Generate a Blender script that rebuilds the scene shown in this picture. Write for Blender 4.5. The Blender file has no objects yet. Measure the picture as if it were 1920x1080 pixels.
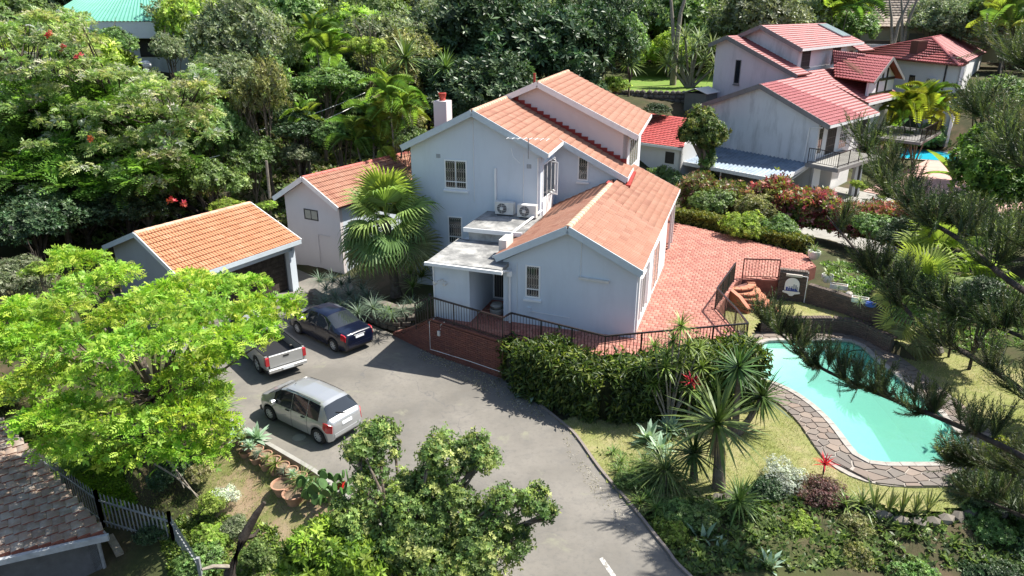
import bpy, bmesh, math, random
import numpy as np
from mathutils import Vector, Matrix

random.seed(7)
RNG = np.random.default_rng(11)
R = math.radians
SC = bpy.context.scene
COL = SC.collection

# ------------------------------------------------------------------ camera, sky, sun, exposure
CAM_H, CAM_F, CAM_P = 12.5, 1340.0, R(21.0)      # drone height, focal length in px of a 1920 wide frame, downward pitch
cam_d = bpy.data.cameras.new('camera')
cam_d.sensor_width = 36.0
cam_d.lens = 36.0 * CAM_F / 1920.0
cam_d.clip_end = 6000
cam = bpy.data.objects.new('camera', cam_d)
cam.location = (0, 0, CAM_H)
cam.rotation_euler = (R(90) - CAM_P, 0, 0)
COL.objects.link(cam)
SC.camera = cam

SUN_EL, SUN_AZ = R(57), R(19)                    # azimuth counted from +X towards +Y
world = bpy.data.worlds.new('World')
SC.world = world
world.use_nodes = True
wn = world.node_tree.nodes
bg = wn.get('Background') or wn.new('ShaderNodeBackground')
sky = wn.new('ShaderNodeTexSky')
sky.sky_type = 'NISHITA'
sky.sun_disc = False
sky.sun_elevation = SUN_EL
sky.sun_rotation = R(90) - SUN_AZ
sky.air_density = 1.0
sky.dust_density = 1.2
world.node_tree.links.new(sky.outputs[0], bg.inputs[0])
bg.inputs[1].default_value = 0.1
sl = bpy.data.lights.new('sun', 'SUN')
sl.energy = 4.9
sl.angle = R(0.5)
sl.color = (1.0, 0.955, 0.88)
sun = bpy.data.objects.new('sun', sl)
sd = Vector((math.cos(SUN_EL) * math.cos(SUN_AZ), math.cos(SUN_EL) * math.sin(SUN_AZ), math.sin(SUN_EL)))
sun.rotation_euler = sd.to_track_quat('Z', 'Y').to_euler()
sun.location = (20, 20, 60)
COL.objects.link(sun)
SC.view_settings.view_transform = 'Standard'
SC.view_settings.look = 'None'
SC.view_settings.gamma = 1.0
SC.view_settings.exposure = 1.05
SC.render.engine = 'CYCLES'
SC.cycles.max_bounces = 7
SC.cycles.transparent_max_bounces = 8

# ------------------------------------------------------------------ survey: a sight line from the drone cut at a height
_c, _s = math.cos(CAM_P), math.sin(CAM_P)
def sight(px, py):
    u, v = px - 960.0, py - 540.0
    return np.array([u, CAM_F * _c - v * _s, -(CAM_F * _s + v * _c)]) / CAM_F
def at(px, py, z=0.0):
    r = sight(px, py); t = (z - CAM_H) / r[2]
    return np.array([r[0] * t, r[1] * t, z])
def at_y(px, py, y):
    r = sight(px, py); t = y / r[1]
    return np.array([r[0] * t, y, CAM_H + r[2] * t])
def depth(p):
    return p[1] * _c - (p[2] - CAM_H) * _s
V3 = lambda *a: np.array(a, float)

# ------------------------------------------------------------------ objects
WL = {}
def wl(o):
    return WL.get(o.name, np.zeros(3)) if o is not None else np.zeros(3)
def props(o, label=None, cat=None, group=None, kind=None):
    if label: o['label'] = label
    if cat: o['category'] = cat
    if group: o['group'] = group
    if kind: o['kind'] = kind
    return o
def thing(name, label, cat, loc=(0, 0, 0), rz=0.0, group=None):
    o = bpy.data.objects.new(name, None)
    o.empty_display_size = 0.3
    o.location = loc; o.rotation_euler = (0, 0, rz)
    COL.objects.link(o)
    WL[o.name] = np.array(loc, float)
    return props(o, label, cat, group)
def link(me, name, parent=None, local=False, origin=None, kind=None, label=None):
    o = bpy.data.objects.new(name, me)
    COL.objects.link(o)
    if parent is not None: o.parent = parent
    if not local:
        c = np.zeros(3) if origin is None else origin
        WL[o.name] = np.array(c, float)
        o.location = c - wl(parent)
    if kind: o['kind'] = kind
    if label: o['label'] = label
    return o
def put(me, name, parent, M, kind=None):
    """place shared mesh data under a parent by a world matrix (numpy 4x4)"""
    o = bpy.data.objects.new(name, me)
    COL.objects.link(o)
    if parent is not None:
        o.parent = parent
        T = np.eye(4); T[:3, 3] = -wl(parent)
        M = T @ M
    o.matrix_local = Matrix(M.tolist())
    if kind: o['kind'] = kind
    return o

class MB:
    """collects shapes and links them as ONE mesh object"""
    def __init__(s): s.v = []; s.f = []; s.m = []
    def add(s, vs, fs, m=0):
        b = len(s.v); s.v += [tuple(map(float, p)) for p in vs]
        s.f += [tuple(i + b for i in f) for f in fs]; s.m += [m] * len(fs)
    def hexa(s, p, m=0):     # 8 points: bottom ring 0-3, top ring 4-7
        s.add(p, [(3, 2, 1, 0), (4, 5, 6, 7), (0, 1, 5, 4), (1, 2, 6, 5), (2, 3, 7, 6), (3, 0, 4, 7)], m)
    def box(s, lo, hi, m=0):
        x0, y0, z0 = lo; x1, y1, z1 = hi
        s.hexa([(x0, y0, z0), (x1, y0, z0), (x1, y1, z0), (x0, y1, z0), (x0, y0, z1), (x1, y0, z1), (x1, y1, z1), (x0, y1, z1)], m)
    def bar(s, a, b, w, h=None, up=(0, 0, 1), m=0):   # beam between points, w across, h along up, centred
        h = w if h is None else h
        a = np.array(a, float); b = np.array(b, float); d = b - a; L = np.linalg.norm(d)
        if L < 1e-6: return
        d /= L; up = np.array(up, float)
        if abs(d @ up) > .98: up = np.array([1., 0, 0]) if abs(d[0]) < .9 else np.array([0, 1., 0])
        sd_ = np.cross(d, up); sd_ /= np.linalg.norm(sd_); u = np.cross(sd_, d)
        x, y = sd_ * w / 2, u * h / 2
        s.hexa([a - x - y, a + x - y, a + x + y, a - x + y, b - x - y, b + x - y, b + x + y, b - x + y], m)
    def tube(s, pts, r, n=6, m=0, cap=True):
        pts = [np.array(p, float) for p in pts]
        rs = r if hasattr(r, '__len__') else [r] * len(pts)
        rings = []
        for i, p in enumerate(pts):
            d = pts[min(i + 1, len(pts) - 1)] - pts[max(i - 1, 0)]
            d = d / (np.linalg.norm(d) + 1e-9)
            u = np.array([0, 0, 1.]) if abs(d[2]) < .9 else np.array([1., 0, 0])
            a = np.cross(d, u); a /= np.linalg.norm(a); b = np.cross(d, a)
            rings.append([p + rs[i] * (a * math.cos(2 * math.pi * k / n) + b * math.sin(2 * math.pi * k / n)) for k in range(n)])
        vs = [q for rg in rings for q in rg]; fs = []
        for i in range(len(pts) - 1):
            for k in range(n):
                k2 = (k + 1) % n
                fs.append((i * n + k, i * n + k2, (i + 1) * n + k2, (i + 1) * n + k))
        if cap: fs += [tuple(range(n - 1, -1, -1)), tuple((len(pts) - 1) * n + k for k in range(n))]
        s.add(vs, fs, m)
    def lathe(s, c, prof, n=16, m=0):
        c = np.array(c, float); vs = []; fs = []
        for r_, z_ in prof:
            for k in range(n):
                a = 2 * math.pi * k / n; vs.append(c + np.array([r_ * math.cos(a), r_ * math.sin(a), z_]))
        for i in range(len(prof) - 1):
            for k in range(n):
                k2 = (k + 1) % n; fs.append((i * n + k, i * n + k2, (i + 1) * n + k2, (i + 1) * n + k))
        s.add(vs, fs, m)
    def prism(s, poly, ext, m=0):      # planar polygon (3D points) extruded along a vector
        n = len(poly); poly = [np.array(p, float) for p in poly]; e = np.array(ext, float)
        s.add(poly + [p + e for p in poly], [tuple(range(n - 1, -1, -1)), tuple(range(n, 2 * n))] +
              [(i, (i + 1) % n, n + (i + 1) % n, n + i) for i in range(n)], m)
    def build(s, name, mats, parent=None, smooth=None, local=False, kind=None, label=None, fix=True, centre=True):
        me = bpy.data.meshes.new(name)
        v = np.array(s.v, float)
        c = np.zeros(3)
        if not local and centre and len(v):
            c = (v.min(0) + v.max(0)) / 2; c[2] = v[:, 2].min()
        me.from_pydata((v - c).tolist() if len(v) else [], [], s.f)
        mats = mats if isinstance(mats, (list, tuple)) else [mats]
        for mt in mats: me.materials.append(mt)
        if len(mats) > 1: me.polygons.foreach_set('material_index', s.m)
        if fix:
            bm = bmesh.new(); bm.from_mesh(me); bmesh.ops.recalc_face_normals(bm, faces=bm.faces); bm.to_mesh(me); bm.free()
        if smooth is not None:
            me.polygons.foreach_set('use_smooth', [True] * len(me.polygons)); me.set_sharp_from_angle(angle=R(smooth))
        me.update()
        return link(me, name, parent, local, c, kind, label)

def np_mesh(name, V, F, mat, tint=None, smooth=False):
    V = np.asarray(V, np.float32).reshape(-1, 3); F = np.asarray(F, np.int32)
    k = F.shape[1]
    me = bpy.data.meshes.new(name)
    me.vertices.add(len(V)); me.vertices.foreach_set('co', V.ravel())
    me.loops.add(F.size); me.loops.foreach_set('vertex_index', F.ravel())
    me.polygons.add(len(F)); me.polygons.foreach_set('loop_start', np.arange(0, F.size, k, dtype=np.int32))
    me.polygons.foreach_set('loop_total', np.full(len(F), k, np.int32))
    if smooth: me.polygons.foreach_set('use_smooth', np.ones(len(F), bool))
    if tint is not None:
        a = me.attributes.new('tint', 'FLOAT_COLOR', 'POINT')
        t = np.ones((len(V), 4), np.float32); t[:, :3] = tint
        a.data.foreach_set('color', t.ravel())
    me.materials.append(mat)
    me.update(calc_edges=True)
    return me

# ------------------------------------------------------------------ materials
def nt(name):
    m = bpy.data.materials.new(name); m.use_nodes = True
    n = m.node_tree.nodes; l = m.node_tree.links
    return m, n, l, n['Principled BSDF']
def mixc(n, l, fac, a, b, mode='MIX'):
    x = n.new('ShaderNodeMix'); x.data_type = 'RGBA'; x.blend_type = mode
    for sck, val in ((x.inputs[0], fac), (x.inputs[6], a), (x.inputs[7], b)):
        if hasattr(val, 'links') or hasattr(val, 'is_linked'): l.new(val, sck)
        elif isinstance(val, (int, float)): sck.default_value = val
        else: sck.default_value = (*val, 1)
    return x.outputs[2]
def noise(n, l, scale, detail=4, rough=.6, vec=None, dist=0):
    t = n.new('ShaderNodeTexNoise'); t.inputs['Scale'].default_value = scale; t.inputs['Detail'].default_value = detail
    t.inputs['Roughness'].default_value = rough; t.inputs['Distortion'].default_value = dist
    if vec is not None: l.new(vec, t.inputs['Vector'])
    return t.outputs[0]
def ramp(n, l, fac, p0, p1, c0=(0, 0, 0), c1=(1, 1, 1)):
    r_ = n.new('ShaderNodeValToRGB'); l.new(fac, r_.inputs[0])
    r_.color_ramp.elements[0].position = p0; r_.color_ramp.elements[1].position = p1
    r_.color_ramp.elements[0].color = (*c0, 1); r_.color_ramp.elements[1].color = (*c1, 1)
    return r_.outputs[0]
def pos(n):
    return n.new('ShaderNodeNewGeometry').outputs['Position']
def bump(n, l, b, h, strength=.3, dist=.02):
    x = n.new('ShaderNodeBump'); x.inputs['Strength'].default_value = strength; x.inputs['Distance'].default_value = dist
    l.new(h, x.inputs['Height']); l.new(x.outputs[0], b.inputs['Normal'])
def plain(name, col, rough=.6, metal=0., var=.0, scale=6., coat=0., spec=.5):
    m, n, l, b = nt(name)
    b.inputs['Roughness'].default_value = rough; b.inputs['Metallic'].default_value = metal
    b.inputs['Specular IOR Level'].default_value = spec
    if coat: b.inputs['Coat Weight'].default_value = coat; b.inputs['Coat Roughness'].default_value = .05
    if var:
        f = noise(n, l, scale, 5, .65, pos(n))
        c = mixc(n, l, ramp(n, l, f, .3, .7), tuple(x * (1 - var) for x in col), tuple(min(1, x * (1 + var)) for x in col))
        l.new(c, b.inputs['Base Color'])
    else: b.inputs['Base Color'].default_value = (*col, 1)
    return m
def wall_mat(name, col, dirt, amount=.35, streak=True):
    """plaster with blotches and vertical weather streaks"""
    m, n, l, b = nt(name); p = pos(n)
    f1 = noise(n, l, .55, 6, .65, p)
    mp = n.new('ShaderNodeMapping'); mp.inputs['Scale'].default_value = (1.3, 1.3, .30); l.new(p, mp.inputs[0])
    f2 = noise(n, l, 1.0, 6, .7, mp.outputs[0])
    c = mixc(n, l, ramp(n, l, f1, .42, .75), col, tuple(a * .86 + d * .14 for a, d in zip(col, dirt)))
    mm = n.new('ShaderNodeMath'); mm.operation = 'MULTIPLY'; l.new(ramp(n, l, f2, .48, .8), mm.inputs[0]); mm.inputs[1].default_value = amount if streak else amount * .4
    c = mixc(n, l, mm.outputs[0], c, dirt)
    l.new(c, b.inputs['Base Color']); b.inputs['Roughness'].default_value = .85
    bump(n, l, b, noise(n, l, 40, 3, .6, p), .12, .01)
    return m
def piece_mat(name, cols, rough=.8, scale=1.5, grain=30., bmp=.25, grime=(.05, .045, .04), gamt=.25):
    """tiles, bricks, stones: colour differs from piece to piece (attribute on joined ones, object random on single ones)"""
    m, n, l, b = nt(name); p = pos(n)
    oi = n.new('ShaderNodeObjectInfo'); at_ = n.new('ShaderNodeAttribute'); at_.attribute_name = 'rnd'
    ad = n.new('ShaderNodeMath'); ad.operation = 'ADD'; l.new(oi.outputs['Random'], ad.inputs[0]); l.new(at_.outputs['Fac'], ad.inputs[1])
    fr = n.new('ShaderNodeMath'); fr.operation = 'FRACT'; l.new(ad.outputs[0], fr.inputs[0])
    r_ = n.new('ShaderNodeValToRGB'); l.new(fr.outputs[0], r_.inputs[0])
    e = r_.color_ramp.elements
    while len(e) < len(cols): e.new(.5)
    for i, cc in enumerate(cols): e[i].position = i / (len(cols) - 1); e[i].color = (*cc, 1)
    g = noise(n, l, scale, 6, .7, p); g2 = noise(n, l, grain, 4, .7, p)
    mm = n.new('ShaderNodeMath'); mm.operation = 'MULTIPLY'; l.new(ramp(n, l, g, .45, .8), mm.inputs[0]); mm.inputs[1].default_value = gamt
    c = mixc(n, l, mm.outputs[0], r_.outputs[0], grime)
    c = mixc(n, l, .35, c, mixc(n, l, g2, (.35, .35, .35), (1.25, 1.25, 1.25)), 'MULTIPLY')
    l.new(c, b.inputs['Base Color']); b.inputs['Roughness'].default_value = rough
    bump(n, l, b, g2, bmp, .01)
    return m
def leaf_mat(name, trans=.35, rough=.45, spec=.35, vary=True):
    m, n, l, b = nt(name)
    a = n.new('ShaderNodeAttribute'); a.attribute_name = 'tint'
    oi = n.new('ShaderNodeObjectInfo')
    h = n.new('ShaderNodeHueSaturation'); l.new(a.outputs['Color'], h.inputs['Color'])
    mr = n.new('ShaderNodeMapRange'); l.new(oi.outputs['Random'], mr.inputs[0]); mr.inputs[3].default_value = 1.2 if vary else 1.25; mr.inputs[4].default_value = 1.65 if vary else 1.25
    l.new(mr.outputs[0], h.inputs['Value'])
    mr2 = n.new('ShaderNodeMapRange'); l.new(oi.outputs['Random'], mr2.inputs[0]); mr2.inputs[3].default_value = .488 if vary else .5; mr2.inputs[4].default_value = .512 if vary else .5
    l.new(mr2.outputs[0], h.inputs['Hue'])
    l.new(h.outputs[0], b.inputs['Base Color']); b.inputs['Roughness'].default_value = rough; b.inputs['Specular IOR Level'].default_value = spec
    t = n.new('ShaderNodeBsdfTranslucent')
    l.new(mixc(n, l, 1., h.outputs[0], (1.25, 1.3, .7), 'MULTIPLY'), t.inputs[0])
    mx = n.new('ShaderNodeMixShader'); mx.inputs[0].default_value = trans
    l.new(b.outputs[0], mx.inputs[1]); l.new(t.outputs[0], mx.inputs[2]); l.new(mx.outputs[0], n['Material Output'].inputs[0])
    return m
def glass_mat(name, col=(.02, .025, .03)):
    m, n, l, b = nt(name)
    b.inputs['Base Color'].default_value = (*col, 1); b.inputs['Roughness'].default_value = .04; b.inputs['Specular IOR Level'].default_value = .8
    return m
def dual(name, c0, c1, scale, p0=.4, p1=.65, rough=.9, fine=60., fb=.3, c2=None, s2=.25):
    m, n, l, b = nt(name); p = pos(n)
    c = mixc(n, l, ramp(n, l, noise(n, l, scale, 6, .7, p), p0, p1), c0, c1)
    if c2: c = mixc(n, l, ramp(n, l, noise(n, l, s2, 5, .65, p), .48, .62), c, c2)
    fn = noise(n, l, fine, 3, .7, p)
    c = mixc(n, l, .5, c, mixc(n, l, fn, (.45, .45, .45), (1.2, 1.2, 1.2)), 'MULTIPLY')
    l.new(c, b.inputs['Base Color']); b.inputs['Roughness'].default_value = rough; b.inputs['Specular IOR Level'].default_value = .2
    bump(n, l, b, fn, fb, .03)
    return m

M = {}
M['wall_blue'] = wall_mat('pale_blue_plaster', (.60, .655, .71), (.36, .385, .41), .32)
M['wall_pinklit'] = wall_mat('pink_lit_plaster', (.66, .60, .59), (.4, .36, .35), .14)  # the pink tint carries warm light, put into the plaster colour
M['wall_white'] = wall_mat('white_plaster', (.74, .74, .73), (.4, .4, .4), .12)
M['wall_stained'] = wall_mat('stained_white_plaster', (.66, .67, .67), (.25, .25, .245), .75)
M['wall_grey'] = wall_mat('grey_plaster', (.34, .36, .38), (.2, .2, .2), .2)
M['trim_blue'] = plain('pale_blue_painted_board', (.50, .56, .60), .5, 0, .06, 3)
M['trim_white'] = plain('white_painted_board', (.76, .76, .75), .45, 0, .06, 3)
M['trim_grey'] = plain('grey_painted_board', (.20, .19, .185), .5, 0, .15, 3)
M['trim_black'] = plain('black_painted_timber', (.018, .018, .02), .4)
M['tile_main'] = piece_mat('weathered_terracotta', [(.315, .138, .084), (.36, .175, .112), (.335, .153, .096), (.38, .195, .128), (.28, .115, .07)], .8, .9, 25, .25, (.25, .15, .11), .35)
M['tile_ridge'] = piece_mat('pale_terracotta', [(.56, .33, .22), (.64, .42, .29), (.50, .27, .18)], .8, .9, 25, .25, (.2, .14, .1), .3)
M['tile_garage'] = piece_mat('orange_terracotta', [(.43, .19, .09), (.48, .23, .115), (.455, .205, .10), (.50, .26, .14)], .8, .9, 25, .25, (.28, .12, .06), .25)
M['tile_red'] = piece_mat('red_painted_tile', [(.42, .06, .055), (.47, .09, .08), (.44, .075, .068)], .55, .9, 25, .15, (.22, .05, .05), .25)
M['tile_pale_red'] = piece_mat('faded_red_tile', [(.32, .070, .072), (.365, .098, .096), (.34, .082, .083)], .5, .7, 25, .15, (.3, .09, .09), .3)
M['tile_grey'] = piece_mat('grey_brown_tile', [(.34, .27, .21), (.40, .33, .27), (.30, .24, .2)], .85, .9, 25, .2)
M['tile_brown'] = piece_mat('mossy_brown_tile', [(.23, .155, .115), (.28, .20, .15), (.19, .135, .10), (.32, .235, .18)], .9, 2.2, 20, .35, (.42, .42, .38), .9)
M['tile_edge'] = plain('darkened_tile_edge', (.22, .075, .05), .9, 0, .3, 5)  # dark colour stands in for shadow lines between the tile courses
M['deck'] = plain('roof_underlay', (.16, .055, .035), .9)
M['flash'] = plain('red_flashing_paint', (.30, .028, .02), .5, 0, .15, 4)
M['slab'] = dual('weathered_roof_slab', (.22, .22, .21), (.42, .41, .385), 1.6, .4, .62, .9, 30, .3, (.16, .16, .155), .9)
M['slab_edge'] = dual('weathered_slab_edge', (.5, .5, .49), (.26, .26, .25), 2.5, .45, .7, .9, 30, .3)
M['asphalt'] = None
M['brick'] = piece_mat('red_brown_brick', [(.17, .062, .045), (.22, .085, .06), (.14, .055, .045), (.20, .07, .05)], .85, 1.2, 40, .3, (.10, .075, .065), .35)
M['brick_dark'] = piece_mat('dark_brown_brick', [(.10, .075, .06), (.135, .10, .08), (.085, .065, .055)], .9, 1.2, 40, .3, (.05, .045, .04), .35)
M['mortar'] = plain('mortar', (.20, .17, .15), .95, 0, .2, 20)
M['mortar_dark'] = plain('dark_mortar', (.10, .09, .08), .95, 0, .2, 20)
M['paver'] = piece_mat('red_clay_paver', [(.35, .135, .095), (.40, .175, .13), (.31, .105, .078), (.43, .205, .15), (.37, .15, .108), (.33, .12, .085)], .75, .8, 30, .2, (.30, .12, .09), .3)
M['paver_step'] = piece_mat('orange_clay_paver', [(.45, .17, .09), (.52, .22, .12), (.40, .14, .08)], .75, .8, 30, .2, (.2, .08, .06), .3)
M['stone'] = piece_mat('crazy_paving_slate', [(.14, .12, .105), (.19, .155, .13), (.22, .165, .13), (.16, .14, .12), (.25, .195, .155)], .85, 1.2, 18, .35, (.10, .095, .09), .4)
M['grout'] = plain('pale_grout', (.31, .28, .245), .95, 0, .2, 12)
M['block'] = piece_mat('concrete_retaining_block', [(.17, .145, .115), (.21, .18, .145), (.14, .12, .10)], .95, 2., 22, .4, (.06, .065, .04), .6)
M['rubble'] = piece_mat('dry_field_stone', [(.17, .15, .12), (.11, .10, .085), (.24, .21, .17)], .95, 1.5, 12, .4)
M['coping'] = dual('pool_coping', (.40, .375, .34), (.29, .265, .235), 3, .4, .65, .85, 40, .2)
M['rail'] = plain('dark_brown_rail_paint', (.022, .014, .014), .42)
M['rail_red'] = plain('red_brown_rail_paint', (.09, .022, .018), .42)
M['steel'] = plain('galvanised_steel', (.27, .28, .29), .5, .15, .2, 9)
M['white'] = plain('white_paint', (.78, .78, .77), .4)
M['offwhite'] = plain('off_white_plastic', (.62, .61, .57), .5, 0, .1, 6)
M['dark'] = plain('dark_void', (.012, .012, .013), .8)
M['dim'] = plain('dim_interior', (.05, .045, .04), .9)
M['glass'] = glass_mat('dark_window_glass')
M['glass_pale'] = glass_mat('pale_blind_glass', (.28, .27, .22))
M['gold_bar'] = plain('pale_burglar_bars', (.50, .46, .40), .45)
M['grille'] = plain('dark_grille', (.05, .05, .055), .5)
M['terracotta'] = plain('terracotta_pot', (.36, .20, .13), .85, 0, .25, 8)
M['redpot'] = plain('red_chimney_pot', (.42, .05, .03), .6)
M['concrete'] = dual('bare_concrete', (.34, .33, .30), (.24, .23, .21), 1.5, .4, .7, .9, 40, .3)
M['bark'] = dual('grey_brown_bark', (.13, .10, .075), (.24, .20, .16), 5, .4, .7, .95, 30, .5)
M['bark_pale'] = dual('pale_bark', (.30, .27, .22), (.18, .15, .12), 5, .4, .7, .95, 30, .5)
M['bark_dark'] = dual('dark_bark', (.045, .036, .03), (.10, .082, .066), 5, .4, .7, .95, 30, .5)
M['leaf'] = leaf_mat('leaf')
M['leaf_soft'] = leaf_mat('thin_leaf', .5, .55, .25)
M['leaf_gloss'] = leaf_mat('glossy_leaf', .22, .42, .32)
M['leaf_one'] = leaf_mat('single_tree_leaf', .38, .5, .3, False)
M['soil'] = dual('bare_soil', (.20, .14, .095), (.30, .22, .15), 1.4, .4, .7, .95, 25, .5)
M['lawn'] = dual('dry_lawn', (.225, .235, .085), (.33, .285, .155), 1.1, .40, .66, .95, 35, .5, (.21, .23, .075), .33)
M['lawn_green'] = dual('green_lawn', (.13, .19, .035), (.22, .24, .07), 1.0, .4, .7, .95, 35, .5)
M['ground'] = dual('leaf_litter_ground', (.045, .048, .022), (.10, .075, .045), .6, .42, .62, .95, 14, .6, (.06, .07, .025), .22)
M['paint_silver'] = plain('silver_car_paint', (.43, .44, .445), .28, .5, 0, 1, .8)
M['paint_silver2'] = plain('pale_silver_car_paint', (.42, .42, .41), .3, .4, 0, 1, .8)
M['paint_navy'] = plain('navy_car_paint', (.003, .005, .018), .28, .0, 0, 1, .6, .4)
M['tyre'] = plain('tyre_rubber', (.018, .018, .018), .85)
M['rim'] = plain('alloy_rim', (.50, .50, .50), .4, .2)
M['lens_red'] = plain('red_lamp_lens', (.42, .012, .02), .15, 0, 0, 1, .5)
M['lens_clear'] = plain('clear_lamp_lens', (.62, .62, .6), .12, 0, 0, 1, .5)
M['plate'] = plain('number_plate', (.70, .72, .74), .4)
M['ink'] = plain('plate_ink', (.03, .04, .10), .5)
M['blackplastic'] = plain('black_plastic', (.015, .015, .016), .55)
M['corr_green'] = plain('green_roof_sheet', (.12, .36, .26), .5, 0, .12, 1.2)
M['corr_blue'] = plain('weathered_roof_sheet', (.15, .20, .26), .45, .2, .35, 1.2)
M['solar'] = plain('solar_collector', (.34, .42, .47), .15, 0, .08, 2, .5)
M['pool_shell'] = dual('pool_plaster', (.66, .74, .71), (.58, .68, .65), .8, .4, .7, .8, 20, .1)
M['blue'] = plain('blue_paint', (.03, .06, .30), .5)
M['shieldgrey'] = plain('grey_blue_paint', (.30, .34, .38), .6)
M['red_flower'] = plain('red_petals', (.55, .03, .02), .6)

# ------------------------------------------------------------------ frames
class Frame:
    """plan grid of a building: origin, direction of its front (s) and of its depth (d)"""
    def __init__(s, o, a1, a2):
        s.o = V3(o[0], o[1], 0); s.a = V3(math.cos(R(a1)), math.sin(R(a1)), 0); s.b = V3(math.cos(R(a2)), math.sin(R(a2)), 0)
    def w(s, x, y, z): return s.o + s.a * x + s.b * y + V3(0, 0, z)
HF = Frame((4.416, 23.576), -18.5, 71.5)
hw = HF.w
NF = Frame((21.17, 48.3), -56.6, 47.0)
nw = NF.w
def inpoly(X, Y, poly):
    ins = np.zeros(np.shape(X), bool); n = len(poly)
    for i in range(n):
        x0, y0 = poly[i][:2]; x1, y1 = poly[(i + 1) % n][:2]
        c_ = ((y0 > Y) != (y1 > Y)) & (X < (x1 - x0) * (Y - y0) / ((y1 - y0) or 1e-9) + x0)
        ins ^= c_
    return ins
def spline(pts, n=6, closed=False):
    P = [np.array(p, float) for p in pts]; N = len(P); out = []
    for i in range(N if closed else N - 1):
        g = (lambda k: P[k % N]) if closed else (lambda k: P[max(0, min(N - 1, k))])
        p0, p1, p2, p3 = g(i - 1), g(i), g(i + 1), g(i + 2)
        for k in range(n):
            t = k / n
            out.append(.5 * (2 * p1 + (p2 - p0) * t + (2 * p0 - 5 * p1 + 4 * p2 - p3) * t * t + (3 * p1 - p0 - 3 * p2 + p3) * t ** 3))
    if not closed: out.append(P[-1])
    return out
def offset(poly, d):
    """closed plan polygon moved outward (counter-clockwise or clockwise, either)"""
    n = len(poly); P = np.array(poly, float)
    area = sum(P[i][0] * P[(i + 1) % n][1] - P[(i + 1) % n][0] * P[i][1] for i in range(n))
    sg = 1 if area > 0 else -1; out = []
    for i in range(n):
        t = P[(i + 1) % n] - P[i - 1]; nn = V3(t[1], -t[0], 0) / (np.hypot(t[0], t[1]) + 1e-9) * sg
        out.append(P[i] + nn * d)
    return out

Z_T = 1.5                                   # terrace level
TER = [at(808, 598, Z_T), at(943.7, 597, 2.4), at(959.4, 587.7, 2.4), at(1135.7, 631.8, 2.4), at(1406.7, 607.5, 2.4), at(1384.5, 579, 2.4),
       at(1347.5, 540.8, 2.4), at(1381.5, 493, 2.4), at(1396.4, 486, 2.4), at(1464.5, 488, 2.4), at(1531, 498, Z_T), at(1512, 476, Z_T), at(1380, 442, Z_T),
       at(1258, 414, Z_T), hw(1.0, 17.5, Z_T), hw(-7.0, 17.5, Z_T), hw(-7.6, 4, Z_T), hw(-7.66, -.3, Z_T)]
TER = [V3(p[0], p[1], Z_T) for p in TER]
DRV = [V3(3.2, 5.5, 0), V3(.2, 9.0, 0), V3(-2.3, 12.2, 0), at(745, 1010), at(680, 955), at(640, 918), at(600, 885), at(545, 852), at(500, 826), at(455, 798), at(425, 778),
       at(385, 735), at(345, 690), at(300, 650), V3(-15.2, 25.5, 0), V3(-19.2, 31.5, 0), V3(-13.4, 37.3, 0), V3(-9.3, 33.5, 0), V3(-8.3, 34.4, 0), V3(-7.7, 32.4, 0), at(592, 575), at(640, 585), at(690, 606),
       at(735, 626), at(775, 640), at(810, 652), at(870, 674), at(948, 713), at(985, 738), at(1020, 768), at(1050, 792), at(1078, 818), at(1122, 880), at(1180, 948),
       at(1245, 1030), at(1296, 1088), V3(6.6, 9.0, 0), V3(8.5, 5.5, 0)]
LAWN = [at(1050, 792), at(1078, 818), at(1122, 880), at(1180, 948), at(1215, 960, .02), at(1290, 940, .02), at(1430, 905, .02), at(1560, 925, .02), at(1720, 965, .02), at(1800, 950, .02), at(1960, 940, .02),
        at(2050, 840, .02), at(2050, 740, .1), at(1920, 690, .1), at(1760, 655, .1), at(1655, 640, .1), at(1420, 615, .1), at(1406, 690, 0), at(1200, 735, .02), at(1100, 770, .02)]
LOWW = [(1425, 622), (1500, 622), (1560, 622), (1610, 630), (1652, 652), (1668, 660)]
UP_LAWN = [at(1440, 560, .65), at(1506, 568, .65), at(1560, 582, .65), at(1616, 600, .65), at(1702, 633, .65), at(1715, 650, .65)] + [at(px, py, .12) + V3(0, .12, .53) for px, py in LOWW[::-1]] + [TER[4] + V3(-.3, .3, 0), TER[5] + V3(-.3, 0, 0), TER[6] + V3(-.3, 0, 0), TER[7] + V3(0, .3, 0)]
POOL_PX = [(1428, 642), (1500, 638), (1578, 637), (1612, 645), (1642, 672), (1700, 718), (1760, 770), (1808, 826), (1819, 848), (1806, 861), (1760, 866), (1700, 867),
           (1640, 865), (1611, 853), (1588, 826), (1560, 790), (1525, 757), (1490, 733), (1455, 716), (1420, 700)]
POOL = spline([at(px, py, .12) for px, py in POOL_PX], 4, True)
POOL = [V3(p[0], p[1], .12) for p in POOL]

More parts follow.
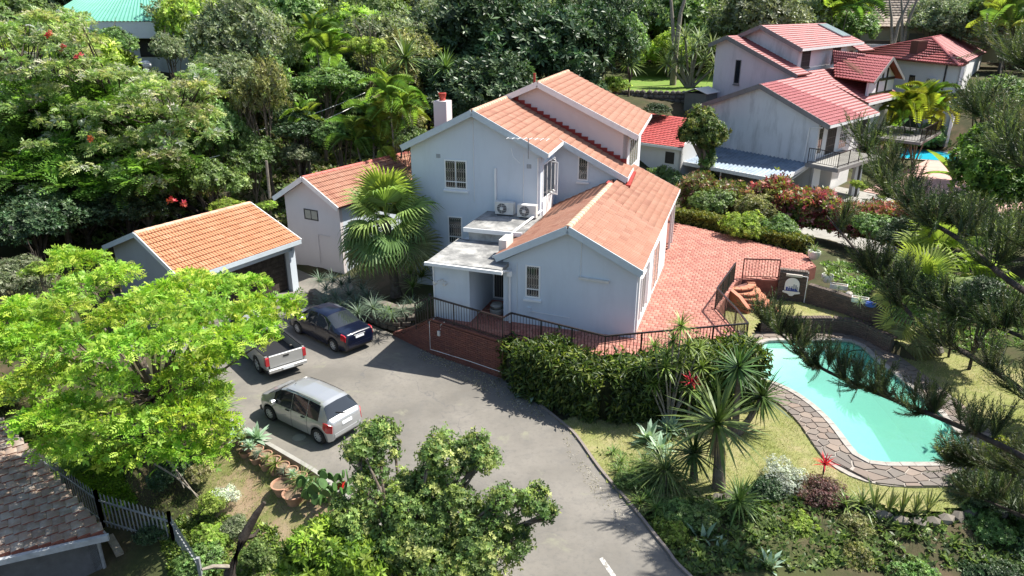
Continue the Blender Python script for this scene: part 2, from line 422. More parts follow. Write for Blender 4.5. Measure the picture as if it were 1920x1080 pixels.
# ------------------------------------------------------------------ terrain
gx = np.concatenate([[-1600, -600, -260, -130, -85], np.arange(-62, 72, .7), [90, 130, 260, 600, 1600]])
gy = np.concatenate([[-400, -120, -40, -14], np.arange(0, 125, .7), [140, 190, 320, 700, 1500, 3500]])
GX, GY = np.meshgrid(gx, gy, indexing='ij')
fix = np.full(GX.shape, np.nan)
def pin(p, z=None):
    i = np.abs(gx - p[0]).argmin(); j = np.abs(gy - p[1]).argmin(); fix[i, j] = p[2] if z is None else z
for p in [at(100, 830, -1.3), at(20, 790, -1.1), at(195, 985, -1.5), at(120, 900, -1.5), at(260, 985, -1.4), at(340, 1040, -1.5), at(480, 905, -.35), at(420, 880, -.6), at(560, 955, -.3), at(250, 850, -.8), at(640, 1000, -.35), at(500, 1010, -.8),
          V3(-14, 12, -3.2), V3(-10, 12, -2.8), V3(-20, 14, -3.2), V3(-6, 10, -1.6), V3(-3.5, 11, -.5), V3(-4.5, 12.5, -.45), V3(-1.5, 8.5, -.5), V3(-26, 20, -1.8), V3(-20, 23, -.6), V3(-18, 26, -.1), V3(-22, 30, .3),
          at(1250, 985, -.1), at(1320, 1000, -.35), at(1400, 1040, -.9), at(1600, 1010, -1.3), at(1500, 960, -.25), at(1800, 1010, -1.5), V3(9, 10, -1.8), V3(15, 9, -2.4), V3(22, 12, -2), V3(7.6, 12, -.5),
          at(1600, 520, 1.5), at(1560, 510, 1.5), at(1680, 575, 1.4), at(1740, 600, 1.1), at(1800, 560, 1.4), at(1850, 640, .5), at(1820, 600, .9), V3(30, 22, .3), V3(30, 30, .9), V3(25, 25, .6),
          at(1300, 395, 1.5), at(1450, 420, 1.5), at(1600, 430, 1.5), at(1420, 385, .6), at(1300, 350, .8), nw(-6, -6, .2), nw(-11, -4, .5), nw(2, 20, .1), nw(6, 10, .1),
          nw(-13, -1, 2.4), nw(-13, 3, 4.4), nw(-14.5, 6.3, 5.9), nw(-16, 9, 6.6), nw(-14, 18, 7.0), nw(-17, 4, 5.9), nw(-6, 26, 4), V3(46, 78, 2.2), at_y(1700, 100, 88), at_y(1600, 125, 84), at_y(250, 120, 60), at_y(250, 100, 66),
          at(1230, 205, 3.6), at(1260, 215, 3.4),
          V3(8, 47, 2.4), V3(4, 46, 2.6), V3(-2, 44, 2.2), V3(-8, 42, 1.5), V3(-12, 40, 1.2), V3(-18, 38, 1.2), V3(-26, 36, 1.4), V3(-30, 44, 3.2), V3(-20, 46, 3.2), V3(-10, 48, 3.4), V3(0, 52, 4.4), V3(8, 54, 4.6),
          V3(-30, 60, 7.2), V3(-15, 60, 7.2), V3(0, 62, 7.4), V3(10, 66, 7.2), V3(18, 72, 8.2), V3(-30, 80, 12.5), V3(-10, 80, 12.5), V3(10, 84, 11.5), V3(25, 84, 8.5), V3(40, 60, 2.4), V3(45, 80, 5.4), V3(60, 60, 3), V3(35, 45, 1.0), V3(50, 45, .8), V3(60, 90, 8),
          V3(-50, 60, 7), V3(-50, 40, 2.6), V3(-50, 20, -1), V3(-30, 105, 18), V3(0, 105, 18), V3(30, 110, 14), V3(60, 118, 14), V3(-50, 100, 17),
          V3(-20, 5, -5), V3(0, 3, -3), V3(20, 3, -5), V3(45, 10, -2), V3(0, 0, -4)]:
    pin(p)
fix[0, :] = 22; fix[-1, :] = 22; fix[:, -1] = 75; fix[:, -2] = 60; fix[:, -3] = 46; fix[:, 0] = -12
def pinpoly(poly, z):
    m_ = inpoly(GX, GY, poly); fix[m_] = z
pinpoly([nw(-15, 7, 0), nw(-6, 9.5, 0), nw(-6, 20, 0), nw(-15, 20, 0)], 5.8)
pinpoly([hw(-12, 4, 0), hw(-12, 18, 0), hw(0, 18, 0), hw(0, 4, 0)], 1.0)
pinpoly(offset(LAWN, .3), -.07)
pinpoly(UP_LAWN, .58)
pinpoly(offset(TER, -.8), .9)
pinpoly([at(560, 560, .2), at(690, 590, .2), at(740, 610, .3), at(800, 590, .3), hw(-8, 0, 0), hw(-8, 4.6, 0), hw(-11, 4.6, 0), V3(-8.0, 32, 0)], .55)
_a = [at(1150, 171, 5.7), at(1312, 175, 5.7), at(1345, 168, 5.7), at(1340, 136, 5.7), at(1270, 118, 5.7), at(1170, 114, 5.7)]
pinpoly(_a, 5.75)
pinpoly([V3(44, 80, 0), V3(80, 76, 0), V3(90, 98, 0), V3(48, 100, 0)], 6.0)
pinpoly(offset(DRV, .5), -.12)
pinpoly([nw(-12, .3, 0), nw(-.3, .3, 0), nw(-.3, 18, 0), nw(-12, 2, 0)], .1)
pinpoly([nw(.5, -7, 0), nw(14, -7, 0), nw(16, 30, 0), nw(.5, 30, 0)], .1)
pinpoly([nw(-12, -6, 0), nw(.5, -8, 0), nw(.5, .4, 0), nw(-12, .4, 0)], .05)
pinpoly(offset(POOL, 1.0), -2.1)
SPOOL = [at(1670, 300, .2), at(1680, 270, .2), at(1760, 274, .2), at(1825, 284, .2), at(1835, 325, .2), at(1740, 330, .2), at(1660, 330, .2)]
pinpoly(SPOOL, .1)
NPLOT = [nw(.5, -7, 0), nw(14, -7, 0), nw(16, 30, 0), nw(.5, 30, 0)]
known = ~np.isnan(fix)
kp = np.argwhere(known); sel = kp[RNG.permutation(len(kp))[:900]]
TZ = np.zeros(GX.shape); W_ = np.zeros(GX.shape)
for i, j in np.concatenate([sel]):
    d2 = (GX - gx[i]) ** 2 + (GY - gy[j]) ** 2 + .5
    w_ = d2 ** -1.6; TZ += w_ * fix[i, j]; W_ += w_
TZ /= W_
TZ[known] = fix[known]
for _k in range(1500):
    A_ = TZ.copy()
    TZ[1:-1, 1:-1] = .25 * (A_[2:, 1:-1] + A_[:-2, 1:-1] + A_[1:-1, 2:] + A_[1:-1, :-2])
    TZ[known] = fix[known]
polyk = np.zeros(GX.shape, bool)
for pl_, e_ in ((LAWN, .3), (UP_LAWN, 0), (TER, -.8), (DRV, .5), (POOL, 1.0), (SPOOL, 0), (NPLOT, 0)): polyk |= inpoly(GX, GY, offset(pl_, e_) if e_ else pl_)
for _k in range(60):            # relax the single survey points so that they leave no spikes
    A_ = TZ.copy(); A_[1:-1, 1:-1] = .5 * A_[1:-1, 1:-1] + .125 * (TZ[2:, 1:-1] + TZ[:-2, 1:-1] + TZ[1:-1, 2:] + TZ[1:-1, :-2])
    TZ = np.where(polyk, TZ, A_)
def gz(x, y):
    i = int(np.clip(np.searchsorted(gx, x) - 1, 0, len(gx) - 2)); j = int(np.clip(np.searchsorted(gy, y) - 1, 0, len(gy) - 2))
    a = (x - gx[i]) / (gx[i + 1] - gx[i]); b = (y - gy[j]) / (gy[j + 1] - gy[j])
    return (TZ[i, j] * (1 - a) + TZ[i + 1, j] * a) * (1 - b) + (TZ[i, j + 1] * (1 - a) + TZ[i + 1, j + 1] * a) * b
TB = TZ + np.where(known, 0, RNG.normal(0, .03, TZ.shape))
nI, nJ = GX.shape
idx = np.arange(nI * nJ).reshape(nI, nJ)
quads = np.stack([idx[:-1, :-1], idx[1:, :-1], idx[1:, 1:], idx[:-1, 1:]], -1).reshape(-1, 4)
link(np_mesh('ground', np.stack([GX, GY, TB], -1), quads, M['ground'], smooth=True), 'ground', kind='structure')

def sheet(name, poly, z, mat, kind='structure', thick=0.0, res=None):
    bm = bmesh.new()
    vs = [bm.verts.new((p[0], p[1], z if z is not None else p[2])) for p in poly]
    f = bm.faces.new(vs)
    if f.normal.z < 0: f.normal_flip()
    if thick:
        r = bmesh.ops.extrude_face_region(bm, geom=[f]); bmesh.ops.translate(bm, vec=(0, 0, -thick), verts=[e for e in r['geom'] if isinstance(e, bmesh.types.BMVert)])
    bmesh.ops.triangulate(bm, faces=bm.faces)
    bmesh.ops.recalc_face_normals(bm, faces=bm.faces)
    me = bpy.data.meshes.new(name); bm.to_mesh(me); bm.free(); me.materials.append(mat)
    return link(me, name, kind=kind)

# asphalt: pale, worn, patched, cracked
m, n, l, b = nt('worn_asphalt'); p_ = pos(n)
c_ = mixc(n, l, ramp(n, l, noise(n, l, .35, 5, .6, p_), .36, .64), (.132, .122, .105), (.20, .184, .158))
c_ = mixc(n, l, ramp(n, l, noise(n, l, 1.7, 6, .7, p_), .52, .75), c_, (.135, .128, .115))
c_ = mixc(n, l, ramp(n, l, noise(n, l, .8, 4, .6, p_, .6), .62, .72), c_, (.21, .205, .15))
c_ = mixc(n, l, ramp(n, l, noise(n, l, 7, 5, .75, p_), .5, .8), c_, (.12, .114, .102))
fn_ = noise(n, l, 70, 3, .8, p_)
c_ = mixc(n, l, .4, c_, mixc(n, l, fn_, (.55, .55, .55), (1.25, 1.25, 1.25)), 'MULTIPLY')
vo = n.new('ShaderNodeTexVoronoi'); vo.feature = 'DISTANCE_TO_EDGE'; vo.inputs['Scale'].default_value = .22
va = n.new('ShaderNodeVectorMath'); va.operation = 'MULTIPLY_ADD'; nz = n.new('ShaderNodeTexNoise'); nz.inputs['Scale'].default_value = 1.3; nz.inputs['Detail'].default_value = 6
l.new(p_, nz.inputs['Vector']); l.new(nz.outputs['Color'], va.inputs[0]); va.inputs[1].default_value = (1.6, 1.6, 0); l.new(p_, va.inputs[2]); l.new(va.outputs[0], vo.inputs['Vector'])
ckm = n.new('ShaderNodeMath'); ckm.operation = 'MULTIPLY'
l.new(ramp(n, l, vo.outputs['Distance'], .0008, .0045, (1, 1, 1), (0, 0, 0)), ckm.inputs[0]); l.new(ramp(n, l, noise(n, l, .23, 2, .5, p_), .43, .55), ckm.inputs[1])
c_ = mixc(n, l, ckm.outputs[0], c_, (.11, .105, .10))
l.new(c_, b.inputs['Base Color']); b.inputs['Roughness'].default_value = .88
bump(n, l, b, fn_, .4, .01)
M['asphalt'] = m
sheet('driveway', DRV, 0.0, M['asphalt'])
# painted stripe near the bottom of the drive
mb = MB(); a_, b_ = at(1127, 1046, .004), at(1152, 1082, .004); w_ = V3(.05, .035, 0)
mb.add([a_ - w_, a_ + w_, b_ + w_, b_ - w_], [(0, 1, 2, 3)]); mb.build('lane_marking', dual('worn_road_paint', (.55, .54, .50), (.22, .205, .18), 9, .45, .6, .85, 40, .1), kind='structure')
# kerbs
def strip_wall(name, pts, w, z0, z1, mat, **kw):
    k = MB(); P = [np.array(p, float) for p in pts]
    L_, R_ = [], []
    for i, p in enumerate(P):
        t = P[min(i + 1, len(P) - 1)] - P[max(i - 1, 0)]; nn = V3(-t[1], t[0], 0) / (np.hypot(t[0], t[1]) + 1e-9)
        L_.append(p + nn * w / 2); R_.append(p - nn * w / 2)
    for i in range(len(P) - 1):
        q = [L_[i], R_[i], R_[i + 1], L_[i + 1]]
        zz = [z0(*x[:2]) if callable(z0) else z0 for x in q]; zt = [z1(*x[:2]) if callable(z1) else z1 for x in q]
        k.hexa([V3(x[0], x[1], z) for x, z in zip(q, zz)] + [V3(x[0], x[1], z) for x, z in zip(q, zt)])
    return k.build(name, mat, **kw)
kr = [at(1010, 762), at(1050, 794), at(1078, 820), at(1122, 882), at(1180, 950), at(1245, 1032), at(1296, 1090), V3(6.7, 9, 0)]
strip_wall('kerb', [p + V3(.05, .03, 0) for p in spline(kr, 4)], .08, -.3, .07, M['mortar'], kind='structure')
kl = [at(420, 778), at(455, 802), at(500, 830), at(545, 856), at(600, 889), at(640, 922), at(680, 959), at(745, 1014)]
strip_wall('kerb', [p + V3(-.05, -.03, 0) for p in spline(kl, 4)], .14, -.4, .08, M['concrete'], kind='structure')
LAWN_S = spline(LAWN[:5], 3) + LAWN[5:]
# the lawn is a sheet with the pool cut out of it
def turf(name, poly, hole, z, mat, g=.14):
    P = np.array(poly)[:, :2]; x0, y0 = P.min(0); x1, y1 = P.max(0)
    xs_ = np.arange(x0, x1 + g, g); ys_ = np.arange(y0, y1 + g, g); X, Y = np.meshgrid(xs_, ys_, indexing='ij')
    ok_ = inpoly(X + g / 2, Y + g / 2, poly)
    if hole is not None: ok_ &= ~inpoly(X + g / 2, Y + g / 2, hole)
    id_ = np.arange(X.size).reshape(X.shape); f_ = np.stack([id_[:-1, :-1], id_[1:, :-1], id_[1:, 1:], id_[:-1, 1:]], -1)[ok_[:-1, :-1]]
    used, inv = np.unique(f_, return_inverse=True); V_ = np.stack([X, Y, np.full(X.shape, z) + RNG.normal(0, .008, X.shape)], -1).reshape(-1, 3)[used]
    return link(np_mesh(name, V_, inv.reshape(-1, 4), mat, smooth=True), name, kind='structure')
turf('lawn', LAWN_S, offset(POOL, 1.0), .02, M['lawn'])
turf('upper_lawn', UP_LAWN, None, .65, M['lawn'])
bk = [at(455, 806, .02), at(600, 893, .02), at(660, 945, .0), at(600, 985, -.2), at(560, 955, -.15), at(470, 900, -.2), at(440, 850, -.2)]
# ------------------------------------------------------------------ joined and single pieces
def rnd_attr(me, vals):
    a = me.attributes.new('rnd', 'FLOAT', 'POINT'); a.data.foreach_set('value', np.asarray(vals, np.float32))
def pieces(name, proto, mats4, parent, near=300, rest_name=None):
    """300 largest pieces as objects that share one mesh, the others joined"""
    c = np.array([m_[:3, 3] for m_ in mats4]); dist = np.linalg.norm(c - V3(0, 0, CAM_H), axis=1)
    scr = np.array([960 + CAM_F * p[0] / max(.1, depth(p)) for p in c])
    dist = dist + np.where((scr < -20) | (scr > 1940), 1e3, 0)
    order = np.argsort(dist)
    for k in order[:near]: put(proto, name, parent, mats4[k])
    rest = order[near:]
    if len(rest):
        nv = len(proto.vertices); v = np.empty(nv * 3, np.float32); proto.vertices.foreach_get('co', v); v = np.c_[v.reshape(-1, 3), np.ones(nv)]
        fs = [tuple(p.vertices) for p in proto.polygons]
        VV = np.concatenate([(v @ mats4[k].T)[:, :3] for k in rest]); FF = []
        o0 = wl(parent)
        me = bpy.data.meshes.new(rest_name or name)
        tri = [f for f in fs]; ln = np.array([len(f) for f in tri]); base = np.concatenate([np.array(f) for f in tri])
        allv = np.concatenate([base + nv * i for i in range(len(rest))]).astype(np.int32); alln = np.tile(ln, len(rest)).astype(np.int32)
        me.vertices.add(len(VV)); me.vertices.foreach_set('co', (VV - 0).astype(np.float32).ravel())
        me.loops.add(len(allv)); me.loops.foreach_set('vertex_index', allv)
        me.polygons.add(len(alln)); me.polygons.foreach_set('loop_start', np.concatenate([[0], np.cumsum(alln)[:-1]]).astype(np.int32)); me.polygons.foreach_set('loop_total', alln)
        [me.materials.append(mm_) for mm_ in proto.materials]; pi_ = np.empty(len(proto.polygons), np.int32); proto.polygons.foreach_get('material_index', pi_); me.polygons.foreach_set('material_index', np.tile(pi_, len(rest))); rnd_attr(me, np.repeat(RNG.random(len(rest)), nv)); me.update(calc_edges=True)
        link(me, rest_name or name, parent, kind='stuff')
def m4(o, x, y, z):
    A_ = np.eye(4); A_[:3, 0], A_[:3, 1], A_[:3, 2], A_[:3, 3] = x, y, z, o; return A_
def unit_mesh(name, mb, mat):
    me = bpy.data.meshes.new(name); me.from_pydata(mb.v, [], mb.f); me.materials.append(mat)
    bm = bmesh.new(); bm.from_mesh(me); bmesh.ops.recalc_face_normals(bm, faces=bm.faces); bm.to_mesh(me); bm.free()
    return me
def chamfer_box(mb, lo, hi, c):
    x0, y0, z0 = lo; x1, y1, z1 = hi
    mb.add([(x0, y0, z0), (x1, y0, z0), (x1, y1, z0), (x0, y1, z0), (x0, y0, z1 - c), (x1, y0, z1 - c), (x1, y1, z1 - c), (x0, y1, z1 - c),
            (x0 + c, y0 + c, z1), (x1 - c, y0 + c, z1), (x1 - c, y1 - c, z1), (x0 + c, y1 - c, z1)],
           [(0, 1, 5, 4), (1, 2, 6, 5), (2, 3, 7, 6), (3, 0, 4, 7), (4, 5, 9, 8), (5, 6, 10, 9), (6, 7, 11, 10), (7, 4, 8, 11), (8, 9, 10, 11)])

def brick_wall(parent, a, b, z0, ztop, mat, out, bw=.22, bh=.072, gap=.012, near=300, depth_=.05):
    """bricks laid proud of a mortar core between two plan points; out = outward direction; ztop may be a function of length"""
    a = np.array(a, float); b = np.array(b, float); t = b - a; t[2] = 0; L = np.linalg.norm(t); t /= L
    q = MB(); chamfer_box(q, (-.5, -.5, 0), (.5, .5, 1), .06)
    proto = unit_mesh('brick', q, mat); Ms = []; r = 0
    z = z0
    while True:
        zt = z + bh; any_ = False; x = -(r % 2) * (bw + gap) / 2
        while x < L:
            x0, x1 = max(0, x), min(L, x + bw); xm = (x0 + x1) / 2; top = ztop(xm) if callable(ztop) else ztop
            if zt <= top and x1 - x0 > .05:
                any_ = True
                c = a + t * xm + V3(0, 0, z + bh / 2 - a[2]) 
                Ms.append(m4(c + out * (-.012), t * (x1 - x0), V3(0, 0, bh), out * (depth_ * (.9 + .2 * RNG.random()))))
            x += bw + gap
        z = zt + gap; r += 1
        if not any_ or r > 90: break
    return proto, Ms

# ------------------------------------------------------------------ terrace
ter = thing('terrace', 'red clay paved terrace wrapping round the grey blue house above a hedge', 'terrace', (TER[3][0], TER[3][1], 0))
ter['kind'] = 'structure'
q = MB(); q.prism([V3(p[0], p[1], -.25) for p in TER], (0, 0, Z_T + .20)); q.build('terrace_base', M['flash'] if False else plain('red_brown_plinth', (.20, .07, .05), .85, 0, .25, 6), ter)
q = MB(); chamfer_box(q, (0, 0, 0), (.222, .222, .05), .006); pv = unit_mesh('paver', q, M['paver'])
Ms = []; row = 0
inner_t = offset(TER, -.12)
cs = []
for d_ in np.arange(-3.2, 17, .238):
    row += 1
    for s_ in np.arange(-8, 13, .238):
        cs.append((s_ + (row % 2) * .119, d_))
cs = np.array(cs); W3 = np.array([hw(x + .11, y + .11, 0) for x, y in cs])
ok_ = inpoly(W3[:, 0], W3[:, 1], inner_t) & ~((cs[:, 0] > -5.3) & (cs[:, 0] < -.3) & (cs[:, 1] > .3)) & ~((cs[:, 0] < -4.9) & (cs[:, 1] > 5))
for (s_, d_), k in zip(cs, ok_):
    if k: Ms.append(m4(hw(s_, d_, Z_T - .05 + RNG.normal(0, .0015)), HF.a, HF.b, V3(0, 0, 1)))
pieces('paver', pv, Ms, ter, 300, 'paving')
# coping course along the open edge
edge = [TER[2], TER[3], TER[4], TER[5], TER[6], TER[7]]
for i in range(len(edge) - 1):
    a, b2 = edge[i], edge[i + 1]; t = b2 - a; L = np.linalg.norm(t); t = t / L; nn = V3(-t[1], t[0], 0); k = int(L / .24)
    for j in range(k):
        c = a + t * (j + .5) * L / k + nn * .06 + V3(0, 0, -.045)
        put(pv, 'paver', ter, m4(c - t * .11 - nn * .11 + V3(0, 0, .006), t, nn, V3(0, 0, 1)))

# brick retaining wall under the terrace
ZW = 1.46
A0, A1 = TER[0], TER[1]
tw = (A1 - A0); tw[2] = 0; tw /= np.linalg.norm(tw); ow = V3(tw[1], -tw[0], 0)
LW = np.linalg.norm((A1 - A0)[:2])
rw = thing('retaining_wall', 'red brown brick retaining wall beside the driveway below the black railing', 'wall', tuple(V3(A0[0], A0[1], 0)))
B0 = at(738, 628)
q = MB(); q.prism([V3(A0[0], A0[1], -.2) + ow * .0, V3(A1[0], A1[1], -.2), V3(A1[0], A1[1], ZW - .004), V3(A0[0], A0[1], ZW - .004)], -ow * .3)
q.build('wall_core', M['mortar'], rw)
proto, Ms = brick_wall(rw, V3(A0[0], A0[1], 0) + ow * .002, V3(A1[0], A1[1], 0) + ow * .002, -.1, ZW, M['brick'], ow)
# wing wall falling to the left with a curved top
B0p = V3(B0[0], B0[1], 0); t2 = V3(A0[0], A0[1], 0) - B0p; L2 = np.linalg.norm(t2); t2 /= L2; o2 = V3(t2[1], -t2[0], 0)
ft = lambda x: .12 + (ZW - .12) * (x / L2) ** 1.25
q = MB(); pts = [B0p + t2 * x + V3(0, 0, ft(x) - .01) for x in np.linspace(0, L2, 9)] + [V3(A0[0], A0[1], -.2), B0p + V3(0, 0, -.2)]
q.prism(pts, -o2 * .28); q.build('wall_core', M['mortar'], rw)
p2, Ms2 = brick_wall(rw, B0p + o2 * .002, B0p + t2 * L2 + o2 * .002, -.1, ft, M['brick'], o2)
pieces('brick', proto, Ms + Ms2, rw, 300, 'brickwork')
# soldier course on top
q = MB(); chamfer_box(q, (-.036, -.16, 0), (.036, .16, .07), .008); so = unit_mesh('coping_brick', q, M['brick'])
for x in np.arange(.05, LW, .083): put(so, 'coping_brick', rw, m4(A0 + tw * x + V3(0, 0, -.03) - ow * .10, tw, -ow, V3(0, 0, 1)))
for x in np.arange(.2, L2, .083):
    sl_ = 1.25 * (ZW - .12) / L2 * (x / L2) ** .25; u_ = V3(t2[0], t2[1], sl_); u_ /= np.linalg.norm(u_)
    put(so, 'coping_brick', rw, m4(B0p + t2 * x + V3(0, 0, ft(x) - .01) - o2 * .10, u_, -o2, np.cross(u_, -o2)))
# paved ramp behind the wing wall
q = MB(); q.prism([B0p + V3(0, 0, -.1), B0p + V3(0, 0, .10), A0 + V3(0, 0, -.06), V3(A0[0], A0[1], -.1)], -o2 * 1.1); q.build('brick_ramp', M['paver_step'], kind='structure')
# conduit on the wall with an outlet box
wp = lambda px, py, k=.035: (lambda r, n0: V3(0, 0, CAM_H) + r * (((V3(A0[0], A0[1], 0) - V3(0, 0, CAM_H)) @ ow) / (r @ ow)) + ow * k)(sight(px, py), 0)
cd = thing('conduit', 'white electrical conduit running down and along the brick retaining wall', 'conduit', tuple(wp(812, 600)))
q = MB(); q.tube([wp(815, 597), wp(806, 602), wp(808, 654), wp(880, 676), wp(944, 698)], .014, 6); q.tube([wp(835, 603), wp(827, 609), wp(827, 618)], .012, 6); q.build('pipe', M['white'], cd, 40)
q = MB(); c_ = wp(825, 624); q.prism([c_ + tw * a + V3(0, 0, b_) for a, b_ in ((-.05, -.1), (.05, -.1), (.05, .1), (-.05, .1))], ow * .07); q.build('outlet_box', M['offwhite'], cd)

# ------------------------------------------------------------------ roofs
def tile_proto(name, mat, w=.3, L=.35, rolls=2, h=.045):
    q = MB(); xs = []; gr_ = .045
    for k in range(rolls):                       # flat pans parted by narrow grooves
        x0, x1 = k * w / rolls, (k + 1) * w / rolls
        xs += [(x0, .004), (x0 + gr_ * .5, h * .85), (x0 + (x1 - x0) * .5, h), (x1 - gr_ * .5, h * .85)]
    xs.append((w, .004)); n_ = len(xs) - 1
    v = [(x, 0, z + .034) for x, z in xs] + [(x, L, z - .006) for x, z in xs] + [(x, 0, .0) for x, z in xs]
    N_ = n_ + 1
    q.add(v, [(i, i + 1, N_ + i + 1, N_ + i) for i in range(n_)] + [(2 * N_ + i, 2 * N_ + i + 1, i + 1, i) for i in range(n_)])
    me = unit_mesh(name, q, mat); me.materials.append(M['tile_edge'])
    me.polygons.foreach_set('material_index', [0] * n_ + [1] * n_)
    me.polygons.foreach_set('use_smooth', [True] * len(me.polygons)); me.set_sharp_from_angle(angle=R(50))
    return me
def roof_plane(e0, e1, r0, r1, w=.3, g=.33, clip=None):
    """tile matrices on a quad: eave e0->e1, ridge r0->r1"""
    e0, e1, r0, r1 = [np.array(p, float) for p in (e0, e1, r0, r1)]
    up = ((r0 - e0) + (r1 - e1)) / 2; Ls = np.linalg.norm(up); nr = max(1, round(Ls / g)); out = []
    nrm = np.cross(e1 - e0, up); nrm /= np.linalg.norm(nrm)
    if nrm[2] < 0: nrm = -nrm
    for j in range(nr):
        a = e0 + (r0 - e0) * j / nr; b = e1 + (r1 - e1) * j / nr; t = b - a; L = np.linalg.norm(t); nc = max(1, round(L / w))
        a2 = e0 + (r0 - e0) * (j + 1) / nr; b2 = e1 + (r1 - e1) * (j + 1) / nr
        for i in range(nc):
            p = a + t * i / nc; q_ = a2 + (b2 - a2) * i / nc; u = q_ - p; u /= np.linalg.norm(u)
            mid = p + t / nc / 2 + u * g / 2
            if clip is not None and not clip(mid): continue
            out.append(m4(p + nrm * (.01 + RNG.normal(0, .002)), t / nc / w, u * (Ls / nr / g) + nrm * RNG.normal(0, .004), nrm))
    return out
def deck(parent, quad, mat=None, t=.06, name='roof_deck'):
    q = MB(); q4 = [np.array(p, float) for p in quad]; n_ = np.cross(q4[1] - q4[0], q4[3] - q4[0]); n_ /= np.linalg.norm(n_)
    if n_[2] < 0: n_ = -n_
    q.prism(q4, -n_ * t); return q.build(name, mat or M['deck'], parent)
def ridge_caps(parent, a, b, mat, L=.36, r=.13):
    a = np.array(a, float); b = np.array(b, float); t = b - a; n_ = max(1, round(np.linalg.norm(t) / L)); l_ = np.linalg.norm(t) / n_; t /= np.linalg.norm(t)
    sd_ = np.cross(t, V3(0, 0, 1)); sd_ /= np.linalg.norm(sd_); u = np.cross(sd_, t)
    q = MB(); v = []; K = 7
    for y, rr in ((0, r * 1.08), (l_ * 1.04, r * .96)):
        for k in range(K): an = math.pi * k / (K - 1); v.append((rr * math.cos(an), y, rr * .75 * math.sin(an) - .03))
    q.add(v, [(k, k + 1, K + k + 1, K + k) for k in range(K - 1)] + [tuple(range(K))])
    me = unit_mesh('ridge_tile', q, mat)
    for i in range(n_): put(me, 'ridge_tile', parent, m4(a + t * l_ * i + V3(0, 0, .03), sd_, t, u))
def barge(parent, a, b, mat, h=.2, t=.04, name='fascia', drop=.0):
    q = MB(); q.bar(np.array(a, float) + V3(0, 0, -h / 2 + .05 - drop), np.array(b, float) + V3(0, 0, -h / 2 + .05 - drop), t, h); return q.build(name, mat, parent)

# ------------------------------------------------------------------ windows: frame bars, panes and a lattice of burglar bars
def window(parent, o, u, nrm, w, h, cols=2, rows=1, frame='white', pane='glass', sill=True, lattice=None, fw=.06, proud=.03, transom=None, bars=0, barmat='gold_bar'):
    o = np.array(o, float); u = np.array(u, float) / np.linalg.norm(u); nrm = np.array(nrm, float); up = V3(0, 0, 1)
    P = lambda x, z, k=0.: o + u * x + up * z + nrm * k
    wnd = MB()
    def fb(x0, z0, x1, z1, k=proud, dp=.07): wnd.prism([P(x0, z0, k), P(x1, z0, k), P(x1, z1, k), P(x0, z1, k)], -nrm * dp)
    fb(0, 0, w, fw); fb(0, h - fw, w, h); fb(0, fw, fw, h - fw); fb(w - fw, fw, w, h - fw)
    for i in range(1, cols): x = w * i / cols; fb(x - fw * .35, fw, x + fw * .35, h - fw, proud - .005)
    zs = [h * i / rows for i in range(1, rows)] if transom is None else [transom]
    for z in zs: fb(fw, z - fw * .35, w - fw, z + fw * .35, proud - .007)
    win = wnd.build('window', M[frame], parent)
    xe = [0] + [w * i / cols for i in range(1, cols)] + [w]; ze = [0] + zs + [h]
    for i in range(len(xe) - 1):
        for j in range(len(ze) - 1):
            g = MB(); k = .012 - .001 * ((i + j) % 2)
            g.add([P(xe[i] + .01, ze[j] + .01, k), P(xe[i + 1] - .01, ze[j] + .01, k), P(xe[i + 1] - .01, ze[j + 1] - .01, k), P(xe[i] + .01, ze[j + 1] - .01, k)], [(0, 1, 2, 3)])
            g.build('pane', M[pane], win, fix=False)
    if lattice:
        g = MB(); nx = max(2, int(w / .11)); nz_ = max(2, int(h / .12))
        for i in range(nx + 1):
            x = fw + (w - 2 * fw) * i / nx; g.bar(P(x, fw, .018), P(x, h - fw, .018), .012, .008, nrm)
        for j in range(int(nz_ / 3) + 1):
            z = fw + (h - 2 * fw) * j / max(1, int(nz_ / 3))
            for i in range(nx):
                xa, xb = fw + (w - 2 * fw) * i / nx, fw + (w - 2 * fw) * (i + 1) / nx; dz = .09
                if z + dz < h: g.bar(P(xa, z, .022), P(xb, z + dz, .022), .010, .006, nrm)
                if z - dz > 0: g.bar(P(xa, z, .022), P(xb, z - dz, .022), .010, .006, nrm)
        g.build('burglar_bars', M[lattice], win)
    if sill:
        g = MB(); g.hexa([P(-.05, -.14, -.02), P(w + .05, -.14, -.02), P(w + .05, -.14, .10), P(-.05, -.14, .10), P(-.05, -.02, -.02), P(w + .05, -.02, -.02), P(w + .05, -.06, .10), P(-.05, -.06, .10)])
        g.build('sill', M['trim_white' if frame == 'white' else frame], win)
    return win

def gable_wall(parent, p, thick, mat, name='wall'):
    q = MB(); q.prism(p, thick); return q.build(name, mat, parent)

HS, HD = HF.a, HF.b
FN = -HD                                            # front normal
def mw(s, d, z): return hw(s - .065 * (d - 4.8), d, z)   # the two-storey block runs a little to the left with depth
house = thing('house', 'grey blue two-storey house with weathered orange tiled roofs, centre of the plot', 'house', tuple(hw(-5, 0, Z_T)))
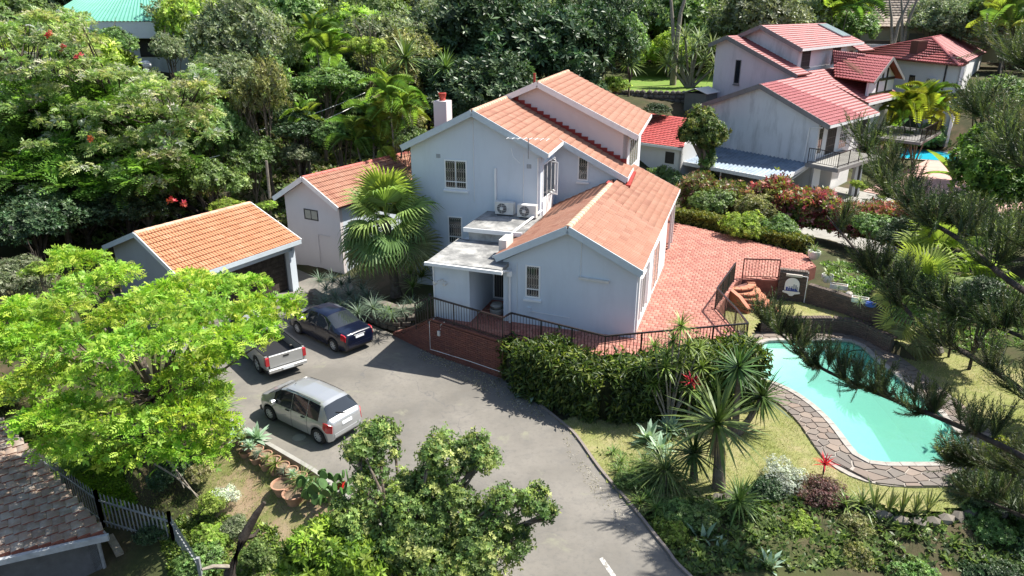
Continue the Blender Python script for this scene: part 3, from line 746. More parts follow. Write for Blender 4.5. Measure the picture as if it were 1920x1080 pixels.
# walls of the single-storey front wing
Z0 = .6
gable_wall(house, [hw(-5, 0, Z0), hw(0, 0, Z0), hw(0, 0, 3.95), hw(-2.5, 0, 5.26), hw(-5, 0, 3.95)], HD * .22, M['wall_blue'])
q = MB(); q.prism([hw(0, .22, Z0), hw(0, 8.6, Z0), hw(0, 8.6, 3.95), hw(0, .22, 3.95)], -HS * .22); q.build('wall', M['wall_white'], house)
q = MB(); q.prism([hw(-5, .22, Z0), hw(-5, 4.8, Z0), hw(-5, 4.8, 3.95), hw(-5, .22, 3.95)], HS * .22); q.build('wall', M['wall_blue'], house)
q = MB(); q.prism([hw(-.22, 8.6, Z0), hw(-2.0, 8.6, Z0), hw(-2.0, 8.6, 4.6), hw(-.22, 8.6, 3.95)], -HD * .22); q.build('wall', M['wall_white'], house)
# wing roof
rE, rR = 4.14, 5.50
WR = [hw(.17, -.3, rE), hw(.04, 12.75, rE), hw(-2.5, -.3, rR), hw(-2.2, 11.6, rR)]
WLf = [hw(-5.19, -.3, rE), hw(-5.15, 7.6, rE), hw(-2.5, -.3, rR), hw(-2.45, 7.9, rR)]
roofw = deck(house, [WR[0], WR[1], WR[3], WR[2]], name='roof')
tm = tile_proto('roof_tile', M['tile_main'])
allT = roof_plane(*WR)
deck(house, [WLf[0], WLf[1], WLf[3], WLf[2]], name='roof')
allT_shade = roof_plane(*WLf)
# two-storey block: planes
mr = -.497; ap = 8.70
def zr(s): return ap + mr * (s + 7.95)
def zl(s): return ap + .49 * (s + 7.95)
MR1 = [mw(-4.66, 4.5, zr(-4.66)), mw(-4.66, 7.8, zr(-4.66)), mw(-7.95, 4.5, ap), mw(-7.95, 7.8, ap)]
MR2 = [mw(-1.66, 7.8, zr(-1.66)), mw(-1.66, 10.4, zr(-1.66)), mw(-7.95, 7.8, ap), mw(-7.95, 10.4, ap)]
ML = [mw(-11.25, 4.5, zl(-11.25)), mw(-11.25, 18.3, zl(-11.25)), mw(-7.95, 4.5, ap), mw(-7.95, 18.3, ap)]
uz = 9.42; us = -6.38
UR = [mw(-1.48, 9.9, 7.15), mw(-1.48, 17.7, 7.15), mw(us, 9.9, uz), mw(us, 17.7, uz)]
UL = [mw(-7.95, 9.9, ap + .02), mw(-7.95, 18.3, ap + .02), mw(us, 9.9, uz), mw(us, 17.7, uz)]
for Q in (MR1, MR2, ML, UR, UL):
    deck(house, [Q[0], Q[1], Q[3], Q[2]], name='roof')
for Q in (MR1, MR2, UR): allT += roof_plane(*Q)
allT2 = roof_plane(*ML) + roof_plane(*UL)
pieces('roof_tile', tm, allT + allT_shade, roofw, 300, 'roof_tiling')
pieces('roof_tile', tm, allT2, roofw, 0, 'roof_tiling')
ridge_caps(roofw, hw(-2.5, -.3, rR), hw(-2.42, 6.9, rR), M['tile_ridge'])
ridge_caps(roofw, mw(-7.95, 4.5, ap), mw(-7.95, 9.95, ap), M['tile_ridge'])
ridge_caps(roofw, mw(us, 9.9, uz), mw(us, 17.7, uz), M['tile_ridge'])
# bargeboards
for a, b_, mt in ((hw(.19, -.33, rE), hw(-2.5, -.33, rR), 'trim_blue'), (hw(-5.21, -.33, rE), hw(-2.5, -.33, rR), 'trim_blue'),
                  (mw(-4.64, 4.47, zr(-4.66)), mw(-7.95, 4.47, ap), 'trim_blue'), (mw(-11.3, 4.47, zl(-11.3)), mw(-7.95, 4.47, ap), 'trim_blue'),
                  (mw(-1.64, 7.77, zr(-1.66)), mw(-4.86, 7.77, zr(-4.86)), 'trim_blue'),
                  (mw(-1.46, 9.87, 7.15), mw(us, 9.87, uz), 'trim_white'), (mw(-8.0, 9.87, ap + .02), mw(us, 9.87, uz), 'trim_white')):
    barge(house, a + V3(0, 0, .03), b_ + V3(0, 0, .03), M[mt], .26)
barge(house, mw(-4.62, 4.5, zr(-4.66)), mw(-4.62, 7.78, zr(-4.66)), M['trim_white'], .14)
barge(house, mw(-1.63, 7.8, zr(-1.66)), mw(-1.63, 10.3, zr(-1.66)), M['trim_white'], .16)
barge(house, mw(-1.44, 9.9, 7.15), mw(-1.44, 17.7, 7.15), M['trim_white'], .16)
barge(house, hw(.2, -.3, rE), hw(.07, 12.75, rE), M['trim_white'], .14)
barge(house, hw(.05, 12.78, rE), hw(-2.2, 11.63, rR), M['trim_white'], .14)
# walls of the two-storey block
gable_wall(house, [mw(-10.98, 4.8, Z0), mw(-5.0, 4.8, Z0), mw(-5.0, 4.8, zr(-5.0) - .08), mw(-7.95, 4.8, ap - .08), mw(-10.98, 4.8, zl(-10.98) - .08)], HD * .22, M['wall_blue'])
q = MB(); q.prism([mw(-5.0, 5.02, Z0), mw(-5.0, 8.0, Z0), mw(-5.0, 8.0, zr(-5) - .1), mw(-5.0, 5.02, zr(-5) - .1)], -HS * .22); q.build('wall', M['wall_blue'], house)
gable_wall(house, [mw(-5.0, 8.0, 3.2), mw(-1.95, 8.0, 3.2), mw(-1.95, 8.0, zr(-1.95) - .08), mw(-5.0, 8.0, zr(-5.0) - .08)], HD * .22, M['wall_blue'])
q = MB(); q.prism([mw(-1.95, 8.22, 3.2), mw(-1.95, 10.2, 3.2), mw(-1.95, 10.2, zr(-1.95) - .1), mw(-1.95, 8.22, zr(-1.95) - .1)], -HS * .22); q.build('wall', M['wall_white'], house)
gable_wall(house, [mw(-7.95, 10.2, ap - .4), mw(-1.95, 10.2, zr(-1.95) - .4), mw(-1.95, 10.2, 7.28), mw(us, 10.2, uz - .09), mw(-7.95, 10.2, ap - .06)], HD * .22, M['wall_pinklit'])  # pink bounce from the orange roof is painted into this wall
q = MB(); q.prism([mw(-1.95, 10.2, Z0), mw(-1.95, 17.4, Z0), mw(-1.95, 17.4, 7.28), mw(-1.95, 10.2, 7.28)], -HS * .22); q.build('wall', M['wall_white'], house)
q = MB(); q.prism([mw(-10.98, 5.02, Z0), mw(-10.98, 18.0, Z0), mw(-10.98, 18.0, zl(-10.98) - .1), mw(-10.98, 5.02, zl(-10.98) - .1)], HS * .22); q.build('wall', M['wall_blue'], house)
gable_wall(house, [mw(-10.98, 17.6, Z0), mw(-1.95, 17.6, Z0), mw(-1.95, 17.6, 7.2), mw(us, 17.6, uz - .1), mw(-7.95, 17.6, ap - .1), mw(-10.98, 17.6, zl(-10.98) - .1)], -HD * .2, M['wall_blue'])
# stepped red flashing where the tall wall rises from the roof
q = MB(); ns = 18
for i in range(ns):
    s0 = -7.7 + i * 5.75 / ns; s1 = s0 + 5.75 / ns
    zb = zr(s1) - .02; zt = zr(s0) + .17
    q.prism([mw(s0, 10.19 - .001 * (i % 2), zr(s0) - .03), mw(s1, 10.19 - .001 * (i % 2), zb), mw(s1, 10.19 - .001 * (i % 2), zt), mw(s0, 10.19 - .001 * (i % 2), zt)], -HD * .03)
q.build('stepped_flashing', M['flash'], house)
q = MB(); f1, f2 = hw(-2.52, 6.75, rR + .02), hw(-1.9, 8.3, rR - .25)
q.bar(hw(-2.6, 7.0, rR + .06), hw(-1.75, 7.0, rR - .38), .5, .12); q.bar(mw(-1.62, 7.7, rR - .2), mw(-1.62, 10.3, rR - .1), .28, .1); q.build('ridge_flashing', M['flash'], house)
# entry with flat slab roofs
zE = 3.72
q = MB(); q.prism([hw(-7.64, -.53, .6), hw(-6.16, -.53, .6), hw(-6.16, -.53, zE), hw(-7.64, -.53, zE)], HD * .2); q.build('entry_wall', M['wall_blue'], house)
q = MB(); q.prism([hw(-7.64, -.33, .6), hw(-7.64, 4.8, .6), hw(-7.64, 4.8, zE), hw(-7.64, -.33, zE)], HS * .2); q.build('entry_wall', M['wall_blue'], house)
q = MB(); q.prism([hw(-6.36, -.33, .6), hw(-6.36, 1.9, .6), hw(-6.36, 1.9, zE), hw(-6.36, -.33, zE)], HS * .2); q.build('entry_wall', M['wall_blue'], house)
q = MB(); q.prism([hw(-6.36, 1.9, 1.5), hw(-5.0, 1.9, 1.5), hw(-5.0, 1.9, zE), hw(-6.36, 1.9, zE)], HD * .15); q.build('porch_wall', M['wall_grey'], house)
door = window(house, hw(-6.1, 1.89, 1.6), HS, FN, .82, 1.92, 1, 1, 'trim_white', 'dim', False)
q = MB()
for i in range(8): x = -6.02 + i * .095; q.bar(hw(x, 1.855, 1.66), hw(x, 1.855, 3.42), .02, .012)
q.build('security_gate', M['gold_bar'], door)
q = MB(); q.prism([hw(-7.72, -.86, zE + .01), hw(-4.78, -.86, zE + .01), hw(-4.78, 2.2, zE + .01), hw(-7.72, 2.2, zE + .01)], (0, 0, .16)); q.build('slab_roof', M['slab'], house)
q = MB(); q.prism([hw(-7.25, 2.2, zE + .02), hw(-4.86, 2.2, zE + .02), hw(-4.86, 4.79, zE + .02), hw(-7.25, 4.79, zE + .02)], (0, 0, .55)); q.build('slab_wall', M['slab_edge'], house)
q = MB(); q.prism([hw(-7.4, 2.02, zE + .571), hw(-4.86, 2.02, zE + .571), hw(-4.86, 4.79, zE + .571), hw(-7.4, 4.79, zE + .571)], (0, 0, .14)); q.build('slab_roof', M['slab'], house)
q = MB(); q.bar(hw(-7.4, 1.99, zE + .64), hw(-4.9, 1.99, zE + .64), .05, .17); q.build('slab_edge', M['trim_white'], house)
q = MB(); q.bar(hw(-7.78, -.92, zE + .1), hw(-4.72, -.92, zE + .06), .11, .12); q.build('gutter', M['trim_white'], house)
q = MB(); q.tube([hw(-7.6, -.6, zE), hw(-7.6, -.57, 3.4), hw(-7.6, -.57, 1.5)], .03, 6); q.build('downpipe', M['trim_white'], house, 40)
q = MB(); q.tube([hw(-4.75, -.7, zE + .05), hw(-4.72, -.25, 3.62), hw(-4.72, -.12, 3.5)], .05, 6); q.bar(hw(-4.72, -.12, 3.42), hw(-4.72, -.12, 3.62), .26, .2); q.tube([hw(-4.72, -.09, 3.42), hw(-4.72, -.09, 1.5)], .045, 8); q.build('downpipe', M['trim_white'], house, 40)
q = MB(); q.tube([hw(.06, -.05, 4.0), hw(.06, -.05, 1.5)], .04, 8); q.build('downpipe', M['trim_white'], house, 40)
q = MB(); q.tube([hw(-5.1, 4.72, 6.9), hw(-5.1, 4.72, 4.5)], .035, 6); q.tube([mw(-4.95, 4.9, 4.62), hw(-5.3, 2.1, 4.42), hw(-5.35, 1.0, 4.05)], .05, 6); q.build('downpipe', M['trim_white'], house, 40)
# front windows
window(house, hw(-4.13, 0, 2.6), HS, FN, .58, 1.28, 1, 1, 'white', 'glass', True, 'gold_bar', transom=.34)
window(house, mw(-9.38, 4.8, 5.3), HS, FN, 1.06, 1.28, 2, 1, 'white', 'glass', True, 'gold_bar', transom=.32)
window(house, mw(-3.95, 8.0, 5.35), HS, FN, .5, 1.1, 1, 1, 'white', 'glass', True, 'gold_bar')
window(house, mw(-9.3, 4.8, 2.75), HS, FN, .7, 1.3, 1, 1, 'white', 'glass', True, 'gold_bar', transom=.35)
# tall side window with open leaves next to the step in the wall
sw = window(house, mw(-5.0, 5.25, 5.0), HD, HS, 1.9, 1.55, 3, 1, 'white', 'glass', False, None)
q = MB(); q.hexa([mw(-5, 5.1, 4.2), mw(-5, 7.2, 4.2), mw(-4.93, 7.2, 4.2), mw(-4.93, 5.1, 4.2), mw(-5, 5.1, 4.98), mw(-5, 7.2, 4.98), mw(-4.93, 7.2, 4.98), mw(-4.93, 5.1, 4.98)]); q.build('panel', M['white'], sw)
for dd, an in ((7.0, 35), (6.4, 60)):
    a = mw(-4.96, dd, 5.05); u = HS * math.sin(R(an)) - HD * math.cos(R(an)); q = MB()
    for x0, z0, x1, z1 in ((0, 0, .55, .06), (0, 1.38, .55, 1.44), (0, .06, .05, 1.38), (.5, .06, .55, 1.38)):
        q.prism([a + u * x0 + V3(0, 0, z0), a + u * x1 + V3(0, 0, z0), a + u * x1 + V3(0, 0, z1), a + u * x0 + V3(0, 0, z1)], np.cross(u, V3(0, 0, 1)) * .03)
    q.build('open_sash', M['white'], sw)
window(house, mw(-1.95, 11.2, 5.3), HD, HS, 2.6, 1.5, 4, 1, 'white', 'glass_pale', False)
window(house, hw(0, .9, 1.9), HD, HS, 1.1, 1.6, 2, 1, 'white', 'glass_pale', False, proud=.06)
q = MB(); q.bar(hw(.05, 2.3, 2.0), hw(.05, 2.3, 3.7), .12, .1); q.build('shutter_post', M['white'], house)
window(house, hw(0, 4.2, 1.6), HD, HS, 1.8, 2.0, 2, 1, 'white', 'glass_pale', False)
# veranda posts under the long eave
for d_ in (9.0, 11.2, 12.2):
    q = MB(); q.bar(hw(-.1, d_, 1.5), hw(-.1, d_, 3.98), .1, .1, HS); q.build('veranda_post', M['trim_white'], house)
q = MB(); q.bar(hw(-.1, 8.9, 3.93), hw(-.1, 12.3, 3.93), .1, .16); q.build('veranda_beam', M['trim_white'], house)
# small things fixed to the walls
for s_, d_, z_ in ((-9.75, 4.8, 6.62), (-5.6, 4.8, 6.42)):
    q = MB()
    for i in range(3): q.prism([mw(s_ + i * .07, d_, z_), mw(s_ + i * .07 + .05, d_, z_), mw(s_ + i * .07 + .05, d_, z_ + .17), mw(s_ + i * .07, d_, z_ + .17)], FN * .02)
    q.build('vent', M['wall_grey'], house)
q = MB(); q.bar(mw(-7.0, 4.74, 6.35), mw(-7.0, 4.74, 4.5), .09, .06, FN); q.build('pipe_duct', M['trim_white'], house)
q = MB(); q.tube([mw(-8.0, 4.78, 8.4), mw(-8.0, 4.78, 4.8)], .014, 5); q.tube([mw(-5.75, 4.78, 7.0), mw(-5.75, 4.78, 4.5)], .014, 5); q.build('conduit_pipe', M['trim_white'], house)
q = MB(); q.tube([hw(-2.05, -.02, 5.0), hw(-2.05, -.02, 3.62)], .012, 5); q.tube([hw(-3.9, -.02, 2.05), hw(-2.4, -.02, 1.98)], .012, 5); q.tube([hw(-4.45, -.02, 3.9), hw(-4.45, -.02, 1.6)], .012, 5); q.build('conduit_pipe', M['trim_white'], house)
q = MB(); q.bar(hw(-2.1, -.06, 3.60), hw(-1.0, -.06, 3.56), .07, .09); q.bar(hw(-2.1, -.02, 3.63), hw(-1.0, -.02, 3.59), .05, .05); lt = q.build('wall_light', M['offwhite'], house)
q = MB(); q.prism([hw(-4.05, 0, 2.02), hw(-3.9, 0, 2.02), hw(-3.9, 0, 2.2), hw(-4.05, 0, 2.2)], FN * .06); q.build('meter_box', M['wall_blue'], house)
q = MB()
for s_ in (-7.45, -7.05):
    q.bar(hw(-7.25, -.55, 3.12), hw(s_, -.72, 3.05), .03); q.bar(hw(s_ - .05, -.75, 2.98), hw(s_ + .05, -.8, 3.08), .12, .1)
q.build('floodlight', M['offwhite'], house)
# chimney on the left slope
ch = MB(); c0 = mw(-10.35, 7.4, 0)
for x0, x1, z0, z1 in ((-.32, .32, 7.0, 8.75),): ch.hexa([c0 + HS * a + HD * b_ + V3(0, 0, z) for z in (z0, z1) for a, b_ in ((x0, x0), (x1, x0), (x1, x1), (x0, x1))])
chim = ch.build('chimney', M['wall_pinklit'], house)
q = MB(); q.lathe(c0 + V3(0, 0, 8.75), [(.15, 0), (.15, .06), (.13, .1), (.17, .22), (.19, .34), (.15, .36)], 12); q.build('chimney_pot', M['redpot'], chim, 40)
q = MB(); q.tube([mw(-6.9, 11.5, 9.1), mw(-6.9, 11.5, 9.75)], .06, 8); q.build('vent_pipe', M['redpot'], house, 40)
# television aerial on the bargeboard
ta = thing('television_aerial', 'thin white television aerial fixed above the front gable eave', 'aerial', tuple(mw(-5.45, 4.42, 7.4)))
q = MB(); q.tube([mw(-5.45, 4.42, 6.9), mw(-5.45, 4.42, 7.75)], .018, 5); q.build('mast', M['steel'], ta)
q = MB(); q.tube([mw(-6.3, 4.3, 7.72), mw(-4.6, 4.6, 7.72)], .012, 5)
for i in range(8): x = -6.3 + i * .24; q.tube([mw(x, 4.3 - .25, 7.74), mw(x, 4.3 + .35, 7.74)], .008, 4)
q.build('antenna', M['white'], ta)
q = MB(); q.tube([mw(-6.2, 4.4, 7.3), mw(-6.1, 4.38, 6.95), mw(-5.8, 4.38, 6.7)], .014, 4); q.build('cable', M['white'], ta)

# air conditioner units
def aircon(label, base, u, nrm, w=.82, h=.58, d=.3):
    t = thing('air_conditioner', label, 'air conditioner', tuple(base), group='air conditioner units on the flat roofs')
    u = np.array(u, float); nrm = np.array(nrm, float); P = lambda x, y, z: np.array(base) + u * x + nrm * y + V3(0, 0, z)
    q = MB(); q.hexa([P(0, 0, .06), P(w, 0, .06), P(w, d, .06), P(0, d, .06), P(0, 0, h), P(w, 0, h), P(w, d, h), P(0, d, h)]); q.build('casing', M['offwhite'], t)
    for x in (.1, w - .16):
        q = MB(); q.hexa([P(x, -.02, 0), P(x + .06, -.02, 0), P(x + .06, d + .02, 0), P(x, d + .02, 0), P(x, -.02, .058), P(x + .06, -.02, .058), P(x + .06, d + .02, .058), P(x, d + .02, .058)]); q.build('foot', M['grille'], t)
    q = MB(); c = P(w * .38, d + .006, h * .54); r_ = h * .38
    ring = [c + u * r_ * math.cos(a) + V3(0, 0, r_ * math.sin(a)) for a in np.linspace(0, 2 * math.pi, 18, endpoint=False)]
    q.add(ring, [tuple(range(18))]); q.build('fan_opening', M['grille'], t, fix=False)
    q = MB()
    for k in range(1, 6):
        z = h * .54 - r_ + 2 * r_ * k / 6; hx = math.sqrt(max(0, r_ ** 2 - (z - h * .54) ** 2)); q.bar(P(w * .38 - hx, d + .015, z), P(w * .38 + hx, d + .015, z), .012)
    q.bar(P(w * .38, d + .02, h * .54 - r_), P(w * .38, d + .02, h * .54 + r_), .014); q.bar(P(w * .38 - r_ * .3, d + .022, h * .54), P(w * .38 + r_ * .3, d + .022, h * .54), .12)
    q.build('fan_grille', M['offwhite'], t)
    return t
aircon('air conditioner unit on the upper slab roof, nearer the palm', hw(-6.83, 4.5, zE + .72), HS, FN)
aircon('air conditioner unit beside the wall pipe duct, further from the palm', hw(-5.78, 4.35, zE + .72), HS, FN)
aircon('air conditioner unit set sideways on the lower slab roof by the tiles', hw(-5.0, .35, zE + .3), HD * 1.0, -HS)
q = MB(); q.bar(hw(-5.5, .2, zE + .25), hw(-4.95, .2, zE + .25), .1, .08); q.build('roof_pipe', M['offwhite'], house)

# ------------------------------------------------------------------ single garage with orange roof
def zat(p, z): return V3(p[0], p[1], z)
gA1, gR1, gF2 = at(252, 438, 3.8), at(194, 463, 2.5), at(562, 461.5, 2.5)
gt = V3(math.cos(R(59.2)), math.sin(R(59.2)), 0); GL = 6.05
gA2 = gA1 + gt * GL; gF1 = 2 * gA1 - gR1; gF1[2] = 2.5; gF2 = gF1 + gt * (GL + .3); gR2 = gR1 + gt * GL
gar = thing('garage', 'grey garage with dark slatted door and bright orange tiled gable roof', 'garage', tuple(zat(gF1, 0)))
gv = (gF1 - gR1) * V3(1, 1, 0); gvl = np.linalg.norm(gv); gv /= gvl
gr = deck(gar, [gF1, gF2, gA2, gA1], name='roof'); deck(gar, [gR1, gR2, gA2, gA1], name='roof')
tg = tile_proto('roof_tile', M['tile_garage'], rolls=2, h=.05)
pieces('roof_tile', tg, roof_plane(gF1, gF2, gA1, gA2), gr, 300, 'roof_tiling'); pieces('roof_tile', tg, roof_plane(gR1, gR2, gA1, gA2), gr, 0, 'roof_tiling')
ridge_caps(gr, gA1, gA2, M['tile_ridge'], .45)
for a, b_, mt in ((gF1, gA1, 'trim_white'), (gR1, gA1, 'trim_blue'), (gF2, gA2, 'trim_white'), (gR2, gA2, 'trim_blue')): barge(gar, a - gt * .04 * (1 if b_ is gA1 else -1) + V3(0, 0, .02), b_ - gt * .04 * (1 if b_ is gA1 else -1) + V3(0, 0, .02), M[mt], .22)
barge(gar, gF1 + gv * .03, gF2 + gv * .03, M['trim_blue'], .2)
GW = lambda a, b_, z: zat(gR1 + gv * a + gt * b_, z)     # a across from rear to front, b along
slope = (3.8 - 2.5) / (gvl / 2)
gh = lambda a: 2.5 + slope * (gvl / 2 - abs(a - gvl / 2)) - .09
i0, i1 = .35, gvl - .35
gable_wall(gar, [GW(i0, .3, -.2), GW(i1, .3, -.2), GW(i1, .3, gh(i1)), GW(gvl / 2, .3, gh(gvl / 2)), GW(i0, .3, gh(i0))], gt * .2, M['wall_grey'])
gable_wall(gar, [GW(i0, GL - .2, -.2), GW(i1, GL - .2, -.2), GW(i1, GL - .2, gh(i1)), GW(gvl / 2, GL - .2, gh(gvl / 2)), GW(i0, GL - .2, gh(i0))], gt * .2, M['wall_grey'])
q = MB(); q.prism([GW(i0, .5, -.2), GW(i0, GL - .2, -.2), GW(i0, GL - .2, gh(i0)), GW(i0, .5, gh(i0))], gv * .2); q.build('wall', M['wall_grey'], gar)
q = MB(); q.prism([GW(i1 - .25, .5, 2.02), GW(i1 - .25, GL + .12, 2.02), GW(i1 - .25, GL + .12, gh(i1 - .25)), GW(i1 - .25, .5, gh(i1 - .25))], gv * .25); q.build('lintel', M['wall_blue'], gar)
for k in range(8):
    z0_ = .06 + k * .245; q = MB(); q.prism([GW(i1 - .42, .82, z0_), GW(i1 - .42, GL - .27, z0_), GW(i1 - .42, GL - .27, z0_ + .232), GW(i1 - .42, .82, z0_ + .232)], gv * .04); q.build('door_slat', M['bark_dark'], gar)
for b0, b1 in ((.5, .8), (GL - .25, GL + .12)):
    q = MB(); q.prism([GW(i1 - .3, b0, -.1), GW(i1 + .02, b0, -.1), GW(i1 + .02, b1, -.1), GW(i1 - .3, b1, -.1)], (0, 0, 2.12)); q.build('pillar', M['wall_blue'], gar)
q = MB(); q.prism([GW(i0 + .5, .52, .02), GW(i1 - .7, .52, .02), GW(i1 - .7, GL - .3, .02), GW(i0 + .5, GL - .3, .02)], (0, 0, .01)); q.build('garage_floor', M['mortar_dark'], gar)
# ------------------------------------------------------------------ white side building between garage and house
AF = Frame(at(634, 391, 3.6), -29.5, 58.3)
aw = AF.w
lx = -4.4; ah = 4.88
anx = thing('side_building', 'white gabled outbuilding, pinkish light put into its wall colour, with one small window, left of the palm', 'outbuilding', tuple(aw(-2.2, .3, .2)))
AR = [aw(0, 0, 3.6), aw(0, 9, 3.6), aw(lx / 2, 0, ah), aw(lx / 2, 9, ah)]; AL = [aw(lx, 0, 3.6), aw(lx, 9, 3.6), aw(lx / 2, 0, ah), aw(lx / 2, 9, ah)]
ar_ = deck(anx, [AR[0], AR[1], AR[3], AR[2]], name='roof'); deck(anx, [AL[0], AL[1], AL[3], AL[2]], name='roof')
pieces('roof_tile', tm, roof_plane(*AR), ar_, 300, 'roof_tiling'); pieces('roof_tile', tm, roof_plane(*AL), ar_, 0, 'roof_tiling')
ridge_caps(ar_, AR[2], AR[3], plain('red_ridge_tile', (.42, .12, .09), .7, 0, .2, 4), .4)
for a, b_ in ((AR[0], AR[2]), (AL[0], AL[2])): barge(anx, a - AF.b * .04 + V3(0, 0, .03), b_ - AF.b * .04 + V3(0, 0, .03), M['trim_white'], .24)
x0, x1 = lx + .35, -.35; za = lambda x: 3.6 + (ah - 3.6) * (1 - abs(x - lx / 2) / (-lx / 2)) - .08
gable_wall(anx, [aw(x0, .4, -.4), aw(x1, .4, -.4), aw(x1, .4, za(x1)), aw(lx / 2, .4, za(lx / 2)), aw(x0, .4, za(x0))], AF.b * .2, M['wall_pinklit'])  # pinkish light on the gable is part of its wall colour
q = MB(); q.prism([aw(x1, .6, -.4), aw(x1, 8.8, -.4), aw(x1, 8.8, za(x1)), aw(x1, .6, za(x1))], -AF.a * .2); q.build('wall', M['wall_blue'], anx)
q = MB(); q.prism([aw(x0, .6, -.4), aw(x0, 8.8, -.4), aw(x0, 8.8, za(x0)), aw(x0, .6, za(x0))], AF.a * .2); q.build('wall', M['wall_pinklit'], anx)
window(anx, aw(-2.75, .4, 2.62), AF.a, -AF.b, .95, .55, 2, 1, 'trim_black', 'glass_pale', False, fw=.05)
q = MB(); q.prism([aw(-2.1, .4, 4.22), aw(-1.9, .4, 4.22), aw(-1.9, .4, 4.4), aw(-2.1, .4, 4.4)], -AF.b * .02); q.build('vent', M['wall_grey'], anx)
q = MB()
for a, b_ in (((-1.9, .35, .3), (-1.9, .35, 1.9)), ((-1.9, .35, 1.9), (-1.1, .35, 1.9))): q.bar(aw(*a), aw(*b_), .03, .02)
q.build('door_outline', M['wall_pinklit'], anx)

# ------------------------------------------------------------------ railings
bal = MB(); bal.box((-.009, -.009, 0), (.009, .009, 1)); bal_me = {}
def railing(name, label, pts, mat, h=.9, gap=.125, post_gap=1.25, group=None, base=.09, cat='railing'):
    t = thing(name, label, cat, tuple(pts[0]), group=group); key = mat.name
    if key not in bal_me: bal_me[key] = unit_mesh('baluster', bal, mat)
    for i in range(len(pts) - 1):
        a, b_ = np.array(pts[i], float), np.array(pts[i + 1], float); d = b_ - a; L = np.linalg.norm(d[:2]); up = V3(0, 0, 1)
        q = MB(); q.bar(a + up * h, b_ + up * h, .06, .05); q.build('top_rail', mat, t)
        q = MB(); q.bar(a + up * base, b_ + up * base, .035, .03); q.build('bottom_rail', mat, t)
        n_ = max(2, int(L / gap)); np_ = max(1, round(L / post_gap))
        for k in range(np_ + (1 if i == len(pts) - 2 else 0)):
            p = a + d * k / np_; q = MB(); q.box((p[0] - .022, p[1] - .022, p[2] - .12), (p[0] + .022, p[1] + .022, p[2] + h - .026)); q.build('post', mat, t)
        for k in range(1, n_):
            p = a + d * k / n_; put(bal_me[key], 'baluster', t, m4(p + up * (base + .016), V3(1, 0, 0), V3(0, 1, 0), V3(0, 0, h - base - .042)))
    return t
def inset(p, q, k): return p + q * k
r0 = TER[0] - ow * .03; r1 = TER[1] - ow * .03 - tw * .05; r2 = TER[2] + V3(-.02, .05, 0); r3 = TER[3] + V3(0, .07, 0); r4 = TER[4] + V3(-.06, .05, 0); r5 = TER[5] + V3(-.07, 0, 0); r6 = TER[6] + V3(-.06, 0, 0); r7 = TER[7] + V3(-.05, 0, 0)
railing('railing', 'black railing along the brick retaining wall and round the front of the terrace', [r0, r1, r2, r3, r4], M['rail'])
railing('railing', 'dark brown railing with sharp corner on the right edge of the terrace above the steps', [r4, r5, r6, r7], M['rail'])
railing('railing', 'short red brown railing beside the wall with the white plaque', [TER[8] + V3(0, .05, 0), TER[9] + V3(0, .05, 0)], M['rail_red'])
gp = at(780, 612, 1.0)
railing('garden_gate', 'low dark gate between the stacked block wall and the entry', [V3(gp[0], gp[1], 1.0), TER[0] + V3(-.12, .05, -.1)], M['rail'], .95, .12, 2, cat='gate')
q = MB(); q.lathe(TER[0] + V3(0, 0, .95), [(.05, 0), (.07, .05), (.05, .1), (.0, .12)], 8); props(q.build('post_lamp', M['dark']), 'small dark lamp cap on the corner post of the black railing', 'lamp')

# ------------------------------------------------------------------ fan of brick steps from terrace to upper lawn
st = thing('garden_steps', 'fan shaped orange brick steps descending from the terrace to the small upper lawn', 'steps', tuple(at(1400, 560, .65)))
sc = (TER[7] + TER[8]) / 2; dv = V3(at(1432, 577, .65)[0], at(1432, 577, .65)[1], 0) - V3(sc[0], sc[1], 0)
dL = np.linalg.norm(dv); dv /= dL; dn = V3(-dv[1], dv[0], 0)
for k in range(5):
    r_ = .55 + .34 * k; z1 = 1.5 - .17 * (k + 1) + .03; poly = []
    c_ = V3(sc[0], sc[1], 0) + dv * .1
    poly = [c_ - dn * .75] + [c_ + dv * r_ * math.sin(a) - dn * .75 * math.cos(a) * (1 if math.cos(a) > 0 else 1) for a in np.linspace(0, math.pi, 13)] + [c_ + dn * .75]
    q = MB(); q.prism([V3(p[0], p[1], .5) for p in poly], (0, 0, z1 - .5 - .045)); stp = q.build('step', M['brick'], st)
    # bull-nosed brick treads laid radially, each its own piece
    q = MB(); chamfer_box(q, (-.5, -.5, 0), (.5, .5, .05), .04); tb = unit_mesh('tread_brick', q, M['paver_step'])
    for a in np.linspace(.12, math.pi - .12, 7 + 3 * k):
        u_ = dv * r_ * math.sin(a) - dn * .75 * math.cos(a); tt = dv * r_ * math.cos(a) + dn * .75 * math.sin(a); tl = np.linalg.norm(tt); tt /= tl; oo = np.cross(V3(0, 0, 1), tt); oo = oo if oo @ u_ > 0 else -oo
        w_ = tl * (math.pi - .24) / (6 + 3 * k) - .012
        put(tb, 'tread_brick', stp, m4(c_ + u_ - oo * .12 + V3(0, 0, z1 - .046), tt * w_, oo * .34, V3(0, 0, 1)))
q = MB(); c_ = V3(sc[0], sc[1], .5) - dn * .95; c_[2] = .5
q.prism([c_ - dv * .1, c_ + dv * 1.4, c_ + dv * 1.4 + V3(0, 0, .35), c_ + dv * .9 + V3(0, 0, .75), c_ - dv * .1 + V3(0, 0, 1.15)], -dn * .22); q.build('cheek_wall', M['paver_step'], st)

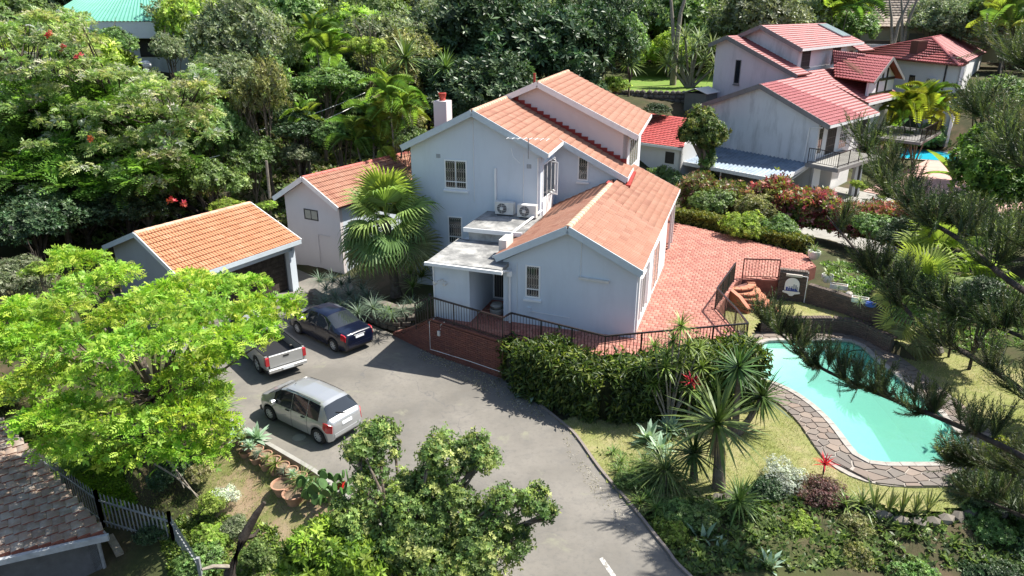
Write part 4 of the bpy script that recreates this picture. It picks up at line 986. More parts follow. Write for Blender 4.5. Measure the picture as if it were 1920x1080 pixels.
# ------------------------------------------------------------------ garden walls of dark brick
def garden_wall(name, label, pts, z0, ztops, thick=.24, near=120, group=None, cap=True):
    t = thing(name, label, 'wall', tuple(V3(pts[0][0], pts[0][1], z0)), group=group); Ms = []; core = MB(); proto = None
    for i in range(len(pts) - 1):
        a, b_ = V3(pts[i][0], pts[i][1], z0), V3(pts[i + 1][0], pts[i + 1][1], z0); d = b_ - a; L = np.linalg.norm(d); d /= L; o_ = V3(d[1], -d[0], 0)
        if o_ @ (V3(0, 0, 0) - a) < 0: o_ = -o_
        za, zb = ztops[i], ztops[i + 1]
        core.prism([a + V3(0, 0, -.3), b_ + V3(0, 0, -.3), V3(b_[0], b_[1], zb), V3(a[0], a[1], za)], -o_ * thick)
        proto, m_ = brick_wall(t, a + o_ * .002, b_ + o_ * .002, z0 - .05, lambda x, za=za, zb=zb, L=L: za + (zb - za) * x / L, M['brick_dark'], o_); Ms += m_
        if cap:
            q = MB(); chamfer_box(q, (-.05, -.14, 0), (.05, .14, .06), .008); cm = unit_mesh('coping_brick', q, M['brick_dark'])
            for x in np.arange(.06, L, .115):
                u_ = V3(d[0], d[1], (zb - za) / L); u_ /= np.linalg.norm(u_); put(cm, 'coping_brick', t, m4(V3(*(a + d * x)[:2], za + (zb - za) * x / L) - o_ * thick / 2, u_, -o_, np.cross(u_, -o_)))
    core.build('wall_core', M['mortar_dark'], t)
    pieces('brick', proto, Ms, t, near, 'brickwork')
    return t
mwa, mwb = at(1455, 560, .65), at(1509, 567, .65)
mural = garden_wall('mural_wall', 'tall dark brick wall panel carrying a white arched plaque beside the steps', [mwa, mwb], .65, [1.98, 1.98], .3)
mt_ = (mwb - mwa) / np.linalg.norm(mwb - mwa); mo = V3(mt_[1], -mt_[0], 0)
if mo @ -mwa < 0: mo = -mo
gw_pts = spline([mwb + mt_ * .02, at(1560, 582, .65), at(1616, 600, .65), at(1660, 614, .65), at(1702, 633, .65)], 3)
garden_wall('garden_wall', 'curving dark brick garden wall with pots and clutter along its top', gw_pts, .65, list(np.linspace(1.45, 1.35, len(gw_pts))))
lw_pts = spline([at(px, py, .12) for px, py in LOWW], 3)
garden_wall('pool_wall', 'low curved brown brick wall behind the far end of the pool', lw_pts, .12, [.68] * len(lw_pts), .24)
# end wall below the terrace corner by the pool
ec = at(1408, 690, 0)
garden_wall('terrace_end_wall', 'dark brick end wall under the terrace corner beside the pool', [TER[4] + V3(.0, -.03, 0), TER[4] + V3(.15, 1.6, 0)], .05, [1.44, 1.44], .2)
# plaque: white arch with a small blue and grey city skyline
pc = (mwa + mwb) / 2 - mt_ * .02 + mo * .06; pc[2] = 1.12
pl = thing('wall_plaque', 'white arched wall plaque showing a blue and grey city skyline', 'plaque', tuple(pc))
pp = lambda x, z, k=0.: pc + mt_ * x + V3(0, 0, z) + mo * k
arch = [(-.30, 0)] + [(.30 * math.cos(a) * -1, .32 + .30 * math.sin(a)) for a in np.linspace(0, math.pi, 11)] + [(.30, 0), (.36, -.02), (.36, -.08), (.15, -.13), (.06, -.22), (-.06, -.22), (-.15, -.13), (-.36, -.08), (-.36, -.02)]
q = MB(); q.prism([pp(x, z) for x, z in arch], mo * .03); q.build('backplate', M['white'], pl)
for k, (x, w_, h_) in enumerate(((-.24, .08, .18), (-.14, .07, .14), (-.05, .07, .16), (.03, .08, .12), (.12, .06, .14), (.18, .06, .1))):
    q = MB(); q.prism([pp(x, .03, .03), pp(x + w_, .03, .03), pp(x + w_, h_, .03), pp(x, h_, .03)], mo * .02); q.build('skyline_block', M['blue'], pl)
for k, (x, w_, h_) in enumerate(((-.02, .05, .24), (.05, .06, .33), (.13, .07, .30), (.20, .05, .22), (-.12, .05, .22))):
    q = MB(); q.prism([pp(x, .04, .031), pp(x + w_, .04, .031), pp(x + w_, h_, .031), pp(x, h_, .031)], mo * .008); q.build('skyline_tower', M['shieldgrey'], pl)
q = MB(); q.prism([pp(-.29, 0, .031), pp(.29, 0, .031), pp(.29, .035, .031), pp(-.29, .035, .031)], mo * .012); q.build('skyline_base', M['blue'], pl)
wl_ = thing('wall_lamp', 'cream strip lamp with white conduit above the arched plaque', 'lamp', tuple(pp(0, .75)))
q = MB(); q.bar(pp(-.3, .74, .05), pp(.36, .74, .05), .1, .1); q.build('lamp_body', M['gold_bar'], wl_)
q = MB(); q.tube([pp(.36, .74, .03), pp(.58, .74, .03), pp(.58, -.45, .03)], .018, 6); q.build('pipe', M['white'], wl_)
# ------------------------------------------------------------------ pool
pool = thing('swimming_pool', 'long kidney shaped green swimming pool with crazy paving round it', 'swimming pool', tuple(np.mean(POOL, 0) * V3(1, 1, 0)))
pool['kind'] = 'structure'
n_p = len(POOL)
q = MB(); vs = POOL + [p - V3(0, 0, 2.4) for p in POOL]
q.add(vs, [(i, (i + 1) % n_p, n_p + (i + 1) % n_p, n_p + i) for i in range(n_p)]); q.build('pool_wall', M['pool_shell'], pool, fix=False)
q = MB(); tl_ = [(p + V3(0, 0, -.02)) for p in offset(POOL, -.006)]; tl2 = [p - V3(0, 0, .14) for p in tl_]
q.add(tl_ + tl2, [(i, (i + 1) % n_p, n_p + (i + 1) % n_p, n_p + i) for i in range(n_p)]); q.build('waterline_tiles', dual('waterline_tile', (.10, .17, .17), (.22, .30, .28), 14, .4, .6, .3, 50, .05), pool, fix=False)
pa, pb = at(1420, 672, 0), at(1815, 850, 0); px_ = (pb - pa) / np.linalg.norm(pb - pa); py_ = V3(-px_[1], px_[0], 0); LP = np.linalg.norm(pb - pa)
def floor_z(t):
    for k in range(4):
        if t < .3 + .32 * k: return -.22 - .24 * k
    return -1.15 - .85 * np.clip((t - 1.6) / (LP - 3.2), 0, 1)
V_, F_ = [], []
ts = np.concatenate([[-.8], np.repeat(np.array([.3, .62, .94, 1.26]), 2) + np.tile([-.004, .004], 4), np.linspace(1.6, LP + 1.2, 14)]); us_ = np.linspace(-3.8, 3.8, 20)
for t in ts:
    for u in us_: V_.append(pa + px_ * t + py_ * u + V3(0, 0, floor_z(t)))
for i in range(len(ts) - 1):
    for j in range(len(us_) - 1): a = i * len(us_) + j; F_.append((a, a + len(us_), a + len(us_) + 1, a + 1))
fm = np_mesh('pool_floor', V_, F_, M['pool_shell'])
bm = bmesh.new(); bm.from_mesh(fm); bad = [f for f in bm.faces if not inpoly(np.array([f.calc_center_median().x]), np.array([f.calc_center_median().y]), offset(POOL, .45))[0]]
bmesh.ops.delete(bm, geom=bad, context='FACES'); bm.to_mesh(fm); bm.free(); link(fm, 'pool_floor', pool)
# water
m, n, l, b = nt('pool_water')
n.remove(b); p_ = pos(n)
fr = n.new('ShaderNodeFresnel'); fr.inputs[0].default_value = 1.33
tr = n.new('ShaderNodeBsdfTransparent'); tr.inputs[0].default_value = (.97, 1, .99, 1)
gl = n.new('ShaderNodeBsdfGlossy'); gl.inputs['Roughness'].default_value = .03
df = n.new('ShaderNodeBsdfDiffuse'); df.inputs[0].default_value = (.25, .70, .53, 1)
m1 = n.new('ShaderNodeMixShader'); m1.inputs[0].default_value = .38; l.new(tr.outputs[0], m1.inputs[1]); l.new(df.outputs[0], m1.inputs[2])
mx = n.new('ShaderNodeMixShader'); l.new(fr.outputs[0], mx.inputs[0]); l.new(m1.outputs[0], mx.inputs[1]); l.new(gl.outputs[0], mx.inputs[2]); l.new(mx.outputs[0], n['Material Output'].inputs[0])
bp = n.new('ShaderNodeBump'); bp.inputs['Strength'].default_value = .3; bp.inputs['Distance'].default_value = .05; l.new(noise(n, l, 2.6, 3, .5, p_), bp.inputs['Height'])
for sh in (fr, gl): l.new(bp.outputs[0], sh.inputs['Normal'])
ab = n.new('ShaderNodeVolumeAbsorption'); ab.inputs[0].default_value = (.10, .83, .68, 1); ab.inputs[1].default_value = .27; l.new(ab.outputs[0], n['Material Output'].inputs[1])
M['water'] = m
q = MB(); wp_ = offset(POOL, -.012); q.prism([V3(p[0], p[1], -.02) for p in wp_], (0, 0, -2.3)); bmw = q.build('water', m, None, kind='structure')
# coping and crazy paving
def ring_quad(name, inner, outer, z, mat, parent, th=.1):
    q = MB(); k = len(inner)
    top_i = [V3(p[0], p[1], z) for p in inner]; top_o = [V3(p[0], p[1], z) for p in outer]; lo_o = [V3(p[0], p[1], z - th) for p in outer]; lo_i = [V3(p[0], p[1], z - th) for p in inner]
    q.add(top_i + top_o + lo_o + lo_i, [(i, (i + 1) % k, k + (i + 1) % k, k + i) for i in range(k)] + [(k + i, k + (i + 1) % k, 2 * k + (i + 1) % k, 2 * k + i) for i in range(k)] + [((i + 1) % k, i, 3 * k + i, 3 * k + (i + 1) % k) for i in range(k)])
    return q.build(name, mat, parent)
cop_o = offset(POOL, .17)
# coping slabs, one by one
k = 0; i = 0
arcl = np.cumsum([0] + [np.linalg.norm(POOL[(j + 1) % n_p] - POOL[j]) for j in range(n_p)])
def along(poly, t):
    t = t % arcl[-1]; j = int(np.searchsorted(arcl, t, side='right') - 1); j = min(j, n_p - 1); f = (t - arcl[j]) / (arcl[j + 1] - arcl[j]); return poly[j] * (1 - f) + poly[(j + 1) % n_p] * f
ring_quad('coping_bed', POOL, cop_o, .085, M['grout'], pool, .2)
inn = offset(POOL, -.03); nc_ = int(arcl[-1] / .42)
for j in range(nc_):
    t0, t1 = arcl[-1] * j / nc_ + .006, arcl[-1] * (j + 1) / nc_ - .006
    a, b_, c_, d_ = along(inn, t0), along(inn, t1), along(cop_o, t1), along(cop_o, t0)
    q = MB(); zz = .12 + RNG.normal(0, .003); q.hexa([V3(p[0], p[1], .06) for p in (a, b_, c_, d_)] + [V3(p[0], p[1], zz) for p in (a, b_, c_, d_)]); q.build('coping_slab', M['coping'], pool)
# crazy paving: irregular slabs cut from a strip as long as the pool edge
SW_ = lambda t: 1.02
out_o = offset(POOL, 1.08)
surround = thing('pool_paving', 'crazy paved stone surround of the pool', 'paving', tuple(np.mean(POOL, 0) * V3(1, 1, 0))); surround['kind'] = 'structure'
ring_quad('paving_bed', cop_o, out_o, .062, M['grout'], surround, .3)
LA = arcl[-1]; seeds = []
tries = 0
while len(seeds) < 250 and tries < 20000:
    tries += 1; c_ = np.array([RNG.random() * LA, RNG.random()]); ok_ = True
    for s_ in seeds:
        dx = abs(c_[0] - s_[0]); dx = min(dx, LA - dx)
        if dx * dx + (c_[1] - s_[1]) ** 2 < .30 ** 2: ok_ = False; break
    if ok_: seeds.append(c_)
def clip_half(poly, p, nn):
    out = []
    for i in range(len(poly)):
        a, b_ = poly[i], poly[(i + 1) % len(poly)]; da, db = (a - p) @ nn, (b_ - p) @ nn
        if da <= 0: out.append(a)
        if (da < 0) != (db < 0) and abs(da - db) > 1e-9: out.append(a + (b_ - a) * da / (da - db))
    return out
for c_ in seeds:
    poly = [c_ * V3(1, 0)[:2] * 0 + np.array(v) for v in ((c_[0] - 1, .0), (c_[0] + 1, .0), (c_[0] + 1, 1.0), (c_[0] - 1, 1.0))]
    for s_ in seeds:
        for sh in (0, LA, -LA):
            o_ = s_ + np.array([sh, 0]); d_ = o_ - c_; L = np.hypot(*d_)
            if 1e-6 < L < 1.6: poly = clip_half(poly, c_ + d_ / 2 - d_ / L * .016, d_ / L)
    if len(poly) < 3: continue
    W = []
    for t, v in poly:
        e = .02 * math.sin(t * 23) ; W.append(along(cop_o, t) * (1 - v) + along(out_o, t) * v)
    zz = .095 + RNG.normal(0, .006); q = MB(); k = len(W)
    ctr = np.mean(W, 0)
    top = [V3(*(p + (ctr - p) * .03)[:2], zz) for p in W]; bot = [V3(p[0], p[1], .05) for p in W]
    q.add(bot + top, [(i, (i + 1) % k, k + (i + 1) % k, k + i) for i in range(k)] + [tuple(range(k, 2 * k))]); q.build('paving_stone', M['stone'], surround)
# cleaner hose lying on the water
q = MB(); hc = at(1627, 672, .0); q.tube([hc + V3(.75 * math.cos(a), .75 * math.sin(a) * 1.0, .0) for a in np.linspace(.6, 4.4, 18)], .02, 6); props(q.build('pool_hose', M['blackplastic'], None, 60), 'thin dark cleaner hose curling on the pool water', 'hose')

# ------------------------------------------------------------------ stacked block wall of the palm bed
bw = thing('block_wall', 'stacked concrete block retaining wall of the palm bed behind the navy sedan', 'wall', tuple(at(720, 615)))
blk = MB()
v = [(-.2, 0, 0), (.2, 0, 0), (.2, .28, 0), (-.2, .28, 0), (-.2, .0, .19), (.2, .0, .19), (.2, .28, .19), (-.2, .28, .19), (-.13, -.09, .015), (.13, -.09, .015), (.13, -.09, .165), (-.13, -.09, .165)]
blk.add(v, [(3, 2, 1, 0), (4, 5, 6, 7), (1, 2, 6, 5), (2, 3, 7, 6), (3, 0, 4, 7), (8, 9, 10, 11), (0, 1, 9, 8), (1, 5, 10, 9), (5, 4, 11, 10), (4, 0, 8, 11)])
bme = unit_mesh('wall_block', blk, M['block'])
bl_pts = spline([at(778, 617, 0), at(735, 618, 0), at(690, 600, 0), at(645, 586, 0), at(600, 578, 0), at(575, 562, 0)], 8)
cum = np.cumsum([0] + [np.linalg.norm(bl_pts[i + 1] - bl_pts[i]) for i in range(len(bl_pts) - 1)])
for r_ in range(5):
    for k in range(int(cum[-1] / .44)):
        t = (k + .5 * (r_ % 2) + .25) * .44
        if t > cum[-1] - .1 or (r_ > 2 and t > 3.2): continue
        j = int(np.searchsorted(cum, t) - 1); j = max(0, min(j, len(bl_pts) - 2)); d = bl_pts[j + 1] - bl_pts[j]; d /= np.linalg.norm(d); o_ = V3(d[1], -d[0], 0)
        if o_[1] > 0: o_ = -o_
        p = bl_pts[j] + d * (t - cum[j]) + V3(0, 0, .2 * r_ - .02) - o_ * (.05 * r_ + RNG.normal(0, .012)); an = RNG.normal(0, .05)
        x_ = d * math.cos(an) + o_ * math.sin(an); y_ = -o_ * math.cos(an) + d * math.sin(an)
        put(bme, 'wall_block', bw, m4(p, x_, y_, V3(0, 0, 1)))

# ------------------------------------------------------------------ lower house at the bottom left
lh = thing('low_house', 'low house corner with mossy brown tiled roof at the bottom left', 'house', tuple(at(150, 1010, -2.5)))
e0 = at(195, 1000, -.35); e1 = at(-160, 1080, -.35); k0 = at(2, 812, .1)
ue = e0 - e1; ue /= np.linalg.norm(ue); vv_ = V3(-ue[1], ue[0], 0)
if vv_[1] < 0: vv_ = -vv_
re0 = e0 + vv_ * 5.5 - ue * .9 + V3(0, 0, 1.5); re0 = e0 + (V3(k0[0], k0[1], 0) - V3(e0[0], e0[1], 0)) * 1.15 + V3(0, 0, 1.25)
re1 = re0 - ue * 8; e1 = e0 - ue * 9
lr = deck(lh, [e0, e1, re1, re0], name='roof')
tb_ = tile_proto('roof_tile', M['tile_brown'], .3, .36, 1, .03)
pieces('roof_tile', tb_, roof_plane(e1, e0, re1, re0), lr, 300, 'roof_tiling')
q = MB(); q.bar(e0 + V3(0, 0, -.1) - vv_ * .06 + ue * .1, e1 + V3(0, 0, -.1) - vv_ * .06, .12, .16); q.build('gutter', plain('grey_gutter', (.34, .36, .38), .5, 0, .2, 5), lh)
q = MB(); q.bar(e0 + V3(0, 0, -.08) + ue * .03, re0 + V3(0, 0, -.08) + ue * .03, .05, .16); q.build('fascia', M['trim_grey'], lh)
q = MB(); a = e0 + vv_ * .45 - ue * .35; q.prism([V3(a[0], a[1], -3.6), V3(*(a - ue * 9)[:2], -3.6), V3(*(a - ue * 9)[:2], -.42), V3(a[0], a[1], -.42)], vv_ * .2); q.build('wall', plain('dark_grey_plaster', (.10, .10, .105), .9, 0, .2, 3), lh)
q = MB(); b2_ = a + (re0 - e0) * V3(1, 1, 0) * .95; q.prism([V3(a[0], a[1], -3.6), V3(b2_[0], b2_[1], -3.6), V3(b2_[0], b2_[1], .6), V3(a[0], a[1], -.42)], -ue * .2); q.build('wall', M['wall_grey'], lh)
q = MB(); q.tube([e0 + V3(0, 0, -.16), a + ue * .06 + V3(0, 0, -.5), V3(*(a + ue * .06)[:2], -3.2)], .05, 8); q.build('downpipe', M['steel'], lh)

# ------------------------------------------------------------------ steel palisade fence
pal = MB(); pal.add([(-.03, 0, 0), (0, -.02, 0), (.03, 0, 0), (-.03, 0, 1.14), (0, -.02, 1.14), (.03, 0, 1.14), (0, -.005, 1.22)], [(0, 1, 4, 3), (1, 2, 5, 4), (2, 0, 3, 5), (3, 4, 6), (4, 5, 6), (5, 3, 6)])
pal_me = unit_mesh('pale', pal, M['steel'])
def palisade(label, a, b_):
    t = thing('palisade_fence', label, 'fence', tuple(a)); d = b_ - a; L = np.linalg.norm(d[:2]); u = V3(d[0], d[1], 0) / L; o_ = V3(u[1], -u[0], 0)
    for h in (.22, .95): q = MB(); q.bar(a + V3(0, 0, h), b_ + V3(0, 0, h), .03, .05); q.build('cross_rail', M['steel'], t)
    for k in range(max(1, round(L / 2.4)) + 1):
        p = a + d * k / max(1, round(L / 2.4)); q = MB(); q.box((p[0] - .04, p[1] - .04, p[2] - .3), (p[0] + .04, p[1] + .04, p[2] + 1.28)); q.build('post', M['steel'], t)
    for x in np.arange(.12, L, .155):
        put(pal_me, 'pale', t, m4(a + d * x / L - o_ * .03, u, -o_, V3(0, 0, 1)))
    return t
f0, f1, f2, f3 = at(-60, 800, -1.05), at(195, 988, -1.5), at(330, 1030, -1.5), at(385, 1120, -1.55)
palisade('long run of grey steel palisade fence beside the mossy roof', f0, f1)
palisade('short run of grey steel palisade fence between two corner posts, bottom left', f1, f2)
palisade('last run of grey steel palisade fence turning down out of the frame', f2, f3)
q = MB(); q.bar(at(205, 1005, -1.4), at(225, 1040, -1.5), .2, .08); props(q.build('plank', M['bark_pale']), 'short wooden plank lying beside the corner of the mossy roof', 'plank')

# ------------------------------------------------------------------ pots along the drive
def pot(name, label, p, r_, h, group=None, soil=True):
    t = thing(name, label, 'pot', tuple(p), group=group)
    q = MB(); q.lathe(p, [(r_ * .62, 0), (r_ * .92, h * .85), (r_, h * .86), (r_ * 1.03, h), (r_ * .88, h), (r_ * .84, h * .82)], 18); q.build('bowl', M['terracotta'], t, 35)
    q = MB(); q.lathe(p, [(r_ * .86, h * .84), (r_ * .4, h * .88), (0.001, h * .9)], 18); q.build('earth', M['soil'], t, 60)
    return t
PP = [(452, 832), (468, 846), (485, 857), (501, 867), (517, 877), (533, 888), (549, 897), (566, 908)]
for k, (px, py) in enumerate(PP):
    pot('terracotta_pot', ['first', 'second', 'third', 'fourth', 'fifth', 'sixth', 'seventh', 'last'][k] + ' small planted terracotta pot from the left in the upper row along the drive', at(px, py, -.15), .19, .32, 'terracotta pots in a row along the drive')
for k, (px, py) in enumerate([(462, 862), (482, 873), (500, 884), (518, 893), (536, 902)]):
    pot('terracotta_pot', ['first', 'second', 'third', 'fourth', 'last'][k] + ' small empty terracotta pot from the left in the lower row', at(px, py, -.36), .18, .3, 'terracotta pots in the lower row')
pot('large_pot', 'large shallow terracotta pot, the left one of two standing on bare soil', at(531, 926, -.38), .31, .36)
pot('large_pot', 'large shallow terracotta pot, the right one of two standing on bare soil', at(554, 944, -.4), .33, .38)
def white_pot(label, p, r_=.3, h=.42):
    t = thing('white_pot', label, 'pot', tuple(p)); q = MB(); q.lathe(p, [(r_ * .55, 0), (r_ * .7, h * .1), (r_, h * .7), (r_ * .95, h), (r_ * .8, h), (r_ * .75, h * .8), (0.001, h * .8)], 16); q.build('bowl', M['offwhite'], t, 35); return t
WP1, WP2 = at(1525, 486, 1.5), at(1550, 529, 1.5)
white_pot('white tapered pot with leafy plant standing at the end of the red terrace', WP1); white_pot('round white urn with spiky plant on the garden wall end', WP2, .26, .36)
# things stacked on top of the garden wall
def crate(label, p, sz, ang, mat, cat='box'):
    t = thing('planter_box', label, cat, tuple(p), R(ang)); q = MB(); x, y, z = sz
    for lo, hi in (((-x, -y, 0), (x, y, .04)), ((-x, -y, .04), (-x + .03, y, z)), ((x - .03, -y, .04), (x, y, z)), ((-x + .03, -y, .04), (x - .03, -y + .03, z)), ((-x + .03, y - .03, .04), (x - .03, y, z))): q.box(lo, hi)
    q.build('tray', mat, t, local=True); q = MB(); q.box((-x + .03, -y + .03, .04), (x - .03, y - .03, z * .8)); q.build('earth', M['soil'], t, local=True)
for label, px, py, sz, an, mt in (('long white planter box on the garden wall, nearest the plaque wall', 1572, 541, (.35, .14, .2), -25, 'offwhite'), ('white planter box on the garden wall beside the blue bag', 1612, 566, (.32, .14, .2), -28, 'offwhite')):
    crate(label, at(px, py, 1.42), sz, an, M[mt])
q = MB(); rr = random.Random(5)
def lump(name, label, p, r_, mat, cat, sq=.5, seed=1):
    rr_ = np.random.default_rng(seed); bm = bmesh.new(); bmesh.ops.create_icosphere(bm, subdivisions=2, radius=r_)
    for v in bm.verts: v.co *= 1 + rr_.normal(0, .12); v.co.z *= sq
    me = bpy.data.meshes.new(name); bm.to_mesh(me); bm.free(); me.materials.append(mat); o = link(me, name, origin=np.array(p)); return props(o, label, cat)
lump('cloth_bundle', 'crumpled blue cloth bundle lying on the garden wall', at(1632, 571, 1.5), .22, plain('blue_cloth', (.06, .12, .42), .9), 'bundle', .5, 2)
lump('cloth_bundle', 'crumpled dark bag lying on the garden wall left of the blue bundle', at(1618, 562, 1.5), .2, M['blackplastic'], 'bundle', .5, 3)
pot('terracotta_pot', 'terracotta pot standing on the garden wall right of the blue bundle', at(1652, 574, 1.42), .18, .3)
q = MB(); q.bar(at(1561, 572, .65), at(1577, 532, 1.5), .05, .05); props(q.build('pole', M['bark']), 'wooden pole leaning against the garden wall', 'pole')
lump('white_stone', 'pale rock on the garden wall between the planter boxes', at(1592, 551, 1.45), .15, M['coping'], 'rock', .7, 4)
lump('pale_rock', 'rough pale rock lying on the lawn under the leaning palm', at(1752, 655, .15), .34, M['rubble'], 'rock', .6, 5)
# flat patch cover in the drive
q = MB(); c_ = at(561, 820, .004); q.lathe(c_, [(.001, 0.003), (.2, .003), (.21, 0)], 16); props(q.build('drain_cover', M['concrete']), 'small round concrete cover in the drive beside the silver hatchback', 'cover')
# basket by the door
bs = thing('planter_basket', 'stone planter standing in the shaded porch by the door', 'planter', tuple(hw(-5.6, -.1, 1.5)))
q = MB(); q.lathe(hw(-5.45, .5, 1.5), [(.2, 0), (.27, .1), (.28, .25), (.24, .27)], 12); q.build('lower_bowl', M['concrete'], bs, 40)
q = MB(); q.lathe(hw(-5.45, .5, 1.77), [(.18, 0), (.26, .12), (.2, .2), (.001, .22)], 12); q.build('upper_bowl', M['concrete'], bs, 40)

# ------------------------------------------------------------------ vehicles (x forward from the tail, y left, z up)
def loft_body(L, W, keys, arches, paint, root, glassm, side_win, front_glass, rear_glass, nst=70, open_bed=None):
    """keys: list of (x, z_low, z_belt, z_top, half_width, half_width_top)"""
    K = np.array(keys, float); xs = sorted(set(np.round(np.concatenate([np.linspace(K[0, 0], K[-1, 0], nst), K[:, 0]] + [np.array(w) for w in side_win] + [np.array(front_glass), np.array(rear_glass)]), 4)))
    xs = np.array(xs); I = lambda c: np.interp(xs, K[:, 0], K[:, c])
    zl_, zb, zt, hwid, ht = I(1), I(2), I(3), I(4), I(5)
    for ax, ar, az in arches:
        d = np.abs(xs - ax); h = np.where(d < ar, az + np.sqrt(np.maximum(0, ar ** 2 - d ** 2)), 0); zl_ = np.maximum(zl_, h)
    rings = []
    for i in range(len(xs)):
        a, b_, t, w, wt = zl_[i], zb[i], zt[i], hwid[i], ht[i]
        h = [(w * .965, a), (w, a + (b_ - a) * .3), (w * .995, a + (b_ - a) * .65), (w * .965, b_), (wt + (w * .965 - wt) * .04, b_ + (t - b_) * .88), (wt * .9, b_ + (t - b_) * .975), (wt * .5, t), (0, t + .012)]
        rings.append([(xs[i], y, z) for y, z in h] + [(xs[i], -y, z) for y, z in h[-2::-1]])
    n_ = len(rings[0]); v = [p for r_ in rings for p in r_]
    body = []; wins = {}
    for i in range(len(xs) - 1):
        xm = (xs[i] + xs[i + 1]) / 2
        for j in range(n_ - 1):
            f = (i * n_ + j, i * n_ + j + 1, (i + 1) * n_ + j + 1, (i + 1) * n_ + j); key = None
            jj = j if j < 7 else n_ - 2 - j
            if jj == 3:
                for k, (a, b_) in enumerate(side_win):
                    if a < xm < b_: key = ('side_window', k, j < 7)
            if jj >= 5 or (jj == 4):
                if front_glass[0] < xm < front_glass[1]: key = ('windscreen', 0, 0)
                if rear_glass[0] < xm < rear_glass[1]: key = ('rear_window', 0, 0)
            (body if key is None else wins.setdefault(key, [])).append(f)
    body += [tuple(range(n_)), tuple((len(xs) - 1) * n_ + j for j in range(n_ - 1, -1, -1))]
    def mk(name, faces, mat, sm=38):
        used = sorted(set(i for f in faces for i in f)); mp = {u: k for k, u in enumerate(used)}
        q = MB(); q.add([v[u] for u in used], [tuple(mp[i] for i in f) for f in faces]); return q.build(name, mat, root, sm, local=True)
    b_o = mk('body', body, paint)
    for key, fs in wins.items(): mk(key[0], fs, glassm)
    # dark underside and wheel housings
    q = MB(); q.box((.12, -W / 2 * .86, .2), (L - .12, W / 2 * .86, float(np.min(K[:, 2])) * .72)); q.build('underbody', M['blackplastic'], root, local=True)
    def surf(x, j):   # a point on the left side ring
        i = int(np.argmin(np.abs(xs - x))); return np.array(rings[i][j])
    return surf
def wheel(root, x, y, r_=.29, w=.18, spokes=7, rim='rim'):
    t = bpy.data.objects.new('wheel', None); COL.objects.link(t); t.parent = root; t.location = (x, y, r_); WL[t.name] = np.zeros(3)
    sg = 1 if y > 0 else -1
    q = MB(); pr = [(r_ * .62, -w / 2), (r_ * .93, -w / 2), (r_, -w * .36), (r_, w * .36), (r_ * .93, w / 2), (r_ * .62, w / 2)]; q.lathe((0, 0, 0), pr, 24)
    q.v = [(p[0], p[2], p[1]) for p in q.v]; q.build('tyre', M['tyre'], t, 40, local=True)
    q = MB(); q.lathe((0, 0, 0), [(r_ * .64, w * .42), (r_ * .58, w * .40), (r_ * .54, w * .2), (.001, w * .2)], 20); q.v = [(p[0], p[2] * sg, p[1]) for p in q.v]; q.build('rim_barrel', M['grille'], t, 40, local=True)
    q = MB(); q.lathe((0, 0, 0), [(r_ * .65, w * .44), (r_ * .57, w * .45), (r_ * .56, w * .40)], 20); q.v = [(p[0], p[2] * sg, p[1]) for p in q.v]
    for k in range(spokes):
        a = 2 * math.pi * k / spokes; d = np.array([math.cos(a), 0, math.sin(a)]); q.bar(d * r_ * .08 + np.array([0, sg * w * .43, 0]), d * r_ * .6 + np.array([0, sg * w * .43, 0]), r_ * .11, .02, (0, 1, 0))
    q.lathe((0, 0, 0), [(r_ * .16, w * .38), (r_ * .14, w * .48), (.001, w * .48)], 10); q.v[-30:] = [(p[0], p[2] * sg, p[1]) for p in q.v[-30:]]
    q.build('rim', M[rim], t, None, local=True)
def plate(root, x, y0, z, w=.46, h=.11, tilt=.0):
    q = MB(); q.hexa([(x - .012, y0 - w / 2, z), (x, y0 - w / 2, z), (x, y0 + w / 2, z), (x - .012, y0 + w / 2, z), (x - .012 + tilt, y0 - w / 2, z + h), (x + tilt, y0 - w / 2, z + h), (x + tilt, y0 + w / 2, z + h), (x - .012 + tilt, y0 + w / 2, z + h)])
    return q.build('number_plate', M['plate'], root, local=True)
def seams(root, surf, xs_, js=(0, 1, 2, 3), zoff=.0):
    for x in xs_:
        for sg in (1, -1):
            q = MB(); pts = [surf(x, j) * np.array([1, sg, 1]) + np.array([0, sg * .001, 0]) for j in js]; q.tube(pts, .0065, 4); q.build('door_seam', M['blackplastic'], root, local=True)
def handles(root, surf, xs_, j=2, dz=.04):
    for x in xs_:
        for sg in (1, -1):
            p = (surf(x, 2) * .45 + surf(x, 3) * .55) * np.array([1, sg, 1]) + np.array([0, sg * .018, dz]); q = MB(); q.bar(p - np.array([.09, 0, 0]), p + np.array([.09, 0, 0]), .03, .03); q.build('door_handle', M['blackplastic'], root, local=True)
def mirrors(root, surf, x, mat):
    for sg in (1, -1):
        p = surf(x, 3) * np.array([1, sg, 1]) + np.array([0, sg * .09, .08]); q = MB(); chamfer_box(q, (p[0] - .07, p[1] - .09, p[2] - .07), (p[0] + .07, p[1] + .09, p[2] + .07), .03); q.build('wing_mirror', mat, root, local=True)
def tail_lamps(root, surf, x0, x1, j0, j1, mat=None, out=.012, name='tail_lamp', f0=0., f1=1.):
    for sg in (1, -1):
        q = MB(); xs_ = np.linspace(x0, x1, 4); pts = []
        for x in xs_:
            a, b_ = surf(x, j0), surf(x, j1); a, b_ = a + (b_ - a) * f0, a + (b_ - a) * f1
            pts.append((a * np.array([1, sg, 1]) + np.array([-out * .6, sg * out, 0]), b_ * np.array([1, sg, 1]) + np.array([-out * .6, sg * out, 0])))
        for k in range(3):
            a, b_ = pts[k]; c_, d_ = pts[k + 1]; inn = np.array([.01, -sg * .05, 0]); q.hexa([a, c_, d_, b_, a + inn, c_ + inn, d_ + inn, b_ + inn])
        q.build(name, mat or M['lens_red'], root, local=True)

